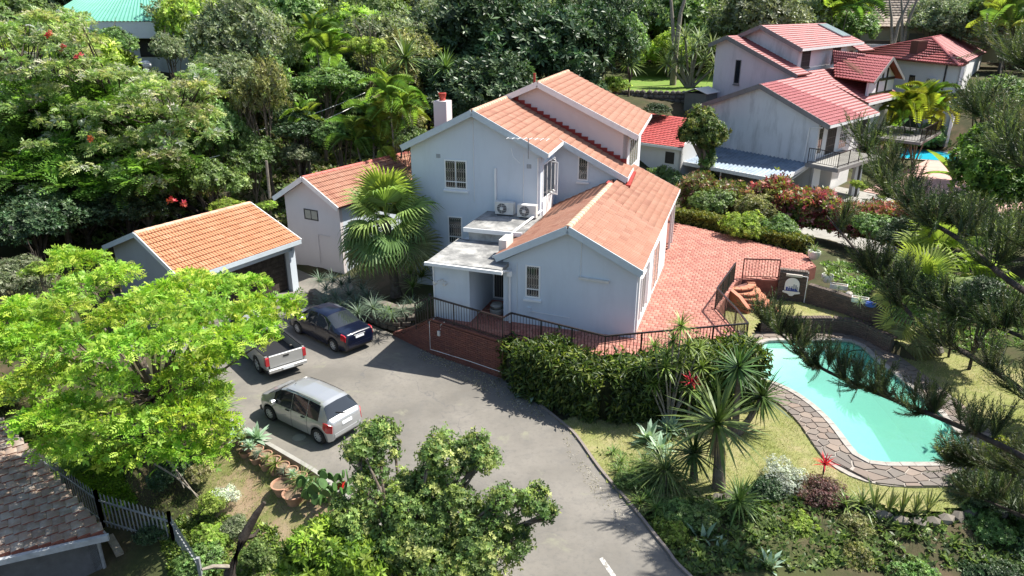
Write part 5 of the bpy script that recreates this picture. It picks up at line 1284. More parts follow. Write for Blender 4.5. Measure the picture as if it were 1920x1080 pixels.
# silver hatchback
rl, fl = at(600, 832), at(508, 787); hd = math.atan2(fl[1] - rl[1], fl[0] - rl[0]); u = V3(math.cos(hd), math.sin(hd), 0); lft = V3(-u[1], u[0], 0)
o = (rl + fl) / 2 - u * (1.225 + .62) * .97 - lft * .67
hb = thing('hatchback', 'silver five door hatchback parked alone in the middle of the drive', 'car', (o[0], o[1], 0), hd)
KH = [(0, .36, .68, .78, .60, .54), (.03, .28, .80, .93, .70, .64), (.10, .25, .86, 1.0, .785, .70), (.15, .24, .88, 1.05, .83, .715), (.42, .22, .90, 1.43, .84, .60), (.58, .22, .905, 1.485, .84, .585), (1.0, .21, .90, 1.515, .845, .59), (1.8, .2, .88, 1.52, .845, .60), (2.35, .2, .86, 1.47, .84, .59), (2.5, .2, .855, 1.42, .84, .60), (3.2, .22, .83, 1.0, .83, .68), (3.3, .22, .82, .955, .82, .70), (3.5, .23, .76, .89, .79, .68), (3.68, .26, .68, .79, .68, .58), (3.78, .30, .58, .67, .54, .44), (3.83, .36, .50, .55, .36, .28)]
sf = loft_body(3.83, 1.69, KH, [(.62, .355, .285), (3.07, .355, .285)], M['paint_silver'], hb, M['glass'], [(.56, 1.10), (1.12, 1.865), (1.885, 2.80)], (2.52, 3.18), (.15, .42))
for x in (.62, 3.07):
    for y in (.745, -.745): wheel(hb, x, y, .29, .19, 10)
seams(hb, sf, (1.08, 1.88, 2.82)); handles(hb, sf, (1.28, 2.08)); mirrors(hb, sf, 2.72, M['paint_silver'])
tail_lamps(hb, sf, .04, .34, 2, 3, f0=-.25, f1=1.2)
q = MB(); q.box((-.012, -.62, .40), (.03, .62, .52)); q.build('rear_bumper', M['paint_silver'], hb, local=True)
plate(hb, -.005, 0, .73, tilt=.02)
q = MB(); q.bar((.10, -.05, 1.03), (.2, .28, 1.16), .02); q.build('rear_wiper', M['blackplastic'], hb, local=True)
q = MB(); q.tube([(2.25, .2, 1.5), (2.15, .2, 1.58)], .008, 4); q.build('aerial', M['blackplastic'], hb, local=True)
tail_lamps(hb, sf, 3.5, 3.72, 2, 3, M['lens_clear'], .008, 'headlight', .3, 1.2)
q = MB()
for sg in (1, -1): q.tube([np.array(sf(x, 5)) * np.array([1, sg, 1]) + np.array([0, sg * .02, .006]) for x in (.6, 1.0, 1.6, 2.3)], .011, 4)
q.build('roof_strip', M['blackplastic'], hb, local=True)

hb.scale = (.97, .85, .91)
# navy sedan
rl, fl = at(629, 660), at(558, 625); hd = math.atan2(fl[1] - rl[1], fl[0] - rl[0]); u = V3(math.cos(hd), math.sin(hd), 0); lft = V3(-u[1], u[0], 0)
o = (rl + fl) / 2 - u * (1.29 + .86) * .97 - lft * .68
sd_ = thing('sedan', 'dark navy four door sedan parked by the block wall of the palm bed', 'car', (o[0], o[1], 0), hd)
KS = [(0, .36, .72, .82, .68, .58), (.04, .28, .84, .93, .77, .66), (.12, .25, .90, .985, .80, .69), (.5, .22, .92, 1.01, .83, .72), (.72, .22, .93, 1.05, .84, .68), (1.45, .21, .93, 1.42, .85, .58), (1.7, .2, .92, 1.455, .85, .58), (2.2, .2, .90, 1.46, .85, .59), (2.65, .2, .89, 1.42, .845, .59), (3.35, .21, .86, 1.0, .84, .68), (3.5, .22, .84, .95, .83, .70), (4.0, .24, .74, .84, .76, .66), (4.18, .28, .64, .73, .62, .5), (4.3, .36, .5, .56, .40, .3)]
sf = loft_body(4.3, 1.7, KS, [(.86, .35, .28), (3.44, .35, .28)], M['paint_navy'], sd_, M['glass'], [(1.05, 1.95), (2.02, 3.0)], (2.68, 3.3), (.76, 1.42))
for x in (.86, 3.44):
    for y in (.75, -.75): wheel(sd_, x, y, .295, .185, 9)
seams(sd_, sf, (1.02, 1.98, 3.06)); handles(sd_, sf, (1.25, 2.2)); mirrors(sd_, sf, 2.92, M['paint_navy'])
tail_lamps(sd_, sf, .05, .34, 2, 3, f0=.1, f1=1.2)
plate(sd_, -.005, 0, .72, tilt=.015)
q = MB(); q.box((-.01, -.3, .845), (.04, .3, .865)); q.build('boot_trim', M['rim'], sd_, local=True)
q = MB(); q.box((-.015, -.64, .36), (.04, .64, .52)); q.build('rear_bumper', M['paint_navy'], sd_, local=True)
tail_lamps(sd_, sf, 3.9, 4.14, 2, 3, M['lens_clear'], .008, 'headlight', .3, 1.2)

sd_.scale = (.97, .86, .93)
# silver pickup, nose under the bright tree
tl0, tl1 = at(503, 693, .5), at(571, 672, .5)
ac = tl1 - tl0; ac /= np.linalg.norm(ac); u = V3(-ac[1], ac[0], 0)
if u[0] > 0: u = -u
hd = math.atan2(u[1], u[0]); c_ = (tl0 + tl1) / 2
pk = thing('pickup_truck', 'pale silver pickup truck with open load bed, half hidden by the bright green tree', 'pickup', (c_[0], c_[1], 0), hd)
wb = M['paint_silver2']
KP = [(2.35, .42, 1.05, 1.12, .80, .68), (2.40, .40, 1.08, 1.62, .82, .62), (2.6, .38, 1.08, 1.70, .83, .62), (3.2, .36, 1.06, 1.72, .83, .62), (3.5, .36, 1.05, 1.66, .83, .62), (4.1, .38, 1.03, 1.18, .82, .68), (4.2, .38, 1.02, 1.13, .82, .70), (4.8, .4, .95, 1.05, .80, .68), (5.0, .45, .82, .92, .70, .58), (5.08, .5, .7, .76, .58, .46)]
sf = loft_body(5.08, 1.7, KP, [(4.2, .40, .35)], wb, pk, M['glass'], [(2.55, 3.75)], (3.52, 4.05), (2.36, 2.42), 50)
def arch_side(y0, y1):
    q = MB(); ys = (y0, y1); out = []
    xs_ = [0.02] + list(np.linspace(.62, 1.42, 11)) + [2.33]; zs_ = [.48] + [.35 + math.sqrt(max(0, .4 ** 2 - (x - 1.02) ** 2)) if abs(x - 1.02) < .4 else .42 for x in xs_[1:-1]] + [.44]
    prof = [(x, z) for x, z in zip(xs_, zs_)] + [(2.33, 1.06), (.02, 1.03)]
    q.prism([(x, y0, z) for x, z in prof], (0, y1 - y0, 0)); return q
for sg in (1, -1): arch_side(.83 * sg, .74 * sg).build('bed_side', wb, pk, local=True)
q = MB(); q.box((.1, -.73, .6), (2.3, .73, .66)); q.build('bed_floor', M['blackplastic'], pk, local=True)
q = MB(); q.box((2.26, -.73, .665), (2.34, .73, 1.1)); q.build('bed_front', M['blackplastic'], pk, local=True)
for sg in (1, -1):
    q = MB(); q.bar((.12, .785 * sg, 1.065), (2.3, .785 * sg, 1.085), .1, .04); q.build('bed_rail', M['blackplastic'], pk, local=True)
q = MB(); chamfer_box(q, (-.03, -.70, .56), (.05, .70, 1.04), .015); tgt = q.build('tailgate', wb, pk, local=True)
q = MB(); q.box((-.042, -.12, .88), (-.031, .12, .95)); q.build('handle', M['blackplastic'], tgt, local=True)
for sg in (1, -1):
    q = MB(); chamfer_box(q, (-.035, min(.71 * sg, .85 * sg), .66), (.12, max(.71 * sg, .85 * sg), 1.0), .02); q.build('tail_lamp', M['lens_red'], pk, local=True)
q = MB(); chamfer_box(q, (-.16, -.80, .40), (-.02, .80, .54), .03); q.build('rear_bumper', wb, pk, local=True)
plate(pk, -.165, .0, .42)
q = MB(); q.box((.1, -.6, .3), (4.9, .6, .55)); q.build('chassis', M['blackplastic'], pk, local=True)
for x in (1.02, 4.2):
    for y in (.72, -.72): wheel(pk, x, y, .35, .22, 6)
mirrors(pk, sf, 3.8, M['blackplastic'])
pk.scale = (.97, .9, .95)
# dark marks on the plates too small to read: left out

# ------------------------------------------------------------------ white neighbour house with faded red roofs
G2 = .1
nh = thing('neighbour_house', 'stained white two-storey house with faded red roofs, upper right behind the croton hedge', 'house', tuple(nw(-6, 0, G2)))
NA, NB_ = NF.a, NF.b
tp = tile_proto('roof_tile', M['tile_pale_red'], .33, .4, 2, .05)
NR0, NR1, NK0, NK1 = nw(0, 0, 5.5), at(1648.5, 212.6, 5.5), nw(-6, 0, 7.72), nw(-6.53, 10.9, 7.85)
T_ = []; 
def rp(e0, e1, r0, r1, cover=True):
    global T_
    o_ = deck(nh, [e0, e1, r1, r0], name='roof'); 
    if cover: T_ += roof_plane(e0, e1, r0, r1, .33, .38)
    return o_
rf0 = rp(NR0, NR1, NK0, NK1)
rp(nw(-12.2, 0, 5.5), nw(-12.2, 5.5, 5.5), NK0, nw(-6.2, 5.5, 7.78))
rp(nw(-1.2, 10.6, 5.96), nw(-1.2, 19.0, 5.94), nw(-6.95, 10.6, 8.0), nw(-6.9, 20, 8.0))
rp(nw(-6.81, 8.46, 9.84), nw(-6.81, 22.6, 9.98), nw(-11.1, 8.46, 11.55), nw(-11.1, 22.6, 11.6))
rp(nw(-13.4, 8.46, 10.72), nw(-13.4, 22.6, 10.75), nw(-11.1, 8.46, 11.55), nw(-11.1, 22.6, 11.6))
rp(nw(-6.0, 6.5, 7.97), nw(-6.0, 9.0, 7.97), nw(-13.4, 6.5, 10.7), nw(-13.4, 9.0, 10.7))
rp(nw(-15.3, 6.5, 10.0), nw(-15.3, 20, 10.0), nw(-13.4, 6.5, 10.7), nw(-13.4, 20, 10.7))
rp(nw(-5.9, 19.8, 9.3), nw(-5.9, 23.4, 9.3), nw(-7.2, 19.8, 9.9), nw(-7.2, 23.4, 9.9))
pieces('roof_tile', tp, T_, rf0, 300, 'roof_tiling')
for a, b_ in ((nw(0, -.04, 5.5), nw(-6, -.04, 7.72)), (nw(-12.25, -.04, 5.48), nw(-6, -.04, 7.72)), (nw(-6.8, 8.42, 9.84), nw(-11.1, 8.42, 11.55)), (nw(-13.4, 8.42, 10.72), nw(-11.1, 8.42, 11.55)), (nw(-6.0, 6.46, 7.97), nw(-13.4, 6.46, 10.7)), (nw(-15.35, 6.46, 9.98), nw(-13.4, 6.46, 10.7))):
    barge(nh, a + V3(0, 0, .03), b_ + V3(0, 0, .03), M['trim_grey'], .34)
for a, b_ in ((NR0, NR1), (nw(-1.2, 10.6, 5.96), nw(-1.2, 19.0, 5.94)), (nw(-6.79, 8.46, 9.84), nw(-6.79, 22.6, 9.98))): barge(nh, a + NA * .03, b_ + NA * .03, M['trim_white'], .2)
m_ = (7.72 - 5.5) / 6.; nz_ = lambda s: 7.72 - m_ * abs(s + 6.0) - .1
gable_wall(nh, [nw(-11.4, .3, -.4), nw(-.9, .3, -.4), nw(-.9, .3, nz_(-.9)), nw(-6, .3, 7.62), nw(-11.4, .3, nz_(-11.4))], NB_ * .25, M['wall_stained'])
q = MB(); q.prism([nw(-1.15, .55, -.4), nw(-1.15, 8.5, -.4), nw(-1.15, 8.5, 5.7), nw(-1.15, .55, 5.7)], -NA * .2); q.build('wall', M['wall_white'], nh)
q = MB(); q.prism([nw(-2.2, 8.5, -.4), nw(-2.2, 19, -.4), nw(-2.2, 19, 6.2), nw(-2.2, 8.5, 6.2)], -NA * .2); q.build('wall', M['wall_white'], nh)
gable_wall(nh, [nw(-14.7, 6.9, 5.0), nw(-6.6, 6.9, 5.0), nw(-6.6, 6.9, 8.1), nw(-13.4, 6.9, 10.6), nw(-14.7, 6.9, 10.15)], NB_ * .25, wall_mat('stained_pink_plaster', (.70, .64, .66), (.3, .28, .29), .4))
gable_wall(nh, [nw(-13.2, 9.0, 9.2), nw(-7.3, 9.0, 7.6), nw(-7.3, 9.0, 9.95), nw(-11.1, 9.0, 11.45), nw(-13.2, 9.0, 10.7)], NB_ * .25, M['wall_stained'])
q = MB(); q.prism([nw(-7.3, 9.25, 7.4), nw(-7.3, 22.2, 7.4), nw(-7.3, 22.2, 9.95), nw(-7.3, 9.25, 9.95)], -NA * .25); q.build('wall', M['wall_white'], nh)
q = MB(); q.prism([nw(-14.7, 7.15, 5.0), nw(-14.7, 19, 5.0), nw(-14.7, 19, 10.2), nw(-14.7, 7.15, 10.2)], NA * .25); q.build('wall', M['wall_stained'], nh)
window(nh, nw(-7.3, 9.7, 8.35), NB_, NA, 1.75, 1.45, 3, 3, 'trim_black', 'dim', True, fw=.09)
window(nh, nw(-7.3, 16.3, 8.5), NB_, NA, 1.9, 1.4, 3, 3, 'trim_black', 'dim', True, fw=.09)
window(nh, nw(-7.3, 20.5, 8.6), NB_, NA, .9, .7, 1, 1, 'trim_black', 'dim', False, fw=.1)
window(nh, nw(-12.4, 6.9, 6.9), NA, -NB_, .6, 1.95, 1, 1, 'trim_grey', 'glass', True, fw=.06)
window(nh, nw(-1.15, 1.0, 3.35), NB_, NA, .8, 1.9, 2, 4, 'trim_black', 'glass', False, fw=.06)
window(nh, nw(-1.15, 2.7, 3.05), NB_, NA, 1.7, 2.3, 4, 4, 'trim_black', 'dim', False, fw=.07)
window(nh, nw(-1.15, 5.2, 3.1), NB_, NA, 1.6, 2.2, 4, 5, 'white', 'glass', False, fw=.06)
window(nh, nw(-2.2, 10, 3.2), NB_, NA, 4.5, 2.2, 4, 2, 'trim_black', 'dim', False, fw=.08)
q = MB(); q.prism([nw(-1.14, 1.2, .15), nw(-1.14, 4.8, .15), nw(-1.14, 4.8, 2.5), nw(-1.14, 1.2, 2.5)], NA * .02); q.build('garage_door', M['wall_grey'], nh)
# balcony
q = MB(); q.prism([nw(-1.1, -.7, 2.82), nw(1.3, -.7, 2.82), nw(1.75, 6.2, 2.82), nw(-1.1, 6.2, 2.82)], (0, 0, .16)); q.build('balcony_floor', M['concrete'], nh)
q = MB(); q.bar(nw(1.3, -.72, 2.84), nw(-1.1, -.72, 2.84), .06, .24); q.bar(nw(1.33, -.7, 2.84), nw(1.78, 6.2, 2.84), .06, .24); q.build('balcony_edge', M['trim_grey'], nh)
railing('balcony_railing', 'dark balcony railing on the stained white house, above its garage', [nw(-1.0, -.62, 2.99), nw(1.25, -.62, 2.99), nw(1.68, 6.1, 2.99)], M['rail'], 1.0, .16, 1.6)
for s_, d_ in ((.9, 4.6), (-.6, .2)):
    q = MB(); c_ = nw(s_, d_, 0); q.hexa([V3(c_[0] - .3, c_[1] - .25, -.2), V3(c_[0] + .3, c_[1] - .25, -.2), V3(c_[0] + .3, c_[1] + .25, -.2), V3(c_[0] - .3, c_[1] + .25, -.2), V3(c_[0] - .22, c_[1] - .2, 2.81), V3(c_[0] + .22, c_[1] - .2, 2.81), V3(c_[0] + .22, c_[1] + .2, 2.81), V3(c_[0] - .22, c_[1] + .2, 2.81)]); q.build('pillar', M['wall_white'], nh)
q = MB(); q.bar(nw(1.2, 4.2, -.1), nw(1.2, 4.2, 2.8), .14, .12); q.build('downpipe', M['trim_black'], nh)
q = MB(); q.tube([nw(-.6, .22, 5.3), nw(-1.6, .22, 5.2), nw(-1.7, .2, 2.4)], .05, 6); q.tube([nw(-1.0, .1, 2.7), nw(-1.6, -1.6, 1.9), nw(-2.2, -3.2, 1.3)], .06, 6); q.build('downpipe', M['trim_white'], nh)
# half-timbered gable facing right
ga, gb, gc, gd = nw(-1.4, 15.3, 9.2), nw(-1.4, 11.6, 7.45), nw(-1.4, 19.4, 7.3), nw(-6.9, 15.3, 9.5)
o1 = deck(nh, [gb, nw(-5.2, 12.6, 7.6), gd, ga], name='roof'); pieces('roof_tile', tp, roof_plane(gb, nw(-5.2, 12.6, 7.6), ga, gd, .33, .38), o1, 120, 'roof_tiling')
deck(nh, [gc, nw(-5.2, 18.5, 7.5), gd, ga], name='roof')
barge(nh, gb + NA * .05, ga + NA * .05, M['trim_grey'], .25); barge(nh, gc + NA * .05, ga + NA * .05, M['trim_grey'], .25)
gable_wall(nh, [nw(-2.0, 12.3, 5.2), nw(-2.0, 18.6, 5.2), nw(-2.0, 18.6, 7.5), nw(-2.0, 15.3, 9.0), nw(-2.0, 12.3, 7.6)], -NA * .2, M['wall_white'])
q = MB()
for a, b_ in (((12.4, 7.5), (18.5, 7.4)), ((14.3, 5.4), (14.3, 8.4)), ((15.3, 7.4), (15.3, 8.9)), ((16.4, 5.4), (16.4, 8.3)), ((12.6, 6.4), (18.4, 6.3))): q.bar(nw(-1.97, a[0], a[1]), nw(-1.97, b_[0], b_[1]), .22, .06, NA)
q.build('timber_framing', M['trim_black'], nh)
# rear balcony
q = MB(); q.prism([nw(-2.2, 13, 2.9), nw(2.6, 13.6, 2.9), nw(2.2, 21, 2.9), nw(-2.2, 21, 2.9)], (0, 0, .2)); q.build('balcony_floor', M['trim_grey'], nh)
railing('balcony_railing', 'dark railing of the rear balcony by the yellow palms, upper right', [nw(-2, 13.1, 3.1), nw(2.5, 13.7, 3.1), nw(2.1, 20.9, 3.1)], M['rail'], 1.0, .2, 1.8)
# solar collector lies on the roof
so_ = thing('solar_collector', 'pale solar water collector lying on the uppermost red roof', 'solar panel', tuple(nw(-10, 20.8, 11.2)))
up_ = nw(-11.1, 0, 11.6) - nw(-6.81, 0, 9.98); up_ /= np.linalg.norm(up_); nn_ = np.cross(NB_, up_); nn_ = nn_ if nn_[2] > 0 else -nn_
b0 = nw(-8.0, 19.9, 10.42) + nn_ * .1
q = MB(); q.prism([b0, b0 + NB_ * 2.0, b0 + NB_ * 2.0 + up_ * 2.9, b0 + up_ * 2.9], nn_ * .1); q.build('panel', M['solar'], so_)
q = MB(); q.prism([b0 - NB_ * .06 - nn_ * .03, b0 + NB_ * 2.06 - nn_ * .03, b0 + NB_ * 2.06 + up_ * 2.96 - nn_ * .03, b0 - NB_ * .06 + up_ * 2.96 - nn_ * .03], nn_ * .1); q.build('frame', M['trim_grey'], so_)
# carport of corrugated sheet
cp_ = thing('carport', 'lean-to carport with weathered blue grey corrugated roof against the stained white wall', 'carport', tuple(nw(-6, -3, G2)))
ca, cb, cc, cd_ = nw(-10.8, -5.0, 2.25), nw(-1.3, -4.1, 2.25), nw(-1.2, .28, 2.75), nw(-11.6, .28, 2.7)
q = MB(); K = 30; va, vb = [], []
for k in range(2 * K + 1):
    t = k / (2 * K); z = .09 * (k % 2); va.append(ca + (cb - ca) * t + V3(0, 0, z)); vb.append(cd_ + (cc - cd_) * t + V3(0, 0, z))
q.add(va + vb, [(k, k + 1, 2 * K + 1 + k + 1, 2 * K + 1 + k) for k in range(2 * K)]); q.build('roof_sheet', M['corr_blue'], cp_, fix=False)
q = MB(); q.bar(ca + V3(0, 0, -.06), cb + V3(0, 0, -.06), .08, .26); q.bar(cb + V3(0, 0, -.06), cc + V3(0, 0, -.06), .08, .24); q.bar(ca + V3(0, 0, -.06), cd_ + V3(0, 0, -.06), .08, .24); q.build('fascia', M['trim_white'], cp_)
for s_, d_ in ((-2.4, -3.9), (-6.2, -4.3), (-10.3, -4.7)):
    q = MB(); q.tube([nw(s_, d_, -.1), nw(s_, d_, 2.2)], .05, 8); q.build('post', M['trim_white'], cp_)
# red roofed annexe left of it
an2 = thing('red_annexe', 'small white annexe with bright red tiled roof right behind the grey blue house', 'outbuilding', tuple(at(1240, 320, .6)))
p0, p1, p2, p3 = at(1205, 269, 3.4), at(1279, 279, 3.4), at(1217, 214, 4.7), at(1292, 224, 4.7)
p0 = p0 - (p1 - p0) * .5; p2 = p2 - (p3 - p2) * .4
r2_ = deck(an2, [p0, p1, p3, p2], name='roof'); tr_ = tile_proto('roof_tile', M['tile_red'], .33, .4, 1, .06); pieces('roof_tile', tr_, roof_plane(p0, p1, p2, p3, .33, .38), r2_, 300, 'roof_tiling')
ux = (p1 - p0) / np.linalg.norm(p1 - p0); uy = V3(-ux[1], ux[0], 0)
barge(an2, p0 - uy * .05, p1 - uy * .05, M['trim_white'], .18)
w0, w1 = p0 + uy * .5, p1 + uy * .5 - ux * .3
q = MB(); q.prism([V3(w0[0], w0[1], .2), V3(w1[0], w1[1], .2), V3(w1[0], w1[1], 3.5), V3(w0[0], w0[1], 3.5)], uy * .2); q.build('wall', M['wall_white'], an2)
q = MB(); q.prism([V3(w1[0], w1[1], .2), V3(*(w1 + uy * 5)[:2], .2), V3(*(w1 + uy * 5)[:2], 4.5), V3(w1[0], w1[1], 3.5)], -ux * .2); q.build('wall', M['wall_white'], an2)
ww = w0 + (w1 - w0) * .72; window(an2, V3(ww[0], ww[1], 2.1), ux, -uy, .75, .85, 1, 1, 'trim_black', 'dim', False, fw=.05)
# garden shed
sh0 = at(1300, 222, 4.0); sf_ = Frame(sh0, -40, 50)
shd = thing('garden_shed', 'small grey green garden shed with pale sheet roof by the stone wall', 'shed', tuple(sh0))
q = MB(); q.prism([sf_.w(-1, 0, 3.2), sf_.w(1, 0, 3.2), sf_.w(1, 2.2, 3.2), sf_.w(-1, 2.2, 3.2)], (0, 0, 2.9)); q.build('wall', plain('grey_green_cladding', (.16, .165, .145), .7, 0, .1, 3), shd)
for a, b_ in ((-1.15, 0), (1.15, 0)):
    q = MB(); q.prism([sf_.w(a, -.2, 6.1), sf_.w(0, -.2, 6.5), sf_.w(0, 2.4, 6.5), sf_.w(a, 2.4, 6.1)], (0, 0, .05)); q.build('roof_panel', M['offwhite'], shd)
# stone retaining wall and lawn behind it
sw_ = thing('stone_wall', 'dry stone retaining wall below the bright back lawn, upper middle right', 'wall', tuple(at(1230, 205, 3.6)))
q = MB(); s0_, s1_ = at(1150, 172, 5.9), at(1312, 176, 5.9); du = (s1_ - s0_); Ls = np.linalg.norm(du); du /= Ls; dy_ = V3(-du[1], du[0], 0)
q.prism([V3(s0_[0], s0_[1], 2.8), V3(s1_[0], s1_[1], 2.8), s1_, s0_], dy_ * .4); q.build('wall_core', M['mortar_dark'], sw_)
rockm = []
rng_ = np.random.default_rng(3)
for k in range(5):
    bm = bmesh.new(); bmesh.ops.create_icosphere(bm, subdivisions=1, radius=.5)
    for v in bm.verts: v.co *= 1 + rng_.normal(0, .12)
    me = bpy.data.meshes.new('stone'); bm.to_mesh(me); bm.free(); me.materials.append(M['rubble']); rockm.append(me)
cnt = 0
for z in np.arange(2.9, 5.95, .36):
    for x in np.arange(rng_.random() * .3, Ls, .5):
        cnt += 1; put(rockm[cnt % 5], 'stone', sw_, m4(s0_ * V3(1, 1, 0) + du * (x + rng_.normal(0, .06)) + V3(0, 0, z + .15), du * .56, dy_ * .34, V3(0, 0, .42)))
bl = [at(1150, 171, 5.88), at(1312, 175, 5.88), at(1345, 168, 6.0), at(1340, 140, 6.2), at(1270, 122, 6.3), at(1170, 118, 6.3)]
sheet('back_lawn', bl, None, dual('sunny_back_lawn', (.12, .22, .03), (.22, .26, .07), 1.0, .4, .7, .95, 25, .5))
# neighbour's drive, patio, gate, blue pool
sheet('side_drive', [nw(-1.0, -8, .2), nw(9, -8, .2), nw(9, 6.2, .2), nw(-1.0, 6.2, .2)], .2, M['concrete'])
sheet('patio', [nw(1.0, 6.4, .2), nw(14, 6.4, .2), nw(16, 30, .2), nw(1.0, 30, .2)], .2, plain('pink_paving', (.48, .30, .25), .85, 0, .15, 2))
bp_ = [at(1686, 296, .2), at(1690, 278, .2), at(1760, 284, .2), at(1806, 293, .2), at(1800, 304, .2), at(1745, 300, .2)]
sheet('small_pool_edge', offset(bp_, .35), .215, M['coping'])
wb_ = plain('blue_pool_water', (.03, .45, .60), .06, 0, .1, 1.5)
sheet('small_pool', bp_, .23, wb_)
railing('drive_gate', 'dark barred driveway gate in front of the pink patio', [at(1626, 340, .2), at(1676, 350, .2), at(1722, 358, .2)], M['rail'], 1.25, .17, 2.6, cat='gate')
bo = at(1655, 320, 1.3); q = MB(); q.box((bo[0] - .7, bo[1] - .1, 1.3), (bo[0] + .7, bo[1] + .1, 2.0)); props(q.build('sign_board', M['bark']), 'brown blank board fixed beside the driveway gate', 'board')

# ------------------------------------------------------------------ third house, hipped red roof, brick chimney
H3 = thing('hip_roof_house', 'white house with hipped faded red roof and brick chimney, upper right', 'house', (44, 76, 2))
L3, C3, B3 = at(1676, 111, 8.0), at(1800, 124, 8.0), at(1850, 98, 8.0)
K1, K2 = at(1748, 70, 10.15), at(1797, 60, 10.15); LL = C3 + (L3 - C3) / np.linalg.norm(L3 - C3) * 21
rr3 = deck(H3, [LL, C3, K1, K1 + V3(.02, .02, 0)], name='roof'); T3 = roof_plane(LL, C3, K1 - (C3 - LL) * .01, K1, .4, .5)
deck(H3, [C3, B3, K2, K1], name='roof'); T3 += roof_plane(C3, B3, K1, K2, .4, .5)
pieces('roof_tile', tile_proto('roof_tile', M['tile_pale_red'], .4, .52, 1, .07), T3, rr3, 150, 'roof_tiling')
ridge_caps(rr3, C3, K1, M['tile_pale_red'], .5, .16); ridge_caps(rr3, K1, K2, M['tile_pale_red'], .5, .16); ridge_caps(rr3, LL, K1, M['tile_pale_red'], .5, .16)
u3 = (C3 - LL); u3 /= np.linalg.norm(u3); v3 = V3(-u3[1], u3[0], 0); e3 = (B3 - C3); e3 /= np.linalg.norm(e3)
a3, c3 = LL - v3 * -.6, C3 + v3 * .6 - u3 * .6
q = MB(); q.prism([V3(a3[0], a3[1], .5), V3(c3[0], c3[1], .5), c3 - V3(0, 0, .05), a3 - V3(0, 0, .05)], v3 * .3); q.build('wall', M['wall_white'], H3)
b3 = B3 - u3 * .6
q = MB(); q.prism([V3(c3[0], c3[1], .5), V3(b3[0], b3[1], .5), b3 - V3(0, 0, .05), c3 - V3(0, 0, .05)], -u3 * .3); q.build('wall', M['wall_white'], H3)
cm0 = at(1718, 120, 7.6) - v3 * .1
q = MB(); q.hexa([cm0 + u3 * a + v3 * b_ + V3(0, 0, z - 7.6) for z in (1.0, 9.9) for a, b_ in ((-.65, -.5), (.65, -.5), (.65, .5), (-.65, .5))]); q.build('chimney', M['brick'], H3)
window(H3, V3(c3[0], c3[1], 5.2) + e3 * 1.2, e3, u3, 2.0, 2.0, 2, 4, 'trim_black', 'glass_pale', True, fw=.1)
ww = at(1690, 138, 6.2) ; window(H3, a3 + u3 * np.linalg.norm(c3 - a3) * .62 - V3(0, 0, 3.0), u3, -v3, 1.0, 1.6, 2, 2, 'trim_black', 'glass', True, fw=.08)
q = MB(); dd = a3 + (c3 - a3) * .9 - v3 * .08; q.tube([dd - V3(0, 0, .1), dd - V3(0, 0, 2.4)], .08, 6); q.build('downpipe', M['trim_black'], H3)
ac3 = a3 + (c3 - a3) * .78 - V3(0, 0, 2.4); aircon('air conditioner unit on the white wall of the hipped roof house', ac3 - v3 * .02, u3, -v3, 1.2, 1.0, .3)
# ------------------------------------------------------------------ far houses
fh = thing('beige_house', 'distant beige house with grey brown tiled roof, top right corner', 'house', (60, 100, 8))
fo = at_y(1700, 55, 96); ff = Frame(fo, -14, 76); zE3 = fo[2] + .3
W_ = 24
rr4 = deck(fh, [ff.w(-9, 0, zE3), ff.w(W_, 0, zE3), ff.w(W_ - 4, 5, zE3 + 3.4), ff.w(-5, 5, zE3 + 3.4)], name='roof'); pieces('roof_tile', tile_proto('roof_tile', M['tile_grey'], .5, .55, 1, .06), roof_plane(ff.w(-9, 0, zE3), ff.w(W_, 0, zE3), ff.w(-5, 5, zE3 + 3.4), ff.w(W_ - 4, 5, zE3 + 3.4), .5, .55), rr4, 100, 'roof_tiling')
deck(fh, [ff.w(-9, 0, zE3), ff.w(-9, 10, zE3), ff.w(-5, 5, zE3 + 3.4), ff.w(-5, 5, zE3 + 3.4) + V3(.01, 0, 0)], M['tile_grey'], name='roof')
q = MB(); q.prism([ff.w(-8.3, .7, zE3 - 4.2), ff.w(W_ - .7, .7, zE3 - 4.2), ff.w(W_ - .7, .7, zE3), ff.w(-8.3, .7, zE3)], ff.b * .3); q.build('wall', plain('beige_plaster', (.46, .40, .27), .85, 0, .1, 1), fh)
for x in (.6, 5.2, 9.0): window(fh, ff.w(x, .7, zE3 - 2.4), ff.a, -ff.b, 1.7, 1.6, 2, 2, 'trim_grey', 'glass_pale', True, fw=.12)
q = MB(); q.prism([ff.w(-7, -1.0, zE3 - 5), ff.w(2.0, -1.0, zE3 - 5), ff.w(2.0, -1.0, zE3 - 1.6), ff.w(-7, -1.0, zE3 - 1.6)], ff.b * .3); props(q.build('brick_screen_wall', M['brick_dark']), 'dark brick wall in front of the distant beige house', 'wall')
bwp = at_y(1600, 108, 88); bf = Frame(bwp, -12, 78)
q = MB(); q.prism([bf.w(-2, 0, bwp[2] - 2), bf.w(8.2, 0, bwp[2] - 2), bf.w(8.2, 0, bwp[2] + 1.5), bf.w(-2, 0, bwp[2] + 1.5)], bf.b * .3); props(q.build('white_boundary_wall', M['wall_white']), 'long white boundary wall behind the red roofs, top right', 'wall')
gh_ = thing('green_roof_house', 'white house with green sheet metal roof among trees, top left', 'house', tuple(at_y(250, 90, 66)))
go = at_y(238, 40, 64); gf = Frame(go, 6, 96); gz_ = go[2]
q = MB(); K = 40; A_ = [gf.w(-7, 0, gz_), gf.w(6.2, 0, gz_), gf.w(2.2, 5.5, gz_ + 3.0), gf.w(-4, 5.5, gz_ + 3.0)]; va, vb = [], []
for k in range(2 * K + 1):
    t = k / (2 * K); z = .05 * (k % 2); va.append(A_[0] + (A_[1] - A_[0]) * t + V3(0, 0, z)); vb.append(A_[3] + (A_[2] - A_[3]) * t + V3(0, 0, z))
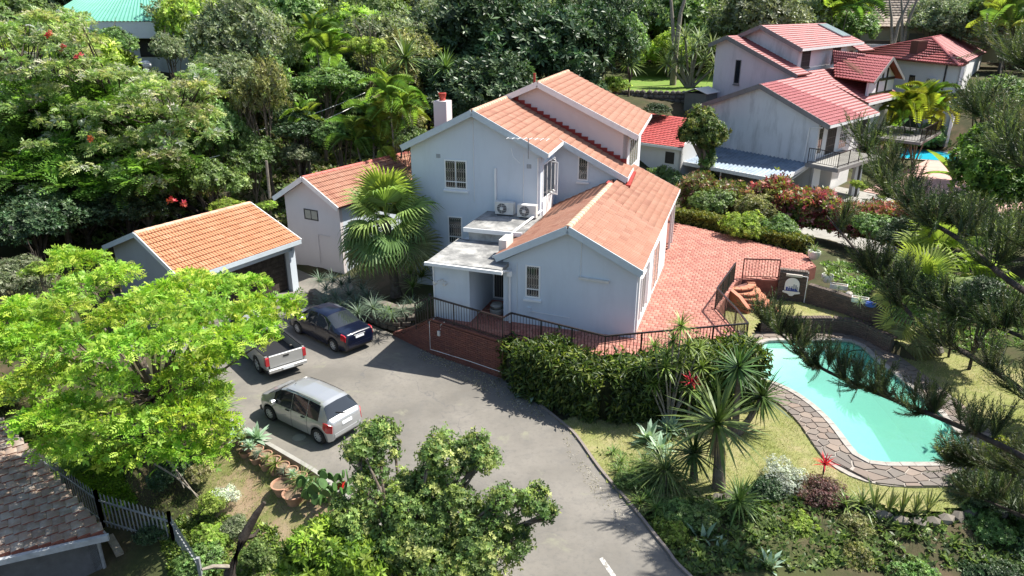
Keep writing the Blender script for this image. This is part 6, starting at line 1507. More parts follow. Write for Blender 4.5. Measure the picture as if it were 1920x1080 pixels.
q.add(va + vb, [(k, k + 1, 2 * K + 1 + k + 1, 2 * K + 1 + k) for k in range(2 * K)]); q.build('roof', M['corr_green'], gh_, fix=False)
q = MB(); q.prism([gf.w(6.2, 0, gz_), gf.w(6.2, 9, gz_), gf.w(2.2, 5.5, gz_ + 3.0)], (0, 0, .06)); q.build('roof', M['corr_green'], gh_)
q = MB(); q.prism([gf.w(-7, .1, gz_ - 1.35), gf.w(6.0, .1, gz_ - 1.35), gf.w(6.0, .1, gz_ - .02), gf.w(-7, .1, gz_ - .02)], gf.b * .2); q.build('fascia_wall', M['wall_white'], gh_)
q = MB(); q.prism([gf.w(-7, 1.2, gz_ - 6), gf.w(6.0, 1.2, gz_ - 6), gf.w(6.0, 1.2, gz_ - .3), gf.w(-7, 1.2, gz_ - .3)], gf.b * .2); q.build('wall', M['wall_stained'], gh_)
gw_ = window(gh_, gf.w(.2, 1.15, gz_ - 2.9), gf.a, -gf.b, 2.6, 1.5, 4, 1, 'trim_black', 'dim', False, fw=.06)
q = MB(); q.prism([gf.w(1.8, 4.2, gz_ + 2.2), gf.w(3.6, 4.2, gz_ + 2.2), gf.w(3.6, 4.2, gz_ + 3.3), gf.w(1.8, 4.2, gz_ + 3.3)], gf.b * .8); q.build('dormer', M['brick'], gh_)
pt = thing('white_pipe', 'round white pipe mouth on a low building among the trees, upper left', 'pipe', tuple(at_y(260, 128, 60)))
pc_ = at_y(260, 128, 58); q = MB(); q.tube([pc_, pc_ + V3(.1, 1.2, .1)], .42, 14, cap=False); q.tube([pc_ + V3(0, -.01, 0), pc_ + V3(0, .06, 0)], [.46, .46], 14, cap=False); q.build('pipe_body', M['white'], pt, 40)
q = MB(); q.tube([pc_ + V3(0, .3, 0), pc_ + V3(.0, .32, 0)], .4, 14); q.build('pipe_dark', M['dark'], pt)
# overhead cables
for k, (a, b_) in enumerate(((at_y(380, 268, 40), at_y(742, 146, 52)), (at_y(372, 302, 39), at_y(742, 158, 51)))):
    q = MB(); q.tube([a + (b_ - a) * t - V3(0, 0, .5 * math.sin(math.pi * t)) for t in np.linspace(0, 1, 10)], .022, 4)
    props(q.build('overhead_cable', M['offwhite']), ['upper of two pale overhead cables crossing the wooded slope', 'lower of two pale overhead cables crossing the wooded slope'][k], 'cable')
po = at_y(501, 330, 37); q = MB(); q.tube([po - V3(0, 0, 1.2), po + V3(.05, 0, .8)], .07, 6); props(q.build('fence_post', M['bark_pale']), 'weathered wooden fence post on the slope left of the gabled outbuilding', 'post')

# ================================================================== vegetation
def unit(a): return a / (np.linalg.norm(a, axis=-1, keepdims=True) + 1e-9)
def stamp(Tv, Tf, P, Y, Z, S, tint, jit=.0):
    """copies of a small template (axis +Y, face +Z) at P with axis Y, facing Z, size S"""
    Y = unit(Y); X = unit(np.cross(Y, Z)); Zn = np.cross(X, Y)
    S = np.broadcast_to(np.asarray(S, float).reshape(-1, 1, 1) if np.ndim(S) else np.full((1, 1, 1), S), (len(P), 1, 1))
    V = P[:, None, :] + S * (Tv[None, :, 0:1] * X[:, None] + Tv[None, :, 1:2] * Y[:, None] + Tv[None, :, 2:3] * Zn[:, None])
    F = (Tf[None] + (np.arange(len(P)) * len(Tv))[:, None, None]).reshape(-1, Tf.shape[1])
    return V.reshape(-1, 3), F, np.repeat(tint, len(Tv), 0)
def cat_(parts):
    vs, fs, ts = [], [], []; o = 0
    for v, f, t in parts: vs.append(v); fs.append(f + o); ts.append(t); o += len(v)
    return np.concatenate(vs), np.concatenate(fs), np.concatenate(ts)
def T_leaf(w=.4, fold=.12, droop=.15):
    return np.array([(0, 0, 0), (-w / 2, .45, fold * w), (0, 1, -droop), (w / 2, .45, fold * w)]), np.array([(0, 1, 2), (0, 2, 3)])
def T_sprig(n=5, w=.36, open_=.9, seed=0):
    r = np.random.default_rng(seed); V, F = [], []
    for k in range(n):
        a = 2 * math.pi * k / n + r.normal(0, .3); o_ = open_ * (.7 + .5 * r.random())
        d = np.array([math.cos(a) * math.sin(o_), math.cos(o_), math.sin(a) * math.sin(o_)]); sd_ = np.cross(d, [0, 1, 0]); sd_ /= np.linalg.norm(sd_) + 1e-6; up = np.cross(sd_, d)
        b_ = len(V); L = .8 + .4 * r.random()
        V += [np.zeros(3), d * .5 * L - sd_ * w / 2 * L - up * .04, d * L - np.array([0, .16 * L, 0]), d * .5 * L + sd_ * w / 2 * L - up * .04]; F += [(b_, b_ + 1, b_ + 2), (b_, b_ + 2, b_ + 3)]
    return np.array(V), np.array(F)
def T_frond(n=9, L=.32, w=.09, droop=.25, arch=.2):
    V, F = [], []
    for k in range(n):
        t = (k + .6) / n; y = t; z = arch * math.sin(t * math.pi * .9) - droop * t * t; l_ = L * math.sin(math.pi * (.12 + .8 * t)) ** .7
        for sg in (-1, 1):
            b_ = len(V); d = np.array([sg * .85, .5, -.18]); d /= np.linalg.norm(d)
            V += [np.array([0, y, z]), np.array([0, y, z]) + d * l_ * .5 + np.array([0, w / 2, 0]), np.array([0, y, z]) + d * l_, np.array([0, y, z]) + d * l_ * .5 - np.array([0, w / 2, 0])]; F += [(b_, b_ + 1, b_ + 2), (b_, b_ + 2, b_ + 3)]
    return np.array(V), np.array(F)
def T_blade(w=.07, bend=.25, seg=3, fold=.3):
    V, F = [], []
    for k in range(seg):
        t = k / seg; ww = w * (1 - .75 * t ** 1.6) / 2; z = -bend * t * t; V += [(-ww, t * (1 - .1 * bend), z + ww * fold), (ww, t * (1 - .1 * bend), z + ww * fold)]
    V.append((0, 1 - .15 * bend, -bend)); n_ = len(V) - 1
    for k in range(seg - 1): a = 2 * k; F += [(a, a + 1, a + 3), (a, a + 3, a + 2)]
    F.append((n_ - 2, n_ - 1, n_)); return np.array(V), np.array(F)
def sphere_dirs(n, zmin=-1., rng=RNG):
    z = rng.uniform(zmin, 1, n); a = rng.uniform(0, 2 * math.pi, n); r = np.sqrt(1 - z * z); return np.stack([r * np.cos(a), r * np.sin(a), z], -1)
def pal_(cols, n, rng=RNG, var=.18):
    c = np.array(cols)[rng.integers(0, len(cols), n)]; return np.clip(c * (1 + rng.normal(0, var, (n, 1))), .004, .9)
def crown_geo(lobes, ncl, per, leafL, tpl, cols, seed=0, zmin=-.35, fill=.72, spread=.16, outward=1.0, upw=.5, clump=.35, droop=0.):
    """leaf clusters spread over and inside several lobes; clusters have their own tone of leaf"""
    rng = np.random.default_rng(seed); C_ = np.array([l_[0] for l_ in lobes], float); Rr = np.array([np.broadcast_to(l_[1], 3) for l_ in lobes], float)
    wgt = (Rr.prod(1)) ** (2 / 3); li = rng.choice(len(lobes), ncl, p=wgt / wgt.sum()); d = sphere_dirs(ncl, zmin, rng)
    rad = fill + (1 - fill) * rng.random(ncl) ** .6 + rng.normal(0, .05, ncl); c = C_[li] + Rr[li] * d * rad[:, None]
    ct = pal_(cols, ncl, rng, clump)
    csz = .7 + .6 * rng.random(ncl)
    P = np.repeat(c, per, 0); dd = np.repeat(d, per, 0); N_ = len(P); rl = sphere_dirs(N_, -1, rng)
    sz = np.repeat(csz, per)
    P = P + rl * (spread * sz * rng.random(N_) ** .5)[:, None]
    Y = unit(rl * .9 + dd * outward + np.array([0, 0, upw - droop])); Z = unit(sphere_dirs(N_, -1, rng) * .6 + np.array([0, 0, 1.]) + dd * .4)
    t = np.clip(np.repeat(ct, per, 0) * (1 + rng.normal(0, .14, (N_, 1))), .004, .9)
    return stamp(tpl[0], tpl[1], P, Y, Z, leafL * (.7 + .6 * rng.random(N_)), t)
LEAFM = M['leaf']
def crown_mesh(name, *a, mat=None, **k):
    v, f, t = crown_geo(*a, **k); return np_mesh(name, v, f, mat or M['leaf'], t)
def limb_mesh(name, lobes, seed=0, base=(0, 0, -1.2), r0=.05, mat=None, fork=.3):
    rng = np.random.default_rng(seed); q = MB(); b_ = np.array(base, float); mid = b_ + (np.mean([l_[0] for l_ in lobes], 0) - b_) * fork
    q.tube([b_, (b_ + mid) / 2 + rng.normal(0, .02, 3), mid], [r0 * 1.25, r0, r0 * .85], 7)
    for l_ in lobes:
        e = np.array(l_[0], float) + np.array([0, 0, .1]) * np.mean(l_[1]); m_ = mid + (e - mid) * .5 + rng.normal(0, .06, 3)
        q.tube([mid, m_, e], [r0 * .7, r0 * .45, r0 * .15], 5)
        for k in range(3):
            d = sphere_dirs(1, -.2, rng)[0] * np.array(np.broadcast_to(l_[1], 3)) * .8; q.tube([m_ + (e - m_) * rng.random(), np.array(l_[0]) + d], [r0 * .3, r0 * .08], 4)
    me = unit_mesh(name, q, mat or M['bark']); return me
GREY = [(.12, .155, .075), (.16, .19, .10), (.09, .125, .06), (.22, .24, .16)]
MID = [(.085, .145, .04), (.115, .185, .05), (.065, .11, .03), (.16, .22, .075)]
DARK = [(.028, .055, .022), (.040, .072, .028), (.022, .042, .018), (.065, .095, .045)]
LIME = [(.17, .25, .045), (.23, .31, .06), (.14, .21, .04), (.28, .34, .09)]
YEL = [(.26, .27, .03), (.20, .25, .035), (.30, .28, .05)]
BRIGHT = [(.16, .30, .03), (.22, .37, .038), (.29, .41, .05), (.18, .33, .034), (.34, .43, .065)]
OLIVE = [(.15, .155, .055), (.19, .185, .07), (.11, .13, .045), (.22, .20, .12)]
def lobes_of(seed, n=6, flat=.8, spread=.55, r=(.38, .6)):
    rng = np.random.default_rng(seed); out = [((0, 0, 0), (.55, .55, .5))]
    for k in range(n):
        a = 2 * math.pi * (k + rng.random() * .6) / n; q_ = spread * (.7 + .5 * rng.random()); rr_ = rng.uniform(*r); out.append(((q_ * math.cos(a), q_ * math.sin(a), rng.uniform(-.35, .35)), (rr_, rr_, rr_ * flat)))
    out.append(((rng.normal(0, .15), rng.normal(0, .15), .38), (.4, .4, .36))); return out
SP = T_sprig(5, .42, 1.0, 1); SP6 = T_sprig(6, .3, .85, 2); LF = T_leaf(.45); LFN = T_leaf(.26, .1, .25)
TYPES = {}
def reg(kind, n, cols, ncl, per, leafL, tpl, mat='leaf', trunk='bark', n_l=6, **k):
    out = []
    for i in range(n):
        lb = lobes_of(hash(kind) % 1000 * 0 + 17 * i + len(TYPES) * 101, n_l); out.append((crown_mesh('crown', lb, ncl, per, leafL, tpl, cols, seed=i + len(TYPES) * 31, mat=M[mat], **k), limb_mesh('trunk', lb, i, (0, 0, -1.7), .055, M[trunk])))
    TYPES[kind] = out
reg('mid', 3, MID, 420, 7, .105, SP, spread=.15)
reg('grey', 2, GREY, 520, 7, .085, SP6, spread=.14)
reg('dark', 3, DARK, 520, 6, .10, SP6, mat='leaf_gloss', trunk='bark_dark', spread=.12, clump=.25)
reg('lime', 2, LIME, 380, 6, .11, SP, mat='leaf_soft', spread=.15)
reg('olive', 2, OLIVE, 380, 6, .10, SP6, spread=.16)
reg('silver', 1, [(.36, .39, .35), (.46, .48, .44), (.26, .30, .25)], 420, 7, .07, SP6, spread=.15)
reg('maroon', 1, [(.10, .045, .045), (.14, .07, .06), (.07, .04, .035), (.12, .10, .06)], 420, 7, .08, SP6, spread=.16)
reg('fern', 2, [(.075, .15, .025), (.10, .19, .03), (.13, .22, .05), (.055, .11, .02)], 150, 8, .30, T_frond(7, .34, .14), mat='leaf_soft', spread=.10, upw=.15, zmin=-.1)
cnt_t = {}
def grow(kind, name, label, cat, p, r_, hz=None, group=None, var=None, rz=None, base_z=None, trunk=True, kindflag=None):
    """a plant with its crown centred at p, horizontal radius r_, vertical radius hz, rooted at the ground below"""
    i = cnt_t.get(kind, 0); cnt_t[kind] = i + 1; me, tr_ = TYPES[kind][(i if var is None else var) % len(TYPES[kind])]
    hz = r_ * .85 if hz is None else hz; g = gz(p[0], p[1]) if base_z is None else base_z
    t = thing(name, label, cat, (p[0], p[1], g), group=group); rz = RNG.random() * 6.28 if rz is None else rz
    o = bpy.data.objects.new('crown', me); COL.objects.link(o); o.parent = t; o.location = (0, 0, p[2] - g); o.rotation_euler = (RNG.normal(0, .08), RNG.normal(0, .08), rz); o.scale = (r_, r_, hz)
    if trunk and p[2] - g > hz * .3:
        k = bpy.data.objects.new('trunk', tr_); COL.objects.link(k); k.parent = t; k.location = (0, 0, p[2] - g); k.rotation_euler = (0, 0, rz); s_ = (p[2] - g + .3) / 1.7; k.scale = (r_, r_, max(s_, hz * .6))
    return t
def gpx(kind, name, label, cat, px, py, y, rpx, vpx=None, **k):
    p = at_y(px, py, y); f = depth(p) / CAM_F; return grow(kind, name, label, cat, p, rpx * f, None if vpx is None else vpx * f * 1.05, **k)

# ------------------------------------------------------------------ wooded slope
def wood(kind, lab, group, pts, y0):
    for px, py, y, r, v in pts: gpx(kind, 'woodland_tree', lab, 'tree', px, py, y, r, v, group=group)
B_SKIP = [[at_y(140, 60, 62)[:2], at_y(360, 60, 62)[:2], at_y(360, 60, 76)[:2], at_y(140, 60, 76)[:2]]]
houses_poly = [[V3(12, 44, 0), V3(24, 38, 0), V3(48, 60, 0), V3(38, 84, 0), V3(12, 76, 0)], [V3(28, 30, 0), V3(70, 70, 0), V3(64, 110, 0), V3(34, 90, 0)], [at_y(130, 60, 60), at_y(370, 60, 60), at_y(390, 60, 80), at_y(110, 60, 80)], [V3(5, 48, 0), V3(16, 48, 0), V3(22, 80, 0), V3(6, 80, 0)],
               [V3(40, 70, 0), V3(62, 70, 0), V3(70, 112, 0), V3(44, 112, 0)]]
lab_f = {'mid': 'mid green broadleaf tree in the wooded hillside behind the houses', 'grey': 'greyish green small-leaved tree in the wooded hillside', 'dark': 'very dark green dense tree in the wooded hillside', 'lime': 'yellow green loose tree in the wooded hillside', 'olive': 'olive brown thin tree in the wooded hillside'}
rngf = np.random.default_rng(21); placed = []
for _k in range(4000):
    x, y = rngf.uniform(-62, 78), rngf.uniform(50, 124)
    if abs(x) > y * .80 + 6: continue
    if any(inpoly(np.array([x]), np.array([y]), P_)[0] for P_ in houses_poly): continue
    ps_ = 960 + CAM_F * x / (y * _c + 3 * _s)
    if (150 < ps_ < 352 and y < 66) or (1585 < ps_ < 1790 and 70 < y < 97) or (1640 < ps_ < 1830 and y < 80): continue
    mind = 4.6 if y < 80 else 6.2
    if any((x - a) ** 2 + (y - b_) ** 2 < mind ** 2 for a, b_ in placed): continue
    placed.append((x, y))
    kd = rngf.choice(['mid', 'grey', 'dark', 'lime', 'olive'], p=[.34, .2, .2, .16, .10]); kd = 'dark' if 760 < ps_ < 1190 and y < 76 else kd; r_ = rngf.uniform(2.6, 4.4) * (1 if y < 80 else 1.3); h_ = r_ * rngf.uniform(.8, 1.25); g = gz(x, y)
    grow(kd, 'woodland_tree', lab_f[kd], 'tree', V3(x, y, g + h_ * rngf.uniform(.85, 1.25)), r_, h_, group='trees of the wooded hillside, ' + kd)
# named trees of the slope
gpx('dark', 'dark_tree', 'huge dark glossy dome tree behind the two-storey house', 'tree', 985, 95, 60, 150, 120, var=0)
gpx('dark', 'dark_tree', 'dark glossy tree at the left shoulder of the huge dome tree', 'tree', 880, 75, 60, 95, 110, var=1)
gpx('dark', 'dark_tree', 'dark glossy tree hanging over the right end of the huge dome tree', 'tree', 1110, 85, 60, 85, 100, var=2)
gpx('grey', 'grey_tree', 'tall greyish green tree right of the green roofed house', 'tree', 450, 75, 50, 92, 105, var=0)
gpx('grey', 'grey_tree', 'greyish green vine clad tree below the taller grey one', 'tree', 440, 160, 47, 80, 70, var=1)
gpx('mid', 'slope_tree', 'mid green tree at the top edge between the grey tree and the dark dome', 'tree', 560, 40, 62, 80, 70)
gpx('lime', 'slope_tree', 'yellow green tree at the top edge left of the dark dome', 'tree', 690, 60, 60, 90, 60)
gpx('olive', 'vine_tree', 'brownish tree draped with dry vines above the cables', 'tree', 740, 110, 54, 75, 60)
gpx('lime', 'creeper_stump', 'stump overgrown with pale yellow green creeper on the slope', 'shrub', 690, 95, 50, 36, 30)
gpx('dark', 'slope_tree', 'dark green shrub mass behind the chimney', 'shrub', 850, 190, 50, 90, 70)
gpx('dark', 'slope_tree', 'dark green shrub mass behind the upper roof ridge', 'shrub', 960, 190, 52, 80, 60)
gpx('dark', 'slope_shrub', 'dark green shrub above the chimney pot on the slope', 'shrub', 800, 150, 52, 60, 50)
gpx('olive', 'slope_shrub', 'olive vine tangle left of the chimney', 'shrub', 740, 220, 46, 50, 60)
gpx('mid', 'slope_shrub', 'leafy mid green shrub under the cables', 'shrub', 600, 165, 48, 70, 40)
gpx('dark', 'slope_shrub', 'dark shrub in the gully below the cables', 'shrub', 560, 235, 43, 60, 40)
gpx('mid', 'slope_shrub', 'mid green shrub beside the weathered fence post', 'shrub', 470, 290, 41, 50, 50)
gpx('grey', 'slope_shrub', 'grey green shrub beside the path above the gabled outbuilding', 'shrub', 560, 290, 42, 38, 26)
gpx('lime', 'slope_shrub', 'rounded bright shrub left of the gabled outbuilding', 'shrub', 425, 385, 37, 34, 18)
gpx('lime', 'slope_shrub', 'small round bright shrub touching the gabled outbuilding gable', 'shrub', 500, 390, 37, 20, 16)
gpx('mid', 'slope_shrub', 'dense green shrub behind the garage ridge', 'shrub', 390, 340, 38, 60, 50)
gpx('dark', 'slope_shrub', 'dark shrub in the shade behind the garage, left end', 'shrub', 230, 390, 36, 80, 60)
gpx('dark', 'slope_shrub', 'dark shrub at the left edge behind the bright tree', 'shrub', 60, 420, 33, 90, 70)
gpx('grey', 'slope_shrub', 'sunlit grey green shrub at the left edge above the bright tree', 'shrub', 30, 520, 28, 60, 40)
gpx('lime', 'slope_shrub', 'pale leafy vine mound at the left edge', 'shrub', 75, 505, 27, 34, 22)
gpx('mid', 'slope_shrub', 'mid green shrub on the slope above the outbuilding roof', 'shrub', 640, 255, 43, 45, 34)
gpx('mid', 'slope_shrub', 'dark leafy shrub between the palms and the chimney', 'shrub', 770, 265, 40, 32, 36)
gpx('mid', 'slope_shrub', 'mid green shrub right of the dark dome tree', 'shrub', 1185, 70, 66, 36, 50)
gpx('lime', 'slope_shrub', 'bright shrub at the left end of the stone wall', 'shrub', 1150, 165, 60, 30, 24)
gpx('dark', 'slope_shrub', 'dark fern mass in front of the stone wall', 'shrub', 1235, 205, 59, 30, 12, trunk=False)

# the big feathery tree on the left: several leaning stems with flat tiers of pale green leaf
def layered(name, label, p, plates, cols, tpls, n_f, fl, seed, base, bark='bark_dark', mat='leaf_one', r0=.16, extra=None, forks=None, tips=None):
    """a tree of domed tufts of leaf carried on thin forking limbs; tpls: list of (template, share, size)"""
    rng = np.random.default_rng(seed); t = thing(name, label, 'tree', tuple(base)); parts = []; q = MB()
    fork = base + (p - base) * .45
    q.tube([base - V3(0, 0, .3), base + (fork - base) * .5 + rng.normal(0, .08, 3), fork], [r0 * 1.3, r0, r0 * .85], 8)
    for fk in (forks or []): q.tube([base + rng.normal(0, .5, 3) * V3(1, 1, 0), base + (fk - base) * .5 + V3(0, 0, -.6), fk], [r0 * 1.1, r0 * .9, r0 * .6], 7)
    for c, rx, tone in plates:
        c = np.array(c, float)
        if forks is not None: fork = min(forks, key=lambda f_: np.linalg.norm(f_ - c + V3(0, 0, 1.0)))
        m_ = fork + (c - fork) * .55 + V3(0, 0, -.25) + rng.normal(0, .12, 3); q.tube([fork, m_, c - V3(0, 0, .12)], [r0 * .5, r0 * .32, r0 * .12], 5)
        for k in range(4):
            an = 2 * math.pi * k / 4 + rng.random(); q.tube([c - V3(0, 0, .12), c + V3(math.cos(an), math.sin(an), -.12) * rx * .75], [r0 * .12, r0 * .04], 4)
        tn = np.array([rng.uniform(.9, 1.15), 1, rng.uniform(.8, 1.2)])
        for tpl, share, size in tpls:
            n_ = int(n_f * share * rx * rx * (.8 + .4 * rng.random())); a = rng.uniform(0, 2 * math.pi, n_); rr_ = rx * np.sqrt(rng.random(n_)) * (1 + rng.normal(0, .14, n_)); h_ = rng.random(n_)
            off = np.stack([rr_ * np.cos(a), rr_ * np.sin(a), rx * (.22 - .42 * (rr_ / rx) ** 2 - .34 * h_ ** 2 + rng.normal(0, .06, n_))], -1); P = c + off; ang = a + rng.normal(0, .8, n_)
            Y = np.stack([np.cos(ang), np.sin(ang), rng.normal(.12, .42, n_)], -1); Z = unit(np.array([0, 0, 1.]) + rng.normal(0, .45, (n_, 3))); co = pal_(cols, n_, rng, .16)
            if tips is not None: tp_ = (h_ < .35) & (rng.random(n_) < .62); co = np.where(tp_[:, None], pal_(tips, n_, rng, .12), co)
            parts.append(stamp(tpl[0], tpl[1], P, Y, Z, size * (.6 + .7 * rng.random(n_)), np.clip(co * tone * tn, .004, .9)))
    v, f, ti = cat_(parts); link(np_mesh('crown', v - base, f, M[mat], ti), 'crown', t, origin=base)
    q.build('trunk', M[bark], t, 60)
    if extra is not None: extra(t, rng)
    return t
rngp = np.random.default_rng(8)
# bright green tree in the left foreground
bb = V3(-11.3, 20.0, gz(-11.3, 20.0)); bc = V3(-11.2, 19.8, 3.4); plates = []
def bp_at(px, py, z, rpx, tone=1.): p = at(px, py, z); plates.append((p, rpx * depth(p) / CAM_F, tone))
for px, py, z, r in [(140, 485, 4.6, 48), (215, 505, 4.7, 46), (150, 530, 4.4, 52), (300, 540, 4.9, 46), (355, 520, 5.0, 46), (410, 530, 4.7, 50), (470, 525, 4.5, 34), (520, 575, 4.1, 44), (545, 560, 4.3, 22), (460, 580, 4.4, 44), (385, 575, 4.7, 50), (300, 590, 4.9, 55), (215, 585, 4.7, 55), (110, 570, 4.3, 55), (40, 570, 4.0, 50),
                     (60, 620, 3.9, 60), (140, 630, 4.3, 60), (230, 640, 4.6, 62), (330, 630, 4.6, 58), (420, 625, 4.3, 52), (485, 610, 3.9, 34), (495, 632, 3.6, 22), (415, 655, 3.7, 38), (370, 670, 3.9, 44), (20, 650, 3.5, 50), (90, 690, 3.5, 62), (30, 720, 3.0, 50), (160, 700, 3.7, 50), (215, 715, 3.6, 44), (330, 700, 3.5, 40),
                     (120, 760, 3.0, 62), (190, 775, 3.0, 60), (260, 790, 2.8, 58), (330, 760, 2.9, 56), (390, 735, 2.9, 46), (400, 790, 2.3, 46), (340, 830, 2.0, 50), (270, 845, 1.9, 46), (385, 700, 3.2, 30), (405, 730, 2.6, 24), (150, 830, 2.2, 46), (90, 830, 2.0, 34), (60, 780, 2.6, 40), (210, 850, 1.8, 36), (395, 840, 1.6, 34), (480, 560, 4.4, 34), (260, 560, 4.9, 44), (70, 590, 3.5, 44), (10, 600, 3.6, 44), (350, 600, 4.3, 44), (120, 470, 4.6, 26), (180, 478, 4.7, 24), (340, 560, 4.8, 44)]:
    bp_at(px, py, z, r * .92, rngp.uniform(.8, 1.15))
layered('bright_tree', 'spreading lime green tree with flat feathery tiers, left foreground over the pickup', bc, plates, BRIGHT, [(T_frond(5, .46, .19, .35, .12), .6, .25), (SP, .7, .17)], 330, 0, 5, bb, 'bark', r0=.13)
# the big paler tree behind it
fb = V3(-14.5, 37.5, gz(-14.5, 37.5)); fc = V3(-14, 38.5, 6.0); plates = []
def fp_at(px, py, y, rpx): p = at_y(px, py, y); plates.append((p, rpx * depth(p) / CAM_F, rngp.uniform(.75, 1.2)))
for k in range(330):
    px = rngp.uniform(-20, 405); top = 22 + max(0, (px - 250)) * .72 if px > 250 else 22 + max(0, 80 - px) * .2
    if 165 < px < 355 and top < 112: top = 110 + rngp.random() * 25
    py = top + (400 - top) * rngp.random() ** 1.1
    if py > 250 and px > 330: continue
    fp_at(px, py, rngp.uniform(35.5, 44) - (py - 200) * .012, rngp.uniform(13, 27))
def red_fl(t, rng):
    for px, py, y in [(92, 64, 36), (118, 88, 36), (145, 105, 36), (168, 262, 35), (322, 378, 34.5), (345, 382, 34.5)]:
        P = at_y(px, py, y - 1.0) + rng.normal(0, .07, (7, 3)); v, f, ti = stamp(SP[0], SP[1], P, sphere_dirs(7, 0, rng), sphere_dirs(7, 0, rng), .17, pal_([(.34, .03, .05), (.28, .06, .04)], 7, rng)); link(np_mesh('flower', v - P[0], f, M['leaf'], ti), 'flower', t, origin=P[0])
layered('feathery_tree', 'large feathery pale green tree with greyish flower tips and a few red ones, upper left', fc, plates, [(.17, .27, .07), (.22, .32, .10), (.15, .23, .06), (.25, .34, .12), (.28, .32, .14)], [(T_frond(5, .44, .2, .35, .15), .6, .42), (SP6, .8, .26)], 110, 0, 6, fb, 'bark_dark', r0=.13, tips=[(.36, .38, .27), (.28, .32, .18), (.42, .43, .34)], extra=red_fl, forks=[at_y(px, py, 41) for px, py in ((60, 300), (150, 270), (230, 260), (300, 270), (110, 200), (220, 190), (330, 220), (40, 180))])
for k, (px, py, y, r, v, lab) in enumerate([(100, 330, 36, 110, 70, 'fern leaved under tree below the feathery tree, left part'), (260, 330, 37, 100, 60, 'fern leaved under tree below the feathery tree, right part'), (20, 300, 37, 90, 80, 'fern leaved tree at the left edge'), (170, 230, 40, 120, 90, 'fern leaved tree standing inside the feathery crown')]):
    gpx('fern', 'under_tree', lab, 'tree', px, py, y, r, v)
gpx('mid', 'under_tree', 'mid green tree behind the garage roof', 'tree', 330, 290, 41, 90, 80)
gpx('dark', 'under_tree', 'dark green tree in shade left of the garage ridge', 'tree', 150, 380, 36, 100, 60)
gpx('grey', 'slope_tree', 'grey green tree partly hiding the wall of the green roofed house', 'tree', 320, 95, 56, 36, 40)
gpx('mid', 'slope_tree', 'green tree at the left corner of the green roofed house', 'tree', 215, 80, 56, 40, 34)
gpx('olive', 'vine_tree', 'yellowish thin tree with pale stems right of the feathery tree', 'tree', 490, 180, 42, 50, 80)
gpx('mid', 'under_tree', 'green tree filling the corner under the cables', 'tree', 410, 250, 41, 60, 70)

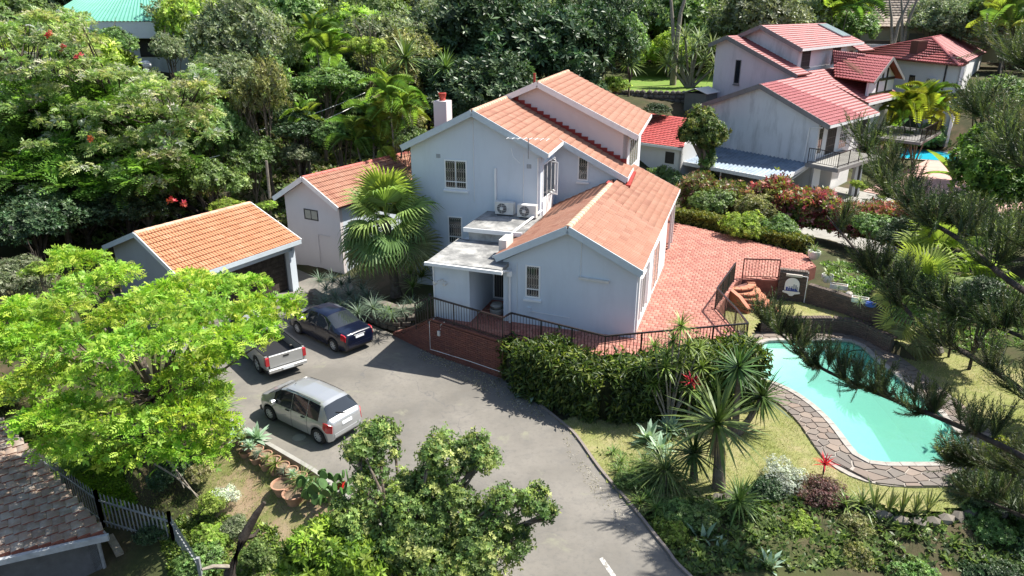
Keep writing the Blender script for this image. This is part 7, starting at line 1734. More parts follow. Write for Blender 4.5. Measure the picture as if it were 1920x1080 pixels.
# ------------------------------------------------------------------ hedges
def hedge(name, label, path, w, h, n, L, tpl, cols, seed, cat='hedge', mat='leaf', z0=None, soft=.15, drape=.35, core=None, group=None, jag=.1, flowers=None):
    """a hedge along a plan path: leaves on its top and both flanks over a dark core"""
    rng = np.random.default_rng(seed); P_ = np.array(path, float); seg = np.linalg.norm(P_[1:, :2] - P_[:-1, :2], axis=1); cum = np.concatenate([[0], np.cumsum(seg)]); t_ = rng.random(n) * cum[-1]; j = np.clip(np.searchsorted(cum, t_) - 1, 0, len(seg) - 1); fr_ = ((t_ - cum[j]) / seg[j])[:, None]
    c = P_[j] * (1 - fr_) + P_[j + 1] * fr_; d = unit((P_[j + 1] - P_[j]) * np.array([1, 1, 0])); nn_ = np.stack([-d[:, 1], d[:, 0], np.zeros(n)], -1)
    zb = c[:, 2] if z0 is None else np.full(n, z0); hh = h(t_) if callable(h) else np.full(n, h)
    hh = hh * (1 + jag * np.sin(t_ * 3.1 + seed) * np.sin(t_ * 1.3) + rng.normal(0, jag * .4, n))
    peri = w + 2 * hh; u_ = rng.random(n) * peri; Pn = np.zeros((n, 3)); out = np.zeros((n, 3))
    for side in (0, 1, 2):
        m_ = (u_ < hh) if side == 0 else ((u_ >= hh) & (u_ < hh + w)) if side == 1 else (u_ >= hh + w)
        if side == 1:
            a = (u_ - hh - w / 2)[m_]; Pn[m_] = c[m_] + nn_[m_] * a[:, None]; Pn[m_, 2] = (zb + hh * (1 - .12 * (2 * np.abs(u_ - hh - w / 2) / w) ** 2))[m_]; out[m_] = [0, 0, 1]
        else:
            s_ = 1 if side == 0 else -1; zz = (u_ if side == 0 else u_ - hh - w)[m_]; Pn[m_] = c[m_] + nn_[m_] * (s_ * w / 2); Pn[m_, 2] = zb[m_] + zz; out[m_] = nn_[m_] * s_
    Pn += rng.normal(0, soft, (n, 3)) * np.array([1, 1, .6]) - out * (rng.random((n, 1)) * .22)
    Y = unit(out * .8 + sphere_dirs(n, -1, rng) * .9 + np.array([0, 0, .45 - drape])); Z = unit(out + np.array([0, 0, .7]) + rng.normal(0, .4, (n, 3)))
    cl = np.sin(Pn[:, 0] * 2.3 + seed) * np.sin(Pn[:, 1] * 2.9) * .15
    ti = np.clip(pal_(cols, n, rng, .22) * (1 + cl[:, None]), .004, .9)
    v, f, tt = stamp(tpl[0], tpl[1], Pn, Y, Z, L * (.65 + .7 * rng.random(n)), ti)
    t = thing(name, label, cat, tuple(P_[len(P_) // 2]), group=group); o_ = wl(t)
    link(np_mesh('foliage', v - o_, f, M[mat], tt), 'foliage', t, origin=o_)
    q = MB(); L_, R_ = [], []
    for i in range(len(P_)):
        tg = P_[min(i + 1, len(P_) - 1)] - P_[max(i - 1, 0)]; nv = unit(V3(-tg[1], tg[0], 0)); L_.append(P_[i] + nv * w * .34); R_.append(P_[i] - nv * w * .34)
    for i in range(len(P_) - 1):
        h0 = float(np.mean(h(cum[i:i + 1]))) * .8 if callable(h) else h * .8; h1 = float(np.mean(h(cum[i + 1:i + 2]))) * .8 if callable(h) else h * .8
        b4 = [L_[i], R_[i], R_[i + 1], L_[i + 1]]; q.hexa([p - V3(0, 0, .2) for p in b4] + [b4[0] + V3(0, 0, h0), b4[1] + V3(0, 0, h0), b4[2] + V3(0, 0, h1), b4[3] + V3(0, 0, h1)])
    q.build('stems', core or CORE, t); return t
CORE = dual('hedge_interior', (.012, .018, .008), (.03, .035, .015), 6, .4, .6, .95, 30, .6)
T_lance = T_blade(.17, .45, 3, .15)
hp = [TER[1] + V3(.35, -.75, -1.5), TER[2] + V3(.5, -.95, -1.5), TER[3] + V3(0, -.9, -1.5), (TER[3] + TER[4]) / 2 + V3(0, -.9, -1.5), TER[4] + V3(.0, -.75, -1.5)]
hp = [V3(p[0], p[1], .0) for p in hp]
hedge('hedge', 'tall hedge of long drooping green leaves below the terrace railing', hp, 1.5, lambda t: 1.62 + .35 * np.clip((t - 5) / 3, 0, 1) + .2 * np.sin(t * 1.1) ** 2, 30000, .21, T_leaf(.34, .12, .35), [(.035, .065, .014), (.05, .09, .018), (.028, .05, .012), (.07, .115, .022), (.15, .19, .04)], 3, soft=.10, drape=.55, jag=.08)
cl = [at(1262, 415, 1.5), at(1330, 428, 1.5), at(1400, 446, 1.5), at(1460, 462, 1.5), at(1512, 474, 1.5)]
hedge('clipped_hedge', 'low clipped yellowish green hedge along the back edge of the terrace', [p + V3(.25, .4, -.1) for p in cl], .75, .75, 7000, .10, SP, [(.10, .12, .02), (.16, .16, .025), (.07, .09, .018)], 4, soft=.07, drape=.1, jag=.04)
cr = [at(1285, 392, 1.4), at(1345, 400, 1.4), at(1420, 405, 1.4), at(1500, 420, 1.4), at(1580, 430, 1.4), at(1660, 450, 1.4), at(1740, 470, 1.2)]
hedge('croton_hedge', 'croton hedge with pink, bronze and green leaves, right part in front of the concrete drive', [p + V3(.2, .9, 0) for p in cr[2:]], 1.9, lambda t: 1.35 + .3 * np.sin(t * .9) + .25 * np.sin(t * 2.3), 9000, .24, SP, [(.22, .035, .05), (.28, .07, .08), (.32, .16, .14), (.08, .11, .03), (.13, .16, .03), (.12, .06, .03), (.22, .21, .06)], 5, soft=.24, drape=.1, jag=.16)
hedge('bronze_hedge', 'bronze and green mixed hedge between the terrace and the carport', [p + V3(.2, .9, 0) for p in cr[:3]], 1.9, lambda t: 1.25 + .25 * np.sin(t * 1.1) + .2 * np.sin(t * 2.9), 6000, .22, SP, [(.10, .13, .03), (.15, .18, .05), (.14, .08, .05), (.24, .15, .12), (.07, .10, .025)], 6, soft=.24, drape=.1, jag=.16)
for k, (px, py, r, kd, lab) in enumerate([(1335, 385, 40, 'mid', 'green flecked bush at the left end of the croton hedge'), (1420, 395, 46, 'olive', 'bronze green bush in the croton hedge'), (1400, 425, 44, 'lime', 'bright yellow green bush at the foot of the croton hedge'), (1500, 372, 22, 'mid', 'round dark green clipped shrub standing out of the croton hedge'), (1460, 430, 40, 'mid', 'green bush at the right of the bright one before the crotons'), (1560, 400, 30, 'olive', 'olive bush among the crotons near the concrete drive'), (1640, 430, 40, 'mid', 'green bush under the pine at the right end of the crotons'), (1245, 335, 34, 'mid', 'green bush below the red annexe'), (1290, 350, 32, 'dark', 'dark bush at the foot of the ivy covered tree'), (1610, 350, 16, 'lime', 'small clipped shrub beside the drive gate')]):
    p = at(px, py, 2.0 if py > 360 else 1.4); f = depth(p) / CAM_F; grow(kd, 'garden_bush', lab, 'shrub', p, r * f, r * f * .9, trunk=False)

# ------------------------------------------------------------------ palms
def fan_leaf(name, cols, seed, n=30, droop=.5, mat='leaf'):
    rng = np.random.default_rng(seed); V, F, T_ = [], [], []
    def tri(*p, t): b0 = len(V); V.extend(p); T_.extend([t] * len(p)); F.extend([(b0, b0 + 1, b0 + 2)] + ([(b0, b0 + 2, b0 + 3)] if len(p) == 4 else []))
    col = np.array(cols[rng.integers(len(cols))]); pet = .85; c0 = np.array([0, pet, .05])
    tri(np.array((-.016, 0, 0)), np.array((.016, 0, 0)), np.array((.012, pet, .05)), np.array((-.012, pet, .05)), t=col * 1.2)
    for k in range(n):
        a = math.radians(-118 + 236 * (k + .5) / n); L = (.98 + .1 * rng.random()) * (1 - .18 * abs(a) / 2.1); d = np.array([math.sin(a), math.cos(a), 0]); s_ = np.array([d[1], -d[0], 0]); w = .047 * L; up = np.array([0, 0, 1.]); dr = droop * (.75 + .5 * rng.random())
        cup = .16 * abs(math.sin(a)); t = np.clip(col * (1 + rng.normal(0, .16)), .004, .9)
        m1 = c0 + d * L * .52 + up * (cup - .06 * dr); m2 = c0 + d * L * .80 + up * (cup * 1.2 - .34 * dr); e = c0 + d * L * (1.04 - .14 * dr) + up * (cup - .95 * dr); f_ = up * .035
        tri(c0, m1 - s_ * w, m1 + f_, t=t); tri(c0, m1 + f_, m1 + s_ * w, t=t * .82)
        tri(m1 - s_ * w, m2 - s_ * w * .55, m2 + f_ * .5, m1 + f_, t=t); tri(m1 + f_, m2 + f_ * .5, m2 + s_ * w * .55, m1 + s_ * w, t=t * .82); tri(m2 - s_ * w * .55, e, m2 + s_ * w * .55, t=t * 1.15)
    return np_mesh(name, np.array(V), np.array(F), M[mat], np.array(T_))
FANM = [fan_leaf('palm_leaf', [(.10, .16, .05)], 1, droop=.5), fan_leaf('palm_leaf', [(.15, .21, .055)], 2, droop=.36), fan_leaf('palm_leaf', [(.22, .28, .06)], 3, droop=.18), fan_leaf('palm_leaf', [(.17, .19, .09)], 4, droop=.75), fan_leaf('palm_leaf', [(.32, .33, .09)], 5, droop=.14)]
def orient(o, p, az, el, sc, roll=0.):
    y = V3(math.cos(az) * math.cos(el), math.sin(az) * math.cos(el), math.sin(el)); x = unit(np.cross(y, V3(0, 0, 1))); z = np.cross(x, y)
    if roll: x, z = x * math.cos(roll) + z * math.sin(roll), z * math.cos(roll) - x * math.sin(roll)
    o.matrix_local = Matrix(m4(p, x * sc, y * sc, z * sc).tolist())
def fan_palm(label, base, top, n, size, seed, trunk_r=.2, hang=.3, meshes=FANM, name='fan_palm', lean=None):
    rng = np.random.default_rng(seed); t = thing(name, label, 'palm', tuple(base)); q = MB(); d = top - base; K = 9
    q.tube([base - V3(0, 0, .2)] + [base + d * k / K + (lean * math.sin(math.pi * k / K) if lean is not None else 0) for k in range(K + 1)], [trunk_r * 1.5, trunk_r * 1.35] + [trunk_r * (1.05 + .05 * (k % 2)) for k in range(K)], 10); q.build('trunk', M['bark'], t, 30)
    for k in range(n):
        f = (k + .5) / n; el = R(84 - 138 * f ** .9 + rng.normal(0, 11)); az = k * 2.39996 + rng.normal(0, .15); o = bpy.data.objects.new('palm_leaf', meshes[2 if f < .18 else (1 if f < .5 else (0 if f < .8 else 3))] if rng.random() > .08 else meshes[-1]); COL.objects.link(o); o.parent = t
        orient(o, top - base + V3(0, 0, -.5 * f), az, el, size * (.8 + .35 * rng.random()), rng.normal(0, .45))
    return t
pb0 = at(742, 548, .62); pt0 = V3(pb0[0] - .25, pb0[1], up_z := 4.05)
fan_palm('tall shaggy fan palm standing before the two-storey wall, centre left', pb0, pt0, 40, 1.32, 5, .19)
def pinnate(name, cols, seed, n=22, arch=.62, L=.36, mat='leaf'):
    rng = np.random.default_rng(seed); V, F, T_ = [], [], []; col = np.array(cols[0])
    def q4(a, b_, c, d, t): b0 = len(V); V.extend([a, b_, c, d]); T_.extend([t] * 4); F.extend([(b0, b0 + 1, b0 + 2), (b0, b0 + 2, b0 + 3)])
    cur = lambda t: np.array([0, t * (1 - .25 * arch * t), .38 * arch * math.sin(t * math.pi * .75) - arch * .75 * t ** 2.4])
    for k in range(8): a, b_ = cur(k / 8), cur((k + 1) / 8); q4(a - np.array([.012, 0, 0]), a + np.array([.012, 0, 0]), b_ + np.array([.009, 0, 0]), b_ - np.array([.009, 0, 0]), col * 1.1)
    for k in range(n):
        t = .14 + .84 * k / (n - 1); c = cur(t); l_ = L * (math.sin(math.pi * (.10 + .82 * (t - .14) / .84)) ** .6)
        for sg in (-1, 1):
            d = np.array([sg * .8, .55, .15]); d /= np.linalg.norm(d); e = c + d * l_ + np.array([0, 0, -.22 * l_]); m_ = c + d * l_ * .5 + np.array([0, 0, .03]); s_ = np.array([0, .0125, 0]); tt = np.clip(col * (1 + rng.normal(0, .15)), .004, .9); q4(c - s_ * .4, m_ - s_, e, m_ + s_, tt)
    return np_mesh(name, np.array(V), np.array(F), M[mat], np.array(T_))
PINM = [pinnate('palm_frond', [(.12, .21, .045)], 1), pinnate('palm_frond', [(.18, .28, .055)], 2, arch=.75), pinnate('palm_frond', [(.26, .33, .06)], 3, arch=.5)]
PINY = [pinnate('palm_frond', [(.22, .29, .035)], 4), pinnate('palm_frond', [(.28, .31, .04)], 5, arch=.75), pinnate('palm_frond', [(.16, .26, .04)], 6, arch=.5)]
def feather_palm(label, base, stems, n, size, seed, meshes=PINM, r_=.06, el0=80, el1=-5, name='feather_palm'):
    rng = np.random.default_rng(seed); t = thing(name, label, 'palm', tuple(base))
    for top in stems:
        q = MB(); q.tube([base + rng.normal(0, .12, 3) * V3(1, 1, 0) - V3(0, 0, .2), base + (top - base) * .5 + rng.normal(0, .05, 3), top], [r_ * 1.2, r_, r_ * .8], 6); q.build('stem', M['bark_pale'], t, 60)
        for k in range(n):
            f = (k + .5) / n; o = bpy.data.objects.new('palm_frond', meshes[rng.integers(len(meshes))]); COL.objects.link(o); o.parent = t; orient(o, top - base, k * 2.4 + rng.normal(0, .2), R(el0 + (el1 - el0) * f + rng.normal(0, 6)), size * (.8 + .35 * rng.random()), rng.normal(0, .3))
    return t
def stems_px(pts, y): return [at_y(px, py, y) for px, py in pts]
def gb(px, py, y): p = at_y(px, py, y); return V3(p[0], p[1], gz(p[0], p[1]))
feather_palm('clump of yellowish feather palms behind the gabled outbuilding roof', gb(695, 300, 42), stems_px([(668, 268), (700, 235), (735, 225), (715, 280)], 42), 11, 2.1, 3)
feather_palm('tall feather palm with bright fronds left of the chimney', gb(740, 290, 41), stems_px([(732, 190), (755, 215)], 41), 12, 2.0, 4)
feather_palm('small feather palm on the slope under the cables', gb(575, 260, 43), stems_px([(572, 228)], 43), 10, 1.4, 5)
feather_palm('feather palm with hanging fronds right of the grey tree', gb(610, 140, 50), stems_px([(592, 80), (615, 105)], 50), 12, 2.2, 6)
feather_palm('bright yellow palm clump before the hipped roof house', gb(1725, 245, 62), stems_px([(1705, 205), (1735, 195), (1752, 215), (1720, 225), (1690, 215)], 62), 12, 2.6, 7, PINY)
feather_palm('dark palm crown at the right edge near the top', gb(1890, 90, 72), stems_px([(1890, 55)], 72), 14, 4.2, 8)
feather_palm('palm tree before the woods right of the shed, top', gb(1570, 60, 84), stems_px([(1560, 25), (1590, 15)], 84), 12, 4.0, 9)
# leaning fan palms in the right garden
lb0 = at(1728, 640, .45); fan_palm('leaning fan palm beside the end of the garden wall', lb0, lb0 + V3(-.15, .25, 1.75), 22, 1.15, 11, .22, name='fan_palm')
rb0 = at_y(1765, 560, 29); rb0[2] = gz(rb0[0], rb0[1]); fan_palm('bright sunlit fan palm in the dark pine branches, right', rb0, at_y(1772, 492, 29.5), 24, 1.35, 12, .2, meshes=[FANM[1], FANM[2], FANM[2], FANM[1], FANM[4]])
# banana
def banana(label, base, n, L, seed):
    rng = np.random.default_rng(seed); t = thing('banana_plant', label, 'banana plant', tuple(base)); V, F = [], []
    for k in range(7):
        u_ = k / 6; w = .13 * math.sin(math.pi * min(1, .08 + u_ * .92)) ** .6; V += [(-w, u_, -.5 * u_ * u_ + .06), (0, u_, -.5 * u_ * u_), (w, u_, -.5 * u_ * u_ + .06)]
    for k in range(6): a = 3 * k; F += [(a, a + 1, a + 4, a + 3), (a + 1, a + 2, a + 5, a + 4)]
    me = np_mesh('banana_leaf', np.array(V), np.array(F), M['leaf_soft'], np.full((len(V), 3), (.16, .24, .05)))
    q = MB(); q.tube([base - V3(0, 0, .2), base + V3(0, 0, L * .7)], [.12, .07], 7); q.build('stem', M['bark_pale'], t, 60)
    for k in range(n):
        o = bpy.data.objects.new('banana_leaf', me); COL.objects.link(o); o.parent = t; orient(o, V3(0, 0, L * .65), k * 2.4, R(70 - 60 * k / n), L * (.8 + .3 * rng.random()), rng.normal(0, .4))
banana('banana plant by the path above the gabled outbuilding', gb(605, 325, 40), 7, 1.3, 1); banana('banana plant with pale leaves beside the blue pool, right', gb(1790, 320, 50), 7, 2.4, 2)
banana('banana plant with dull leaves left of the feathery tree base', gb(560, 60, 58), 7, 2.6, 3)

# ------------------------------------------------------------------ spiky plants
def rosette_mesh(name, n, w, cols, seed, el0=88, el1=-35, bend=.25, mat='leaf_gloss', seg=3, fold=.35, lvar=.2):
    rng = np.random.default_rng(seed); f = (np.arange(n) + .5) / n; el = np.radians(el0 + (el1 - el0) * f ** .9 + rng.normal(0, 6, n)); az = np.arange(n) * 2.39996 + rng.normal(0, .15, n); Y = np.stack([np.cos(az) * np.cos(el), np.sin(az) * np.cos(el), np.sin(el)], -1); Z = np.stack([-np.cos(az) * np.sin(el), -np.sin(az) * np.sin(el), np.cos(el)], -1)
    T_ = T_blade(w, bend, seg, fold); v, fc_, t = stamp(T_[0], T_[1], np.zeros((n, 3)) + Y * .03, Y, Z, 1 + rng.normal(0, lvar, n) * .6, pal_(cols, n, rng, .15)); return np_mesh(name, v, fc_, M[mat], t)
YUC = [(.045, .085, .025), (.06, .11, .03), (.035, .065, .02)]; AGV = [(.20, .28, .20), (.24, .33, .24), (.17, .25, .17)]
RM = {'yucca': rosette_mesh('leaf_rosette', 90, .075, YUC, 1, 88, -60, .12), 'yucca2': rosette_mesh('leaf_rosette', 70, .07, [(.08, .13, .03), (.11, .16, .04)], 2, 88, -30, .2), 'agave': rosette_mesh('leaf_rosette', 22, .30, AGV, 3, 80, 2, .12, 'leaf', 4, .5), 'dracaena': rosette_mesh('leaf_rosette', 46, .09, [(.11, .16, .03), (.15, .2, .04), (.08, .12, .025)], 4, 85, -35, .35), 'grass': rosette_mesh('leaf_rosette', 130, .022, [(.09, .14, .035), (.14, .19, .06), (.07, .11, .03)], 5, 86, 5, .75), 'strap': rosette_mesh('leaf_rosette', 34, .085, [(.06, .11, .025), (.09, .15, .03), (.13, .17, .05)], 6, 84, 20, .55), 'blue': rosette_mesh('leaf_rosette', 60, .05, [(.09, .13, .09), (.12, .16, .11)], 7, 86, 10, .55), 'red': rosette_mesh('leaf_rosette', 30, .12, [(.35, .015, .02), (.45, .03, .02), (.28, .01, .02)], 8, 85, 10, .3), 'snake': rosette_mesh('leaf_rosette', 16, .09, [(.10, .14, .05), (.18, .2, .08)], 9, 89, 62, .05), 'white': rosette_mesh('leaf_rosette', 54, .08, [(.16, .2, .1), (.22, .27, .15)], 10, 85, -30, .3)}
def head(t, kind, p, s, tilt=(0, 0)):
    o = bpy.data.objects.new('leaf_rosette', RM[kind]); COL.objects.link(o); o.parent = t; o.location = p; o.scale = (s, s, s); o.rotation_euler = (tilt[0], tilt[1], RNG.random() * 6.28); return o
def rosette(kind, label, p, s, name='spiky_plant', cat='plant', group=None):
    o = bpy.data.objects.new(name, RM[kind]); COL.objects.link(o); o.location = p; o.scale = (s, s, s); o.rotation_euler = (RNG.normal(0, .06), RNG.normal(0, .06), RNG.random() * 6.28); props(o, label, cat, group); return o
def stemmed(name, label, base, heads, kind, s, r_=.07, bark='bark_pale', cat='plant', skirt=False):
    t = thing(name, label, cat, tuple(base))
    for h in heads:
        h = np.array(h); q = MB(); m_ = base + (h - base) * .5 + V3(0, 0, -.06) + RNG.normal(0, .04, 3); q.tube([base - V3(0, 0, .15), m_, h], [r_ * 1.3, r_, r_ * .8], 7); q.build('stem', M[bark], t, 60); dv_ = unit(h - m_)
        head(t, kind, h - base, s * (.85 + .3 * RNG.random()), (-dv_[1] * .6, dv_[0] * .6))
        if skirt:
            k = bpy.data.objects.new('dead_leaves', SKIRT); COL.objects.link(k); k.parent = t; k.location = h - base; k.scale = (s * .62, s * .62, s * .95); k.rotation_euler = (-dv_[1] * .5, dv_[0] * .5, 0)
    return t
SKIRT = rosette_mesh('dead_leaves', 60, .07, [(.20, .15, .08), (.27, .2, .11), (.14, .10, .06)], 12, -50, -86, .05, 'leaf')
yb = at(1348, 915, .0)
stemmed('yucca', 'big yucca with thick shaggy trunk and long stiff leaves in the bed beside the lawn', yb, [at_y(1345, 795, yb[1] + .1)], 'yucca2', 1.35, .16, 'bark', skirt=True)
y2 = at(1378, 815, .02)
stemmed('yucca', 'three headed dark yucca leaning over the lawn beside the red flower', y2, [at_y(1385, 690, y2[1] + .5), at_y(1430, 745, y2[1] + .3), at_y(1340, 735, y2[1] + .7)], 'yucca', .92, .1, 'bark', skirt=False)
y3 = at(1300, 905, -.02); stemmed('yucca', 'dark spiky yucca left of the thick yucca trunk', y3, [at_y(1300, 850, y3[1])], 'yucca', .85, .1, 'bark')
y4 = at(1383, 960, -.1); rosette('yucca2', 'bright green symmetrical spiky rosette at the foot of the thick yucca trunk', V3(y4[0], y4[1], .25), .78)
gg = at(1243, 915, -.05); t = thing('grass_tree', 'fountain of fine arching green leaves in the bed by the drive', 'plant', tuple(gg)); head(t, 'grass', V3(0, 0, .55), 1.15); head(t, 'grass', V3(.1, .1, .35), 1.0); q = MB(); q.tube([gg - V3(0, 0, .2), gg + V3(0, 0, .6)], [.14, .1], 8); q.build('stem', M['bark'], t)
db = at(1254, 795, .02)
stemmed('dracaena', 'many stemmed dracaena with pale bare stems and leafy tufts in front of the hedge', db, [at_y(px, py, db[1] + dy) for px, py, dy in ((1277, 612, .3), (1228, 650, .3), (1262, 640, .4), (1290, 650, .2), (1315, 690, .1), (1205, 690, .2), (1247, 690, 0), (1296, 730, 0), (1225, 720, .1), (1275, 680, .2), (1250, 665, .5), (1310, 655, .4))], 'dracaena', .52, .03, 'bark_pale')
rf = at_y(1297, 716, db[1] - .2); t = thing('red_bromeliad', 'scarlet flowering rosette among the dracaena stems', 'flower', tuple(rf - V3(0, 0, .8))); head(t, 'red', V3(0, 0, .75), .38); head(t, 'strap', V3(0, 0, .45), .6); q = MB(); q.tube([V3(rf[0], rf[1], 0), rf], .04, 6); q.build('stem', M['bark'], t)
for k, (px, py, s, lab) in enumerate([(1216, 828, .62, 'pale blue green agave nearest the lawn edge by the drive'), (1256, 812, .60, 'pale agave right behind the one nearest the lawn edge'), (1236, 848, .55, 'pale agave in front of the pair by the lawn edge'), (1208, 872, .5, 'dull green agave half shaded beside the fine leaved fountain'), (1160, 885, .36, 'small green agave at the drive kerb in the bed'), (1318, 1024, .66, 'large pale agave low in the bed near the bottom edge'), (1343, 1046, .5, 'pale agave right below the large one near the bottom edge'), (1440, 1068, .5, 'pale agave at the bottom edge, centre right'), (1200, 945, .42, 'bright green agave in the bed close to the kerb'), (1000, 740, .62, 'pale green agave in shade at the left end of the tall hedge'), (975, 728, .5, 'small agave against the brick wall end')]):
    rosette('agave' if k not in (3, 4, 8) else 'strap', lab, at(px, py, .06 if py < 960 else -.45), s * 1.05, 'agave')
cb = at(1542, 895, .02); t = thing('red_cordyline', 'dark red cordyline standing alone on the lawn near the pool paving', 'plant', tuple(cb)); head(t, 'red', V3(0, 0, .42), .34); q = MB(); q.tube([cb, cb + V3(0, 0, .45)], .025, 6); q.build('stem', M['bark'], t)
# dracaena tree on the back lawn
d0 = at(1292, 166, 5.9)
stemmed('dracaena_tree', 'pale many headed dracaena tree on the back lawn by the white house', d0, [at_y(px, py, d0[1] + dy) for px, py, dy in ((1262, 95, .3), (1285, 70, .5), (1310, 75, .2), (1335, 88, .6), (1275, 118, 0), (1320, 115, .2), (1300, 95, -.3), (1250, 120, .3), (1340, 125, 0))], 'white', 1.5, .13, 'bark_pale', 'tree')
for k, (px, py, y, s, lab) in enumerate([(760, 110, 50, 1.9, 'large spiky yucca on the slope above the chimney'), (835, 128, 50, 1.5, 'spiky yucca right of the large one on the slope'), (1180, 120, 62, 1.6, 'pale spiky plant on the back lawn edge'), (720, 140, 49, 1.4, 'spiky plant in the tangle left of the large yucca')]):
    p = at_y(px, py, y); rosette('yucca2', lab, p, s, 'slope_yucca')
# plants in and round the pots
for k, (px, py) in enumerate(PP):
    rosette(['strap', 'agave', 'blue', 'strap', 'dracaena', 'blue', 'agave', 'grass'][k], ['strappy green pot plant, first from the left in the pot row', 'small pale agave, second in the pot row', 'blue grey pot plant, third in the pot row', 'green pot plant, fourth in the pot row', 'yellowish pot plant in the middle of the pot row', 'blue grey pot plant, sixth in the pot row', 'pale agave, seventh in the pot row', 'grassy tuft in the last pot of the row'][k], at(px, py - 6, .14), [.3, .3, .26, .24, .32, .22, .22, .5][k], 'pot_plant')
rosette('agave', 'large pale agave above the pot row by the drive kerb', at(482, 826, .1), .55, 'agave'); rosette('agave', 'pale agave at the upper end of the pot row', at(447, 822, .1), .45, 'agave')
for k, (px, py, s) in enumerate([(398, 745, .8), (415, 765, .75), (425, 800, .6), (405, 720, .6)]): rosette('strap', 'strappy dark green plant at the drive edge under the bright tree', at(px, py, .1), s, 'strap_plant', group='strappy plants under the bright tree')
rosette('strap', 'leafy plant in the white tapered pot', WP1 + V3(0, 0, .38), .5, 'pot_plant'); rosette('dracaena', 'spiky plant in the white urn on the garden wall', WP2 + V3(0, 0, .32), .45, 'pot_plant'); rosette('dracaena', 'thin dracaena tuft growing behind the white urn', at(1573, 500, 2.3), .4, 'pot_plant')
rosette('blue', 'grey green rosette in the first planter box on the garden wall', at(1572, 541, 1.6), .3, 'pot_plant'); rosette('white', 'pale spiky plant in the planter box beside the blue bundle', at(1612, 566, 1.6), .35, 'pot_plant')

# palm bed ground cover
for k, (px, py, z) in enumerate([(612, 545, .75), (630, 560, .8), (640, 535, .75), (655, 555, .85), (668, 570, .85), (680, 545, .75), (625, 530, .7), (600, 530, .6), (655, 530, .7), (690, 560, .9), (700, 580, .95), (672, 590, .85), (640, 580, .75), (610, 570, .6), (770, 570, .9), (785, 580, .95), (800, 570, .9), (755, 585, .95), (720, 590, .95), (735, 595, .95)]):
    rosette('blue', 'grey green spider plant spilling over the block wall of the palm bed', at(px, py, z), .75 if k < 14 else .5, 'spider_plant', group='spider plants in the palm bed')
for k, (px, py) in enumerate([(790, 520), (800, 500), (775, 540), (770, 515)]): rosette('strap', 'dark leafy plant in the shade beside the entry wall', at(px, py, 1.1), .8, 'shade_plant', group='shade plants beside the entry wall')
rosette('strap', 'green fern growing out of the face of the block wall', at(727, 590, .75), .55, 'wall_fern')

# ------------------------------------------------------------------ bottom centre tree and the left bank
def lobed_tree(name, label, base, lobes_px, ncl, per, leafL, tpl, cols, seed, mat='leaf_one', bark='bark', r0=.1, spread=.14, cat='tree', zmin=-.5, fill=.6, flat=.85, upw=.45):
    base = np.array(base, float); lb = []
    for px, py, y, r in lobes_px:
        p = at_y(px, py, y); f = depth(p) / CAM_F; lb.append((p - base, (r * f, r * f, r * f * flat)))
    lr = np.random.default_rng(seed + 7)
    for c, rr_ in list(lb):           # smaller sprays break up the outline
        for k in range(2):
            d_ = sphere_dirs(1, -.3, lr)[0]; lb.append((c + d_ * np.array(rr_) * .95, tuple(np.array(rr_) * lr.uniform(.32, .5))))
    t = thing(name, label, cat, tuple(base))
    v, f, ti = crown_geo(lb, ncl, per, leafL, tpl, cols, seed=seed, spread=spread, zmin=zmin, fill=fill, clump=.25, upw=upw); link(np_mesh('crown', v, f, M[mat], ti), 'crown', t, origin=base)
    rng = np.random.default_rng(seed); q = MB(); fk = np.mean([l_[0] for l_ in lb], 0) * .45; q.tube([V3(0, 0, -.3), fk * .5 + rng.normal(0, .06, 3), fk], [r0 * 1.3, r0, r0 * .85], 8)
    for c, rr_ in lb:
        m_ = fk + (c - fk) * .5 + rng.normal(0, .1, 3); q.tube([fk, m_, c + V3(0, 0, rr_[2] * .3)], [r0 * .6, r0 * .4, r0 * .12], 6)
        for k in range(5): e = c + sphere_dirs(1, -.3, rng)[0] * np.array(rr_) * .85; q.tube([m_ + (c - m_) * rng.uniform(.3, 1), (c + e) / 2 + rng.normal(0, .05, 3), e], [r0 * .2, r0 * .13, r0 * .05], 4)
    q.v = [tuple(np.array(p) + base) for p in q.v]; q.build('trunk', M[bark], t, 60); return t
b1 = V3(-2.9, 12.6, gz(-2.9, 12.6))
lobed_tree('broadleaf_tree', 'dark leafy broadleaf tree at bottom centre, its crown over the drive', b1, [(702, 842, 14.3, 46), (712, 810, 14.5, 28), (695, 890, 14.0, 34), (835, 860, 14.0, 52), (812, 905, 13.8, 38), (885, 850, 14.0, 38), (915, 862, 13.9, 22), (690, 950, 13.4, 36), (765, 965, 13.2, 50), (850, 960, 13.2, 58), (945, 955, 13.0, 46), (1005, 945, 12.9, 32), (1030, 965, 12.8, 16), (800, 1030, 12.7, 70), (900, 1035, 12.5, 72), (720, 1030, 12.8, 50), (965, 1020, 12.6, 34), (840, 1095, 12.3, 95), (670, 985, 13.2, 46), (640, 960, 13.4, 26), (760, 905, 13.7, 22)], 2300, 8, .095, SP, [(.075, .13, .035), (.105, .17, .045), (.15, .22, .06), (.06, .10, .028), (.21, .27, .07), (.30, .33, .11)], 41, spread=.16, fill=.5)
b2 = at(615, 1090, -.6)
lobed_tree('bright_bush', 'dense bush with bright yellow green lance leaves at bottom, left of the dark tree', b2, [(600, 1020, 12.8, 52), (650, 1045, 12.7, 50), (570, 1060, 12.6, 40), (620, 1090, 12.4, 66), (690, 1060, 12.5, 50)], 620, 6, .15, T_sprig(6, .3, 1.1, 4), [(.13, .22, .02), (.18, .27, .03), (.09, .16, .02), (.22, .30, .04)], 42, spread=.12, cat='shrub', r0=.06)
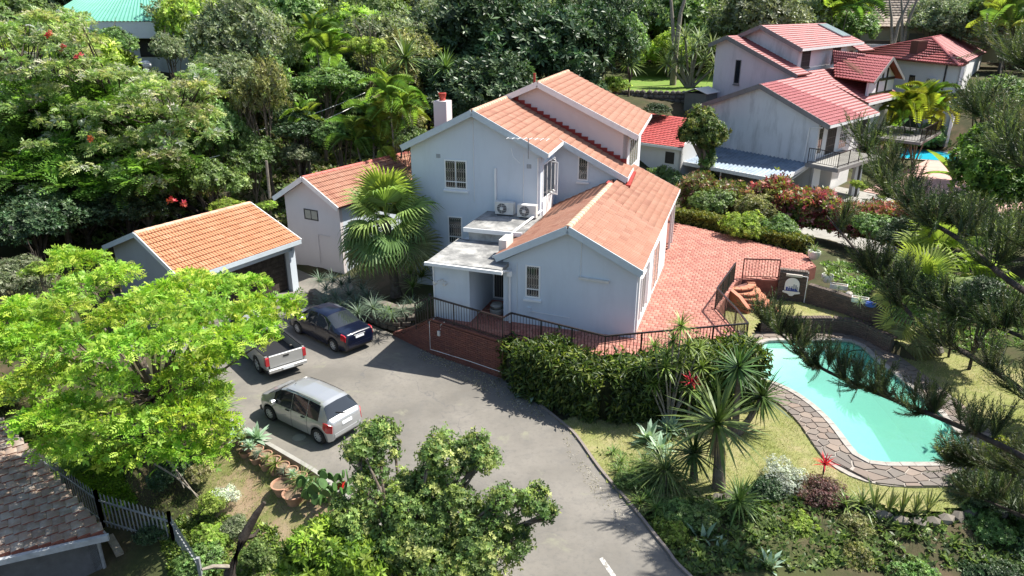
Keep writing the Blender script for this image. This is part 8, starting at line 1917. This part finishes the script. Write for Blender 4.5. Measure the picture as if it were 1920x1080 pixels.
# prickly pear beside the pots
pc0 = at(615, 935, -.2); t = thing('prickly_pear', 'clump of green prickly pear pads right of the two large pots', 'cactus', tuple(pc0)); rng_ = np.random.default_rng(9)
pd = MB(); ring = [(.5 * math.sin(a) * (.8 + .2 * math.cos(a)), 0, .5 - .5 * math.cos(a)) for a in np.linspace(0, 2 * math.pi, 10, endpoint=False)]; pd.prism([(x, -.06, z) for x, y, z in ring], (0, .12, 0)); pdm = unit_mesh('pad', pd, plain('cactus_green', (.06, .13, .03), .5, 0, .25, 6))
for k in range(46):
    a = rng_.random() * 6.28; r_ = rng_.random() ** .5 * .62; z = rng_.random() * .55; s_ = rng_.uniform(.22, .36); az = rng_.random() * 3.14; tl = rng_.normal(0, .35); x = V3(math.cos(az), math.sin(az), 0); y0_ = V3(-math.sin(az), math.cos(az), 0); zz = unit(V3(0, 0, 1) + y0_ * tl + x * rng_.normal(0, .3)); y1 = unit(np.cross(zz, x)); x1 = np.cross(y1, zz)
    put(pdm, 'pad', t, m4(pc0 + V3(r_ * math.cos(a) * 1.2, r_ * math.sin(a), z), x1 * s_, y1 * s_, zz * s_))
rosette('red', 'small reddish succulent rosette behind the prickly pear', at(640, 918, .05), .22, 'succulent')
# dead trunk
dt = thing('dead_tree', 'broken grey dead trunk leaning on the bank at the bottom left', 'dead tree', tuple(at(432, 1070, -1.0)))
k0, k1, k2, k3 = at_y(430, 1075, 13.6), at_y(455, 1010, 13.9), at_y(480, 965, 14.1), at_y(496, 942, 14.2)
q = MB(); q.tube([k0 - V3(0, 0, .4), k0, k1, k2, k3], [.17, .15, .12, .09, .05], 8); q.build('trunk', M['bark_dark'], dt, 60)
q = MB(); q.tube([k1, at_y(475, 1005, 14.2), at_y(486, 992, 14.3)], [.07, .05, .03], 6); q.build('branch', M['bark_dark'], dt, 60)
q = MB(); q.tube([k0 + V3(0, 0, .2), at_y(400, 1062, 13.3), at_y(378, 1068, 13.1)], [.06, .05, .03], 6); q.build('branch', M['bark_pale'], dt, 60)
SH = 'shrub'
def bush(kind, label, px, py, z, rpx, v=.85, name='garden_bush', **k):
    p = at(px, py, z); f = depth(p) / CAM_F; return grow(kind, name, label, SH, p, rpx * f, rpx * f * v, trunk=False, **k)
bush('dark', 'dark tangled shrub on the bank under the bright tree', 320, 880, -.3, 46); bush('dark', 'dark shrub in deep shade under the bright tree, upper part of the bank', 240, 820, -.2, 50); bush('olive', 'dry olive shrub beside the dark tangle on the bank', 375, 885, -.2, 28)
bush('silver', 'pale shrub with whitish leaf tips on the bank', 425, 930, -.35, 24); bush('lime', 'yellow leaved shrub on the bank near the bottom edge', 395, 1005, -.7, 36); bush('mid', 'green climbing shrub round the dead trunk', 482, 1040, -.6, 32, 1.2); bush('mid', 'green shrub left of the dead trunk foot', 375, 1055, -1.0, 44); bush('lime', 'small yellowish shrub beside the pale grey one', 400, 945, -.4, 28); bush('grey', 'weedy grey green bush on the bank below the pots', 440, 985, -.6, 24)
bush('mid', 'green bush at the left edge by the palisade fence', 15, 740, -.4, 34); bush('fern', 'ferny plant inside the fence at the left edge', 40, 800, -.9, 46, .5); bush('fern', 'ferny plant between the fence and the mossy roof', 120, 880, -1.2, 42, .5); bush('dark', 'dark bush behind the short fence run', 290, 1000, -1.2, 34)
for k, (a, b_) in enumerate((((300, 850), (372, 935)), ((318, 862), (345, 915)), ((290, 870), (372, 930)))):
    q = MB(); A_, B_ = at(a[0], a[1], .3), at(b_[0], b_[1], -.3); q.tube([A_, (A_ + B_) / 2 + V3(0, 0, .1), B_], [.03, .025, .012], 5); props(q.build('dead_branch', M['bark_pale']), ['bare fallen branch lying across the dark tangle on the bank, longest one', 'short bare stick in the dark tangle on the bank', 'thin bare branch lowest in the dark tangle on the bank'][k], 'branch')

# ------------------------------------------------------------------ ground cover (uncounted)
def cover(name, poly, n, L, tpl, cols, seed, label, mat='leaf', zoff=.02, upw=1.0, lay=.5, cat='ground cover', holes=()):
    rng = np.random.default_rng(seed); P_ = np.array(poly)[:, :2]; lo, hi = P_.min(0), P_.max(0); xy = rng.uniform(lo, hi, (n * 3, 2)); ok_ = inpoly(xy[:, 0], xy[:, 1], poly)
    for h_ in holes: ok_ &= ~inpoly(xy[:, 0], xy[:, 1], h_)
    xy = xy[ok_][:n]; n = len(xy); dn_ = np.sin(xy[:, 0] * 1.7 + seed) * np.sin(xy[:, 1] * 2.1); keep = rng.random(n) < (.62 + .38 * dn_); xy = xy[keep]; n = len(xy)
    z = np.array([gz(x, y) for x, y in xy]) if zoff is not None and not isinstance(zoff, tuple) else np.full(n, zoff[0]); z = z + (zoff if not isinstance(zoff, tuple) else 0)
    P = np.c_[xy, z]; Y = unit(sphere_dirs(n, -.2, rng) * lay + np.array([0, 0, upw])); Z = unit(sphere_dirs(n, -.5, rng) + np.array([0, 0, .6]))
    v, f, t = stamp(tpl[0], tpl[1], P, Y, Z, L * (.6 + .8 * rng.random(n)), pal_(cols, n, rng, .22)); o = link(np_mesh(name, v, f, M[mat], t), name, kind='stuff'); return props(o, label, cat)
BL = T_blade(.10, .35, 2, .3)
cover('lawn_grass', LAWN_S, 90000, .075, BL, [(.18, .21, .07), (.25, .245, .10), (.33, .29, .16), (.15, .20, .06)], 1, 'short dry grass of the lawn round the pool', zoff=(.015,), lay=.9, cat='grass', holes=[offset(POOL, 1.12)])
cover('lawn_grass', UP_LAWN, 12000, .075, BL, [(.22, .22, .06), (.32, .27, .10), (.17, .21, .05)], 2, 'short grass of the small upper lawn by the steps', zoff=(.645,), lay=.9, cat='grass')
BANK = [at(400, 770, -.1), at(455, 822, -.15), at(600, 905, -.25), at(660, 955, -.2), at(640, 1090, -.6), at(420, 1110, -1.2), at(360, 1100, -1.5), at(330, 1030, -1.5), at(195, 985, -1.5), at(-20, 830, -1.1), at(-20, 700, -.6), at(200, 740, -.3)]
cover('bank_grass', BANK, 30000, .10, BL, [(.10, .15, .03), (.16, .20, .05), (.22, .20, .08), (.08, .12, .025)], 3, 'patchy grass and weeds on the bank left of the drive', lay=.9, cat='grass')
bkp = [at(395, 795, -.2), at(455, 822, -.15), at(600, 903, -.25), at(650, 950, -.2), at(570, 1000, -.4), at(500, 1090, -.8), at(400, 1095, -1.2), at(385, 960, -.9), at(370, 900, -.5)]
o_ = turf('bank_soil', bkp, None, 0, dual('sunny_bank_soil', (.27, .195, .125), (.17, .185, .06), .9, .42, .6, .95, 22, .5, (.33, .25, .165), .5)); mv = o_.data.vertices
for vtx in mv: vtx.co.z = gz(vtx.co.x, vtx.co.y) + .035
cover('bank_weeds', [at(60, 760, -1), at(150, 800, -1), at(215, 870, -1), at(260, 950, -1.3), at(200, 965, -1.4), at(90, 840, -1.2)], 9000, .11, SP, [(.12, .24, .02), (.17, .30, .03), (.09, .18, .02)], 4, 'bright green ground cover inside the palisade fence', mat='leaf_soft', lay=.6)
cover('bank_weeds', [at(300, 1000, -1.4), at(380, 960, -1), at(520, 985, -.5), at(540, 1090, -.8), at(330, 1120, -1.5)], 4500, .12, SP, [(.10, .17, .03), (.16, .22, .04), (.07, .12, .02)], 5, 'leafy weeds at the foot of the bank by the dead trunk', lay=.6)
cover('fallen_leaves', [at(790, 655), at(870, 682), at(945, 722), at(1000, 760), at(1045, 800), at(1000, 790), at(930, 745), at(850, 705), at(780, 670)], 2600, .06, LF, [(.36, .33, .27), (.28, .25, .19), (.20, .19, .12)], 6, 'pale fallen leaves and grit along the foot of the brick wall', zoff=(.006,), upw=.02, lay=1.2, cat='leaf litter')
cover('fallen_leaves', [at(1050, 800), at(1100, 868), at(1160, 950), at(1230, 1060), at(1130, 960), at(1060, 850)], 900, .05, LF, [(.36, .33, .27), (.28, .25, .19), (.40, .38, .33)], 7, 'pale fallen leaves on the drive beside the planted bed', zoff=(.006,), upw=.02, lay=1.2, cat='leaf litter')
SLOPE = [V3(-34, 34, 0), V3(-12, 38, 0), V3(-7, 44, 0), V3(8, 49, 0), V3(6, 62, 0), V3(-30, 62, 0)]
cover('slope_growth', SLOPE, 16000, .45, SP, [(.08, .13, .035), (.12, .18, .05), (.17, .20, .08), (.22, .20, .12)], 8, 'tangled undergrowth covering the slope behind the houses', lay=.7)
BED = [at(1090, 840, 0), at(1180, 948, 0), at(1245, 1030, 0), at(1290, 1090, -.3), at(1500, 1120, -1.2), at(1960, 1120, -1.6), at(1960, 960, -1), at(1720, 975, -.3), at(1560, 935, -.1), at(1430, 915, 0), at(1310, 925, 0), at(1240, 880, 0), at(1180, 850, 0)]
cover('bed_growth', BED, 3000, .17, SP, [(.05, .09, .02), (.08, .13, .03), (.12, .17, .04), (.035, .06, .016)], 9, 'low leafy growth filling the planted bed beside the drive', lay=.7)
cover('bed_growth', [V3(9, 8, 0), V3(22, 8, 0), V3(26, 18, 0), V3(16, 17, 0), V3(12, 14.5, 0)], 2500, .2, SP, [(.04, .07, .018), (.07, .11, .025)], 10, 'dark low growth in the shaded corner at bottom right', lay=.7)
cover('garden_growth', [at(1540, 470, 1.5), at(1700, 470, 1.4), at(1960, 500, .8), at(1960, 640, .4), at(1800, 640, .5), at(1720, 600, 1.2), at(1600, 540, 1.5)], 6000, .16, SP, [(.06, .11, .02), (.10, .16, .03), (.14, .2, .04)], 11, 'low growth under the pine branches behind the garden wall', lay=.7)

# ------------------------------------------------------------------ rock edge of the lawn and the planted bed
rk = thing('rock_wall', 'dark rough stone wall holding the lawn edge above the planted bed', 'wall', tuple(at(1560, 950, -.5)))
ed = spline([at(1290, 945, 0), at(1430, 912, 0), at(1560, 933, 0), at(1720, 974, 0), at(1800, 960, 0), at(1960, 950, 0)], 12); cum2 = np.cumsum([0] + [np.linalg.norm(ed[i + 1] - ed[i]) for i in range(len(ed) - 1)]); rng_ = np.random.default_rng(4); c2 = 0
for r_ in range(4):
    for tt in np.arange(.1 + .2 * (r_ % 2), cum2[-1] - .2, .42):
        j = max(0, min(int(np.searchsorted(cum2, tt)) - 1, len(ed) - 2)); d = unit(ed[j + 1] - ed[j]); o_ = V3(d[1], -d[0], 0); p = ed[j] + d * (tt - cum2[j]) + V3(0, 0, -.12 - .28 * r_) + o_ * (.02 + .07 * r_ + rng_.normal(0, .03)); c2 += 1
        an = rng_.normal(0, .3); put(rockm[c2 % 5], 'stone', rk, m4(p, (d * math.cos(an) + o_ * math.sin(an)) * .5, (o_ * math.cos(an) - d * math.sin(an)) * .4, V3(0, 0, .36)))
for k, (kd, px, py, z, r, lab) in enumerate([('silver', 1470, 895, .15, 40, 'silver white shrub on the edge of the lawn below the pool'), ('maroon', 1545, 925, .0, 50, 'dark reddish brown shrub right of the silver white one'), ('dark', 1430, 920, .0, 40, 'dark shrub between the thick yucca trunk and the silver white shrub'), ('lime', 1505, 988, -.3, 40, 'round bright green clipped bush in the lower bed'), ('mid', 1270, 960, .1, 40, 'mixed green shrub left of the lower agaves'), ('lime', 1255, 1000, -.1, 34, 'yellow green shrub by the drive in the lower bed'), ('mid', 1310, 970, .0, 38, 'green shrub at the foot of the fine leaved fountain'), ('dark', 1360, 1010, -.4, 36, 'dark shrub between the agaves of the lower bed'), ('mid', 1420, 1015, -.5, 40, 'green shrub right of the large pale agave'), ('dark', 1560, 1045, -.9, 60, 'dark spreading shrub at the bottom edge'), ('mid', 1470, 1050, -.8, 44, 'mid green shrub at the bottom edge near the pale agave'), ('dark', 1650, 1040, -.9, 56, 'dark green shrub in the shaded lower bed'), ('mid', 1700, 1050, -1.0, 40, 'green ferny shrub at the bottom in the shaded bed'), ('dark', 1780, 1040, -1.0, 60, 'dark shrub at the bottom right below the round bush'), ('mid', 1850, 985, -.2, 46, 'round dense bush at right in the shade'), ('dark', 1900, 1040, -.8, 66, 'dark shrub in the bottom right corner'), ('dark', 1830, 915, .3, 56, 'dark shrub by the near corner of the pool paving'), ('dark', 1905, 930, .6, 60, 'dark shrub at the right edge below the yellow bush'), ('olive', 1610, 985, -.2, 34, 'olive shrub hanging over the rock wall'), ('mid', 1225, 890, .15, 30, 'leafy green plant between the agaves and the fountain'), ('mid', 1185, 905, .1, 28, 'low green shrub along the kerb in the bed'), ('mid', 1330, 1060, -.6, 40, 'green shrub at the bottom edge right of the drive'), ('dark', 1500, 1085, -1.1, 50, 'dark shrub at the very bottom edge below the clipped bush'), ('mid', 1620, 1085, -1.2, 46, 'green shrub at the very bottom edge under the dark spreading one'), ('dark', 1720, 1090, -1.2, 56, 'dark shrub at the very bottom edge toward the right corner'), ('olive', 1400, 1080, -.9, 36, 'olive shrub at the very bottom edge beside the pale agave')]):
    bush(kd, lab, px, py, z, r, .8)
rb_ = np.random.default_rng(31)
for k in range(26):
    px, py = rb_.uniform(1330, 1930), rb_.uniform(985, 1100)
    if py < 990 + max(0, 1420 - px) * .3: continue
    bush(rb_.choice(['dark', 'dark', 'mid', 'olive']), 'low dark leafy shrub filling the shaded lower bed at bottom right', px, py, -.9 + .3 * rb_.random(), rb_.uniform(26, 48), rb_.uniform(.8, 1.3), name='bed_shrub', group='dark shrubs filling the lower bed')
lobed_tree('yellow_bush', 'glowing yellow leaved bush at the right edge by the pool', at(1890, 900, .0), [(1885, 858, 17.0, 34), (1905, 875, 16.9, 34), (1870, 880, 16.9, 26)], 240, 7, .13, SP, YEL, 44, mat='leaf_soft', spread=.1, cat=SH, r0=.04)
for k, (px, py, s, kd) in enumerate([(1640, 955, .75, 'snake'), (1665, 960, .7, 'snake'), (1690, 962, .75, 'snake'), (1715, 965, .7, 'snake'), (1740, 960, .7, 'snake'), (1615, 948, .6, 'strap'), (1585, 950, .5, 'strap')]): rosette(kd, 'upright strap leaved plant standing along the lower lawn edge', at(px, py, -.02), s, 'strap_plant', group='strap plants along the lower lawn edge')
for k, (px, py, s) in enumerate([(1430, 985, .6), (1400, 1000, .55), (1455, 1010, .6), (1425, 1030, .5), (1540, 1000, .5), (1375, 985, .5), (1480, 1030, .5), (1600, 1010, .55), (1650, 1000, .5), (1710, 1010, .5), (1285, 1000, .5), (1260, 1040, .4)]): rosette('grass', 'grassy tuft growing in the lower planted bed', at(px, py, -.4), s, 'grass_tuft', 'grass', group='grassy tufts in the lower bed')
for k, (px, py, s) in enumerate([(1150, 850, .35), (1165, 868, .4), (1180, 890, .4), (1195, 910, .42), (1215, 935, .4), (1230, 955, .42), (1170, 905, .35), (1245, 975, .4)]): rosette('strap', 'low strap leaved plant along the kerb of the planted bed', at(px, py, .05), s, 'kerb_plant', group='strap plants along the kerb')

# ------------------------------------------------------------------ ivy covered tree by the carport, leafy tree and others at right
iv = at(1320, 352, .7); ivt = lobed_tree('ivy_tree', 'round headed tree with ivy wrapped trunk before the stained white house', iv, [(1318, 245, iv[1], 36), (1298, 252, iv[1] - .2, 24), (1338, 250, iv[1] + .2, 24), (1315, 225, iv[1], 24), (1330, 268, iv[1] - .3, 20)], 420, 7, .22, SP, [(.06, .10, .025), (.09, .13, .035), (.14, .15, .04)], 45, r0=.3, spread=.22, flat=.9)
v, f, ti = crown_geo([((0, 0, .7), (.6, .6, .9)), ((0, 0, 2.0), (.5, .5, .9)), ((.3, 0, .1), (.9, .7, .6))], 200, 7, .2, SP, [(.07, .13, .03), (.10, .17, .04), (.2, .25, .1)], seed=46, spread=.2); link(np_mesh('ivy', v, f, M['leaf'], ti), 'ivy', ivt, origin=iv)
lf0 = V3(*at_y(1865, 360, 38)[:2], 1.0)
lobed_tree('leafy_tree', 'broad leafy tree with glossy sunlit leaves at the right edge', lf0, [(1860, 300, 38, 66), (1905, 290, 38, 60), (1830, 330, 37.5, 44), (1880, 350, 37.5, 58), (1920, 350, 37, 50), (1870, 260, 38.5, 40)], 900, 7, .26, SP, [(.07, .14, .02), (.11, .19, .03), (.15, .24, .035), (.05, .10, .018)], 47, spread=.28, r0=.2)
for k, (kd, px, py, y, r, lab) in enumerate([('mid', 1740, 258, 70, 44, 'green shrub behind the blue pool'), ('mid', 1700, 262, 61, 24, 'shrub below the yellow palms by the hipped roof house'), ('dark', 1850, 200, 56, 60, 'dark tree right of the hipped roof house'), ('mid', 1900, 200, 52, 70, 'green tree at the right edge above the leafy tree'), ('dark', 1880, 440, 30, 60, 'dark tree under the leafy one at the right edge'), ('lime', 1650, 262, 60, 26, 'shrub in front of the white patio wall'), ('dark', 1700, 440, 33, 50, 'dark bush behind the bright fan palm'), ('mid', 1800, 400, 36, 60, 'green bush below the leafy tree'), ('dark', 1690, 530, 26, 50, 'dark bush in the shade behind the garden wall'), ('dark', 1850, 560, 24, 60, 'dark bush at right under the pine branches'), ('dark', 1800, 580, 25, 44, 'dark bush right of the leaning palm'), ('grey', 1800, 40, 92, 90, 'silvery thin crowned tree before the beige house'), ('mid', 1900, 30, 88, 90, 'green tree in the top right corner'), ('grey', 1760, 30, 90, 50, 'grey leaved tree top right next to the silvery one'), ('mid', 1590, 60, 88, 50, 'palm backed green tree above the solar collector'), ('lime', 1640, 15, 112, 60, 'yellow flecked tree on the skyline above the beige house')]):
    gpx(kd, 'garden_tree', lab, 'tree', px, py, y, r)
for k, (px, py, y, h, lab) in enumerate([(1690, 95, 90, 7, 'bare forked grey trunk before the beige house, left one'), (1672, 95, 88, 6, 'bare slender trunk beside the forked one'), (1265, 110, 72, 8, 'tall bare pale trunk in the woods behind the back lawn')]):
    p = at_y(px, py, y); g = gz(p[0], p[1]); q = MB(); q.tube([V3(p[0], p[1], g - .3), p, p + V3(.2, 0, h * .5)], [.35, .28, .2], 7); q.tube([p, p + V3(-.7, 0, h * .6), p + V3(-1.3, .3, h)], [.22, .15, .08], 6); q.tube([p + V3(.2, 0, h * .5), p + V3(1.2, .2, h)], [.18, .08], 6); props(q.build('bare_trunk', M['bark_pale'], None, 60), lab, 'tree')

# ------------------------------------------------------------------ pine whose long branches reach in from the right
def needle_cord(seed, n=46, L=1.0):
    """a curved rope-like twig thick with short forward swept needles"""
    V, F = [], []
    for k in range(n):
        t = k / n; c = np.array([0, t * .92, .30 * t * t]); a = k * 2.4; d = np.array([math.cos(a), 1.15, math.sin(a) + .3 * t]); d /= np.linalg.norm(d); l_ = .15 * (1.15 - .45 * t); s_ = np.cross(d, [0, 1, 0]); s_ /= np.linalg.norm(s_); b0 = len(V); V += [c - s_ * .013, c + d * l_, c + s_ * .013]; F.append((b0, b0 + 1, b0 + 2))
    b0 = len(V); V += [np.array([-.016, 0, 0]), np.array([.016, 0, 0]), np.array([0, .92, .30])]; F.append((b0, b0 + 1, b0 + 2)); return np.array(V), np.array(F)
NC = needle_cord(1)
PINEC = [(.036, .055, .022), (.05, .072, .028), (.03, .042, .018), (.10, .125, .04), (.07, .07, .038)]
pine = thing('pine_tree', 'dark pine standing outside the frame, its long needled branches reaching over the pool', 'tree', (10.6, 8.4, gz(10.6, 8.4)))
pbase = wl(pine); q = MB(); q.tube([pbase - V3(0, 0, .5), V3(10.6, 8.4, 5), V3(10.6, 8.4, 13)], [.32, .25, .1], 10); q.build('trunk', M['bark_dark'], pine, 60)
rngn = np.random.default_rng(12)
def pine_branch(pts, dens_, t0=.25, size=.5, r_=.06, bare=0., green=1.):
    P_ = spline([at_y(*p) for p in pts], 6); q = MB(); K = len(P_); q.tube(P_, [r_ * (1 - .75 * k / K) for k in range(K)], 6); seg = np.array(P_); cum = np.concatenate([[0], np.cumsum(np.linalg.norm(seg[1:] - seg[:-1], axis=1))]); pp_, yy, ss = [], [], []
    n_t = int(dens_ * (.52 if r_ > .065 else .40) * cum[-1])
    for k in range(n_t):
        t = cum[-1] * (t0 + (1 - t0) * rngn.random() ** .8); j = min(int(np.searchsorted(cum, t)), K - 1); j = max(j, 1); d = unit(seg[j] - seg[j - 1]); p = seg[j - 1] + d * (t - cum[j - 1]); sd_ = np.cross(d, V3(0, 0, 1)); sg = rngn.choice([-1, 1]); L = size * rngn.uniform(.4, 1.0) * (1.15 - .5 * t / cum[-1])
        e = p + (sd_ * sg * rngn.uniform(.5, 1) + d * rngn.uniform(.2, .9) + V3(0, 0, rngn.uniform(0, .55))) * L; q.tube([p, (p + e) / 2 - V3(0, 0, .05 * L), e], [r_ * .22, r_ * .16, r_ * .08], 4)
        if rngn.random() < bare: continue
        m_ = rngn.integers(15, 24)
        for i in range(m_):
            u_ = rngn.random() ** .6; c = p + (e - p) * u_; dd = unit((e - p) / np.linalg.norm(e - p) * .7 + V3(0, 0, .38) + rngn.normal(0, .42, 3)); pp_.append(c); yy.append(dd); ss.append(rngn.uniform(.40, .75) * size / .5)
    br = q.build('branch', M['bark_dark'], pine, 60)
    if pp_:
        n = len(pp_); v, f, t = stamp(NC[0], NC[1], np.array(pp_), np.array(yy), unit(V3(0, 0, 1) + rngn.normal(0, .3, (n, 3))), np.array(ss), pal_(PINEC, n, rngn, .2) * green); o_ = wl(br); link(np_mesh('needles', v - o_, f, M['leaf'], t), 'needles', br, origin=o_)
pine_branch([(2150, 1010, 9.3), (1960, 880, 11.0), (1800, 800, 12.6), (1640, 735, 14.2), (1540, 690, 15.0), (1490, 650, 15.8), (1437, 602, 16.5)], 9.0, .22, .52, .07)
pine_branch([(2100, 620, 10.5), (1920, 545, 12.5), (1800, 450, 14.5), (1720, 400, 16.0), (1660, 340, 17.5), (1612, 255, 19.0)], 6.0, .22, .6, .07)
pine_branch([(2100, 900, 10), (1900, 720, 12.5), (1730, 610, 15.0), (1640, 510, 17.0), (1580, 440, 18.5), (1550, 405, 19.2)], 5.5, .15, .6, .07, .35)
pine_branch([(2100, 800, 10.5), (1950, 650, 13), (1800, 590, 15), (1680, 540, 17)], 9, .2, .65, .06)
pine_branch([(2100, 420, 11), (1950, 330, 13), (1880, 260, 16), (1835, 195, 18.0)], 8, .25, .6, .06)
pine_branch([(2080, 200, 12), (1970, 150, 14), (1910, 110, 16.5), (1870, 85, 18)], 5, .25, .5, .05)
pine_branch([(2100, 1000, 9.5), (1960, 900, 11.5), (1870, 880, 13), (1780, 860, 14)], 10, .2, .6, .05)
pine_branch([(2080, 560, 11), (1960, 470, 13.5), (1850, 440, 15.5), (1760, 400, 17), (1690, 370, 18)], 8, .2, .6, .05)
pine_branch([(2000, 1000, 11), (1900, 960, 12.5), (1830, 930, 13.5)], 10, .15, .6, .05)
# trees beyond both edges of the frame
rs_ = np.random.default_rng(77); side = []
for k in range(900):
    x, y = rs_.uniform(-60, 85), rs_.uniform(16, 78); px = 960 + CAM_F * x / (y * _c + 10 * _s)
    if -60 < px < 2010 or any((x - a) ** 2 + (y - b_) ** 2 < 30 for a, b_ in side): continue
    side.append((x, y)); r_ = rs_.uniform(2.4, 3.8); g = gz(x, y); grow(rs_.choice(['mid', 'dark', 'olive']), 'garden_tree', 'leafy tree standing beyond the edge of the view', 'tree', V3(x, y, g + r_ * 1.1), r_, r_, group='trees beyond the edges of the view')
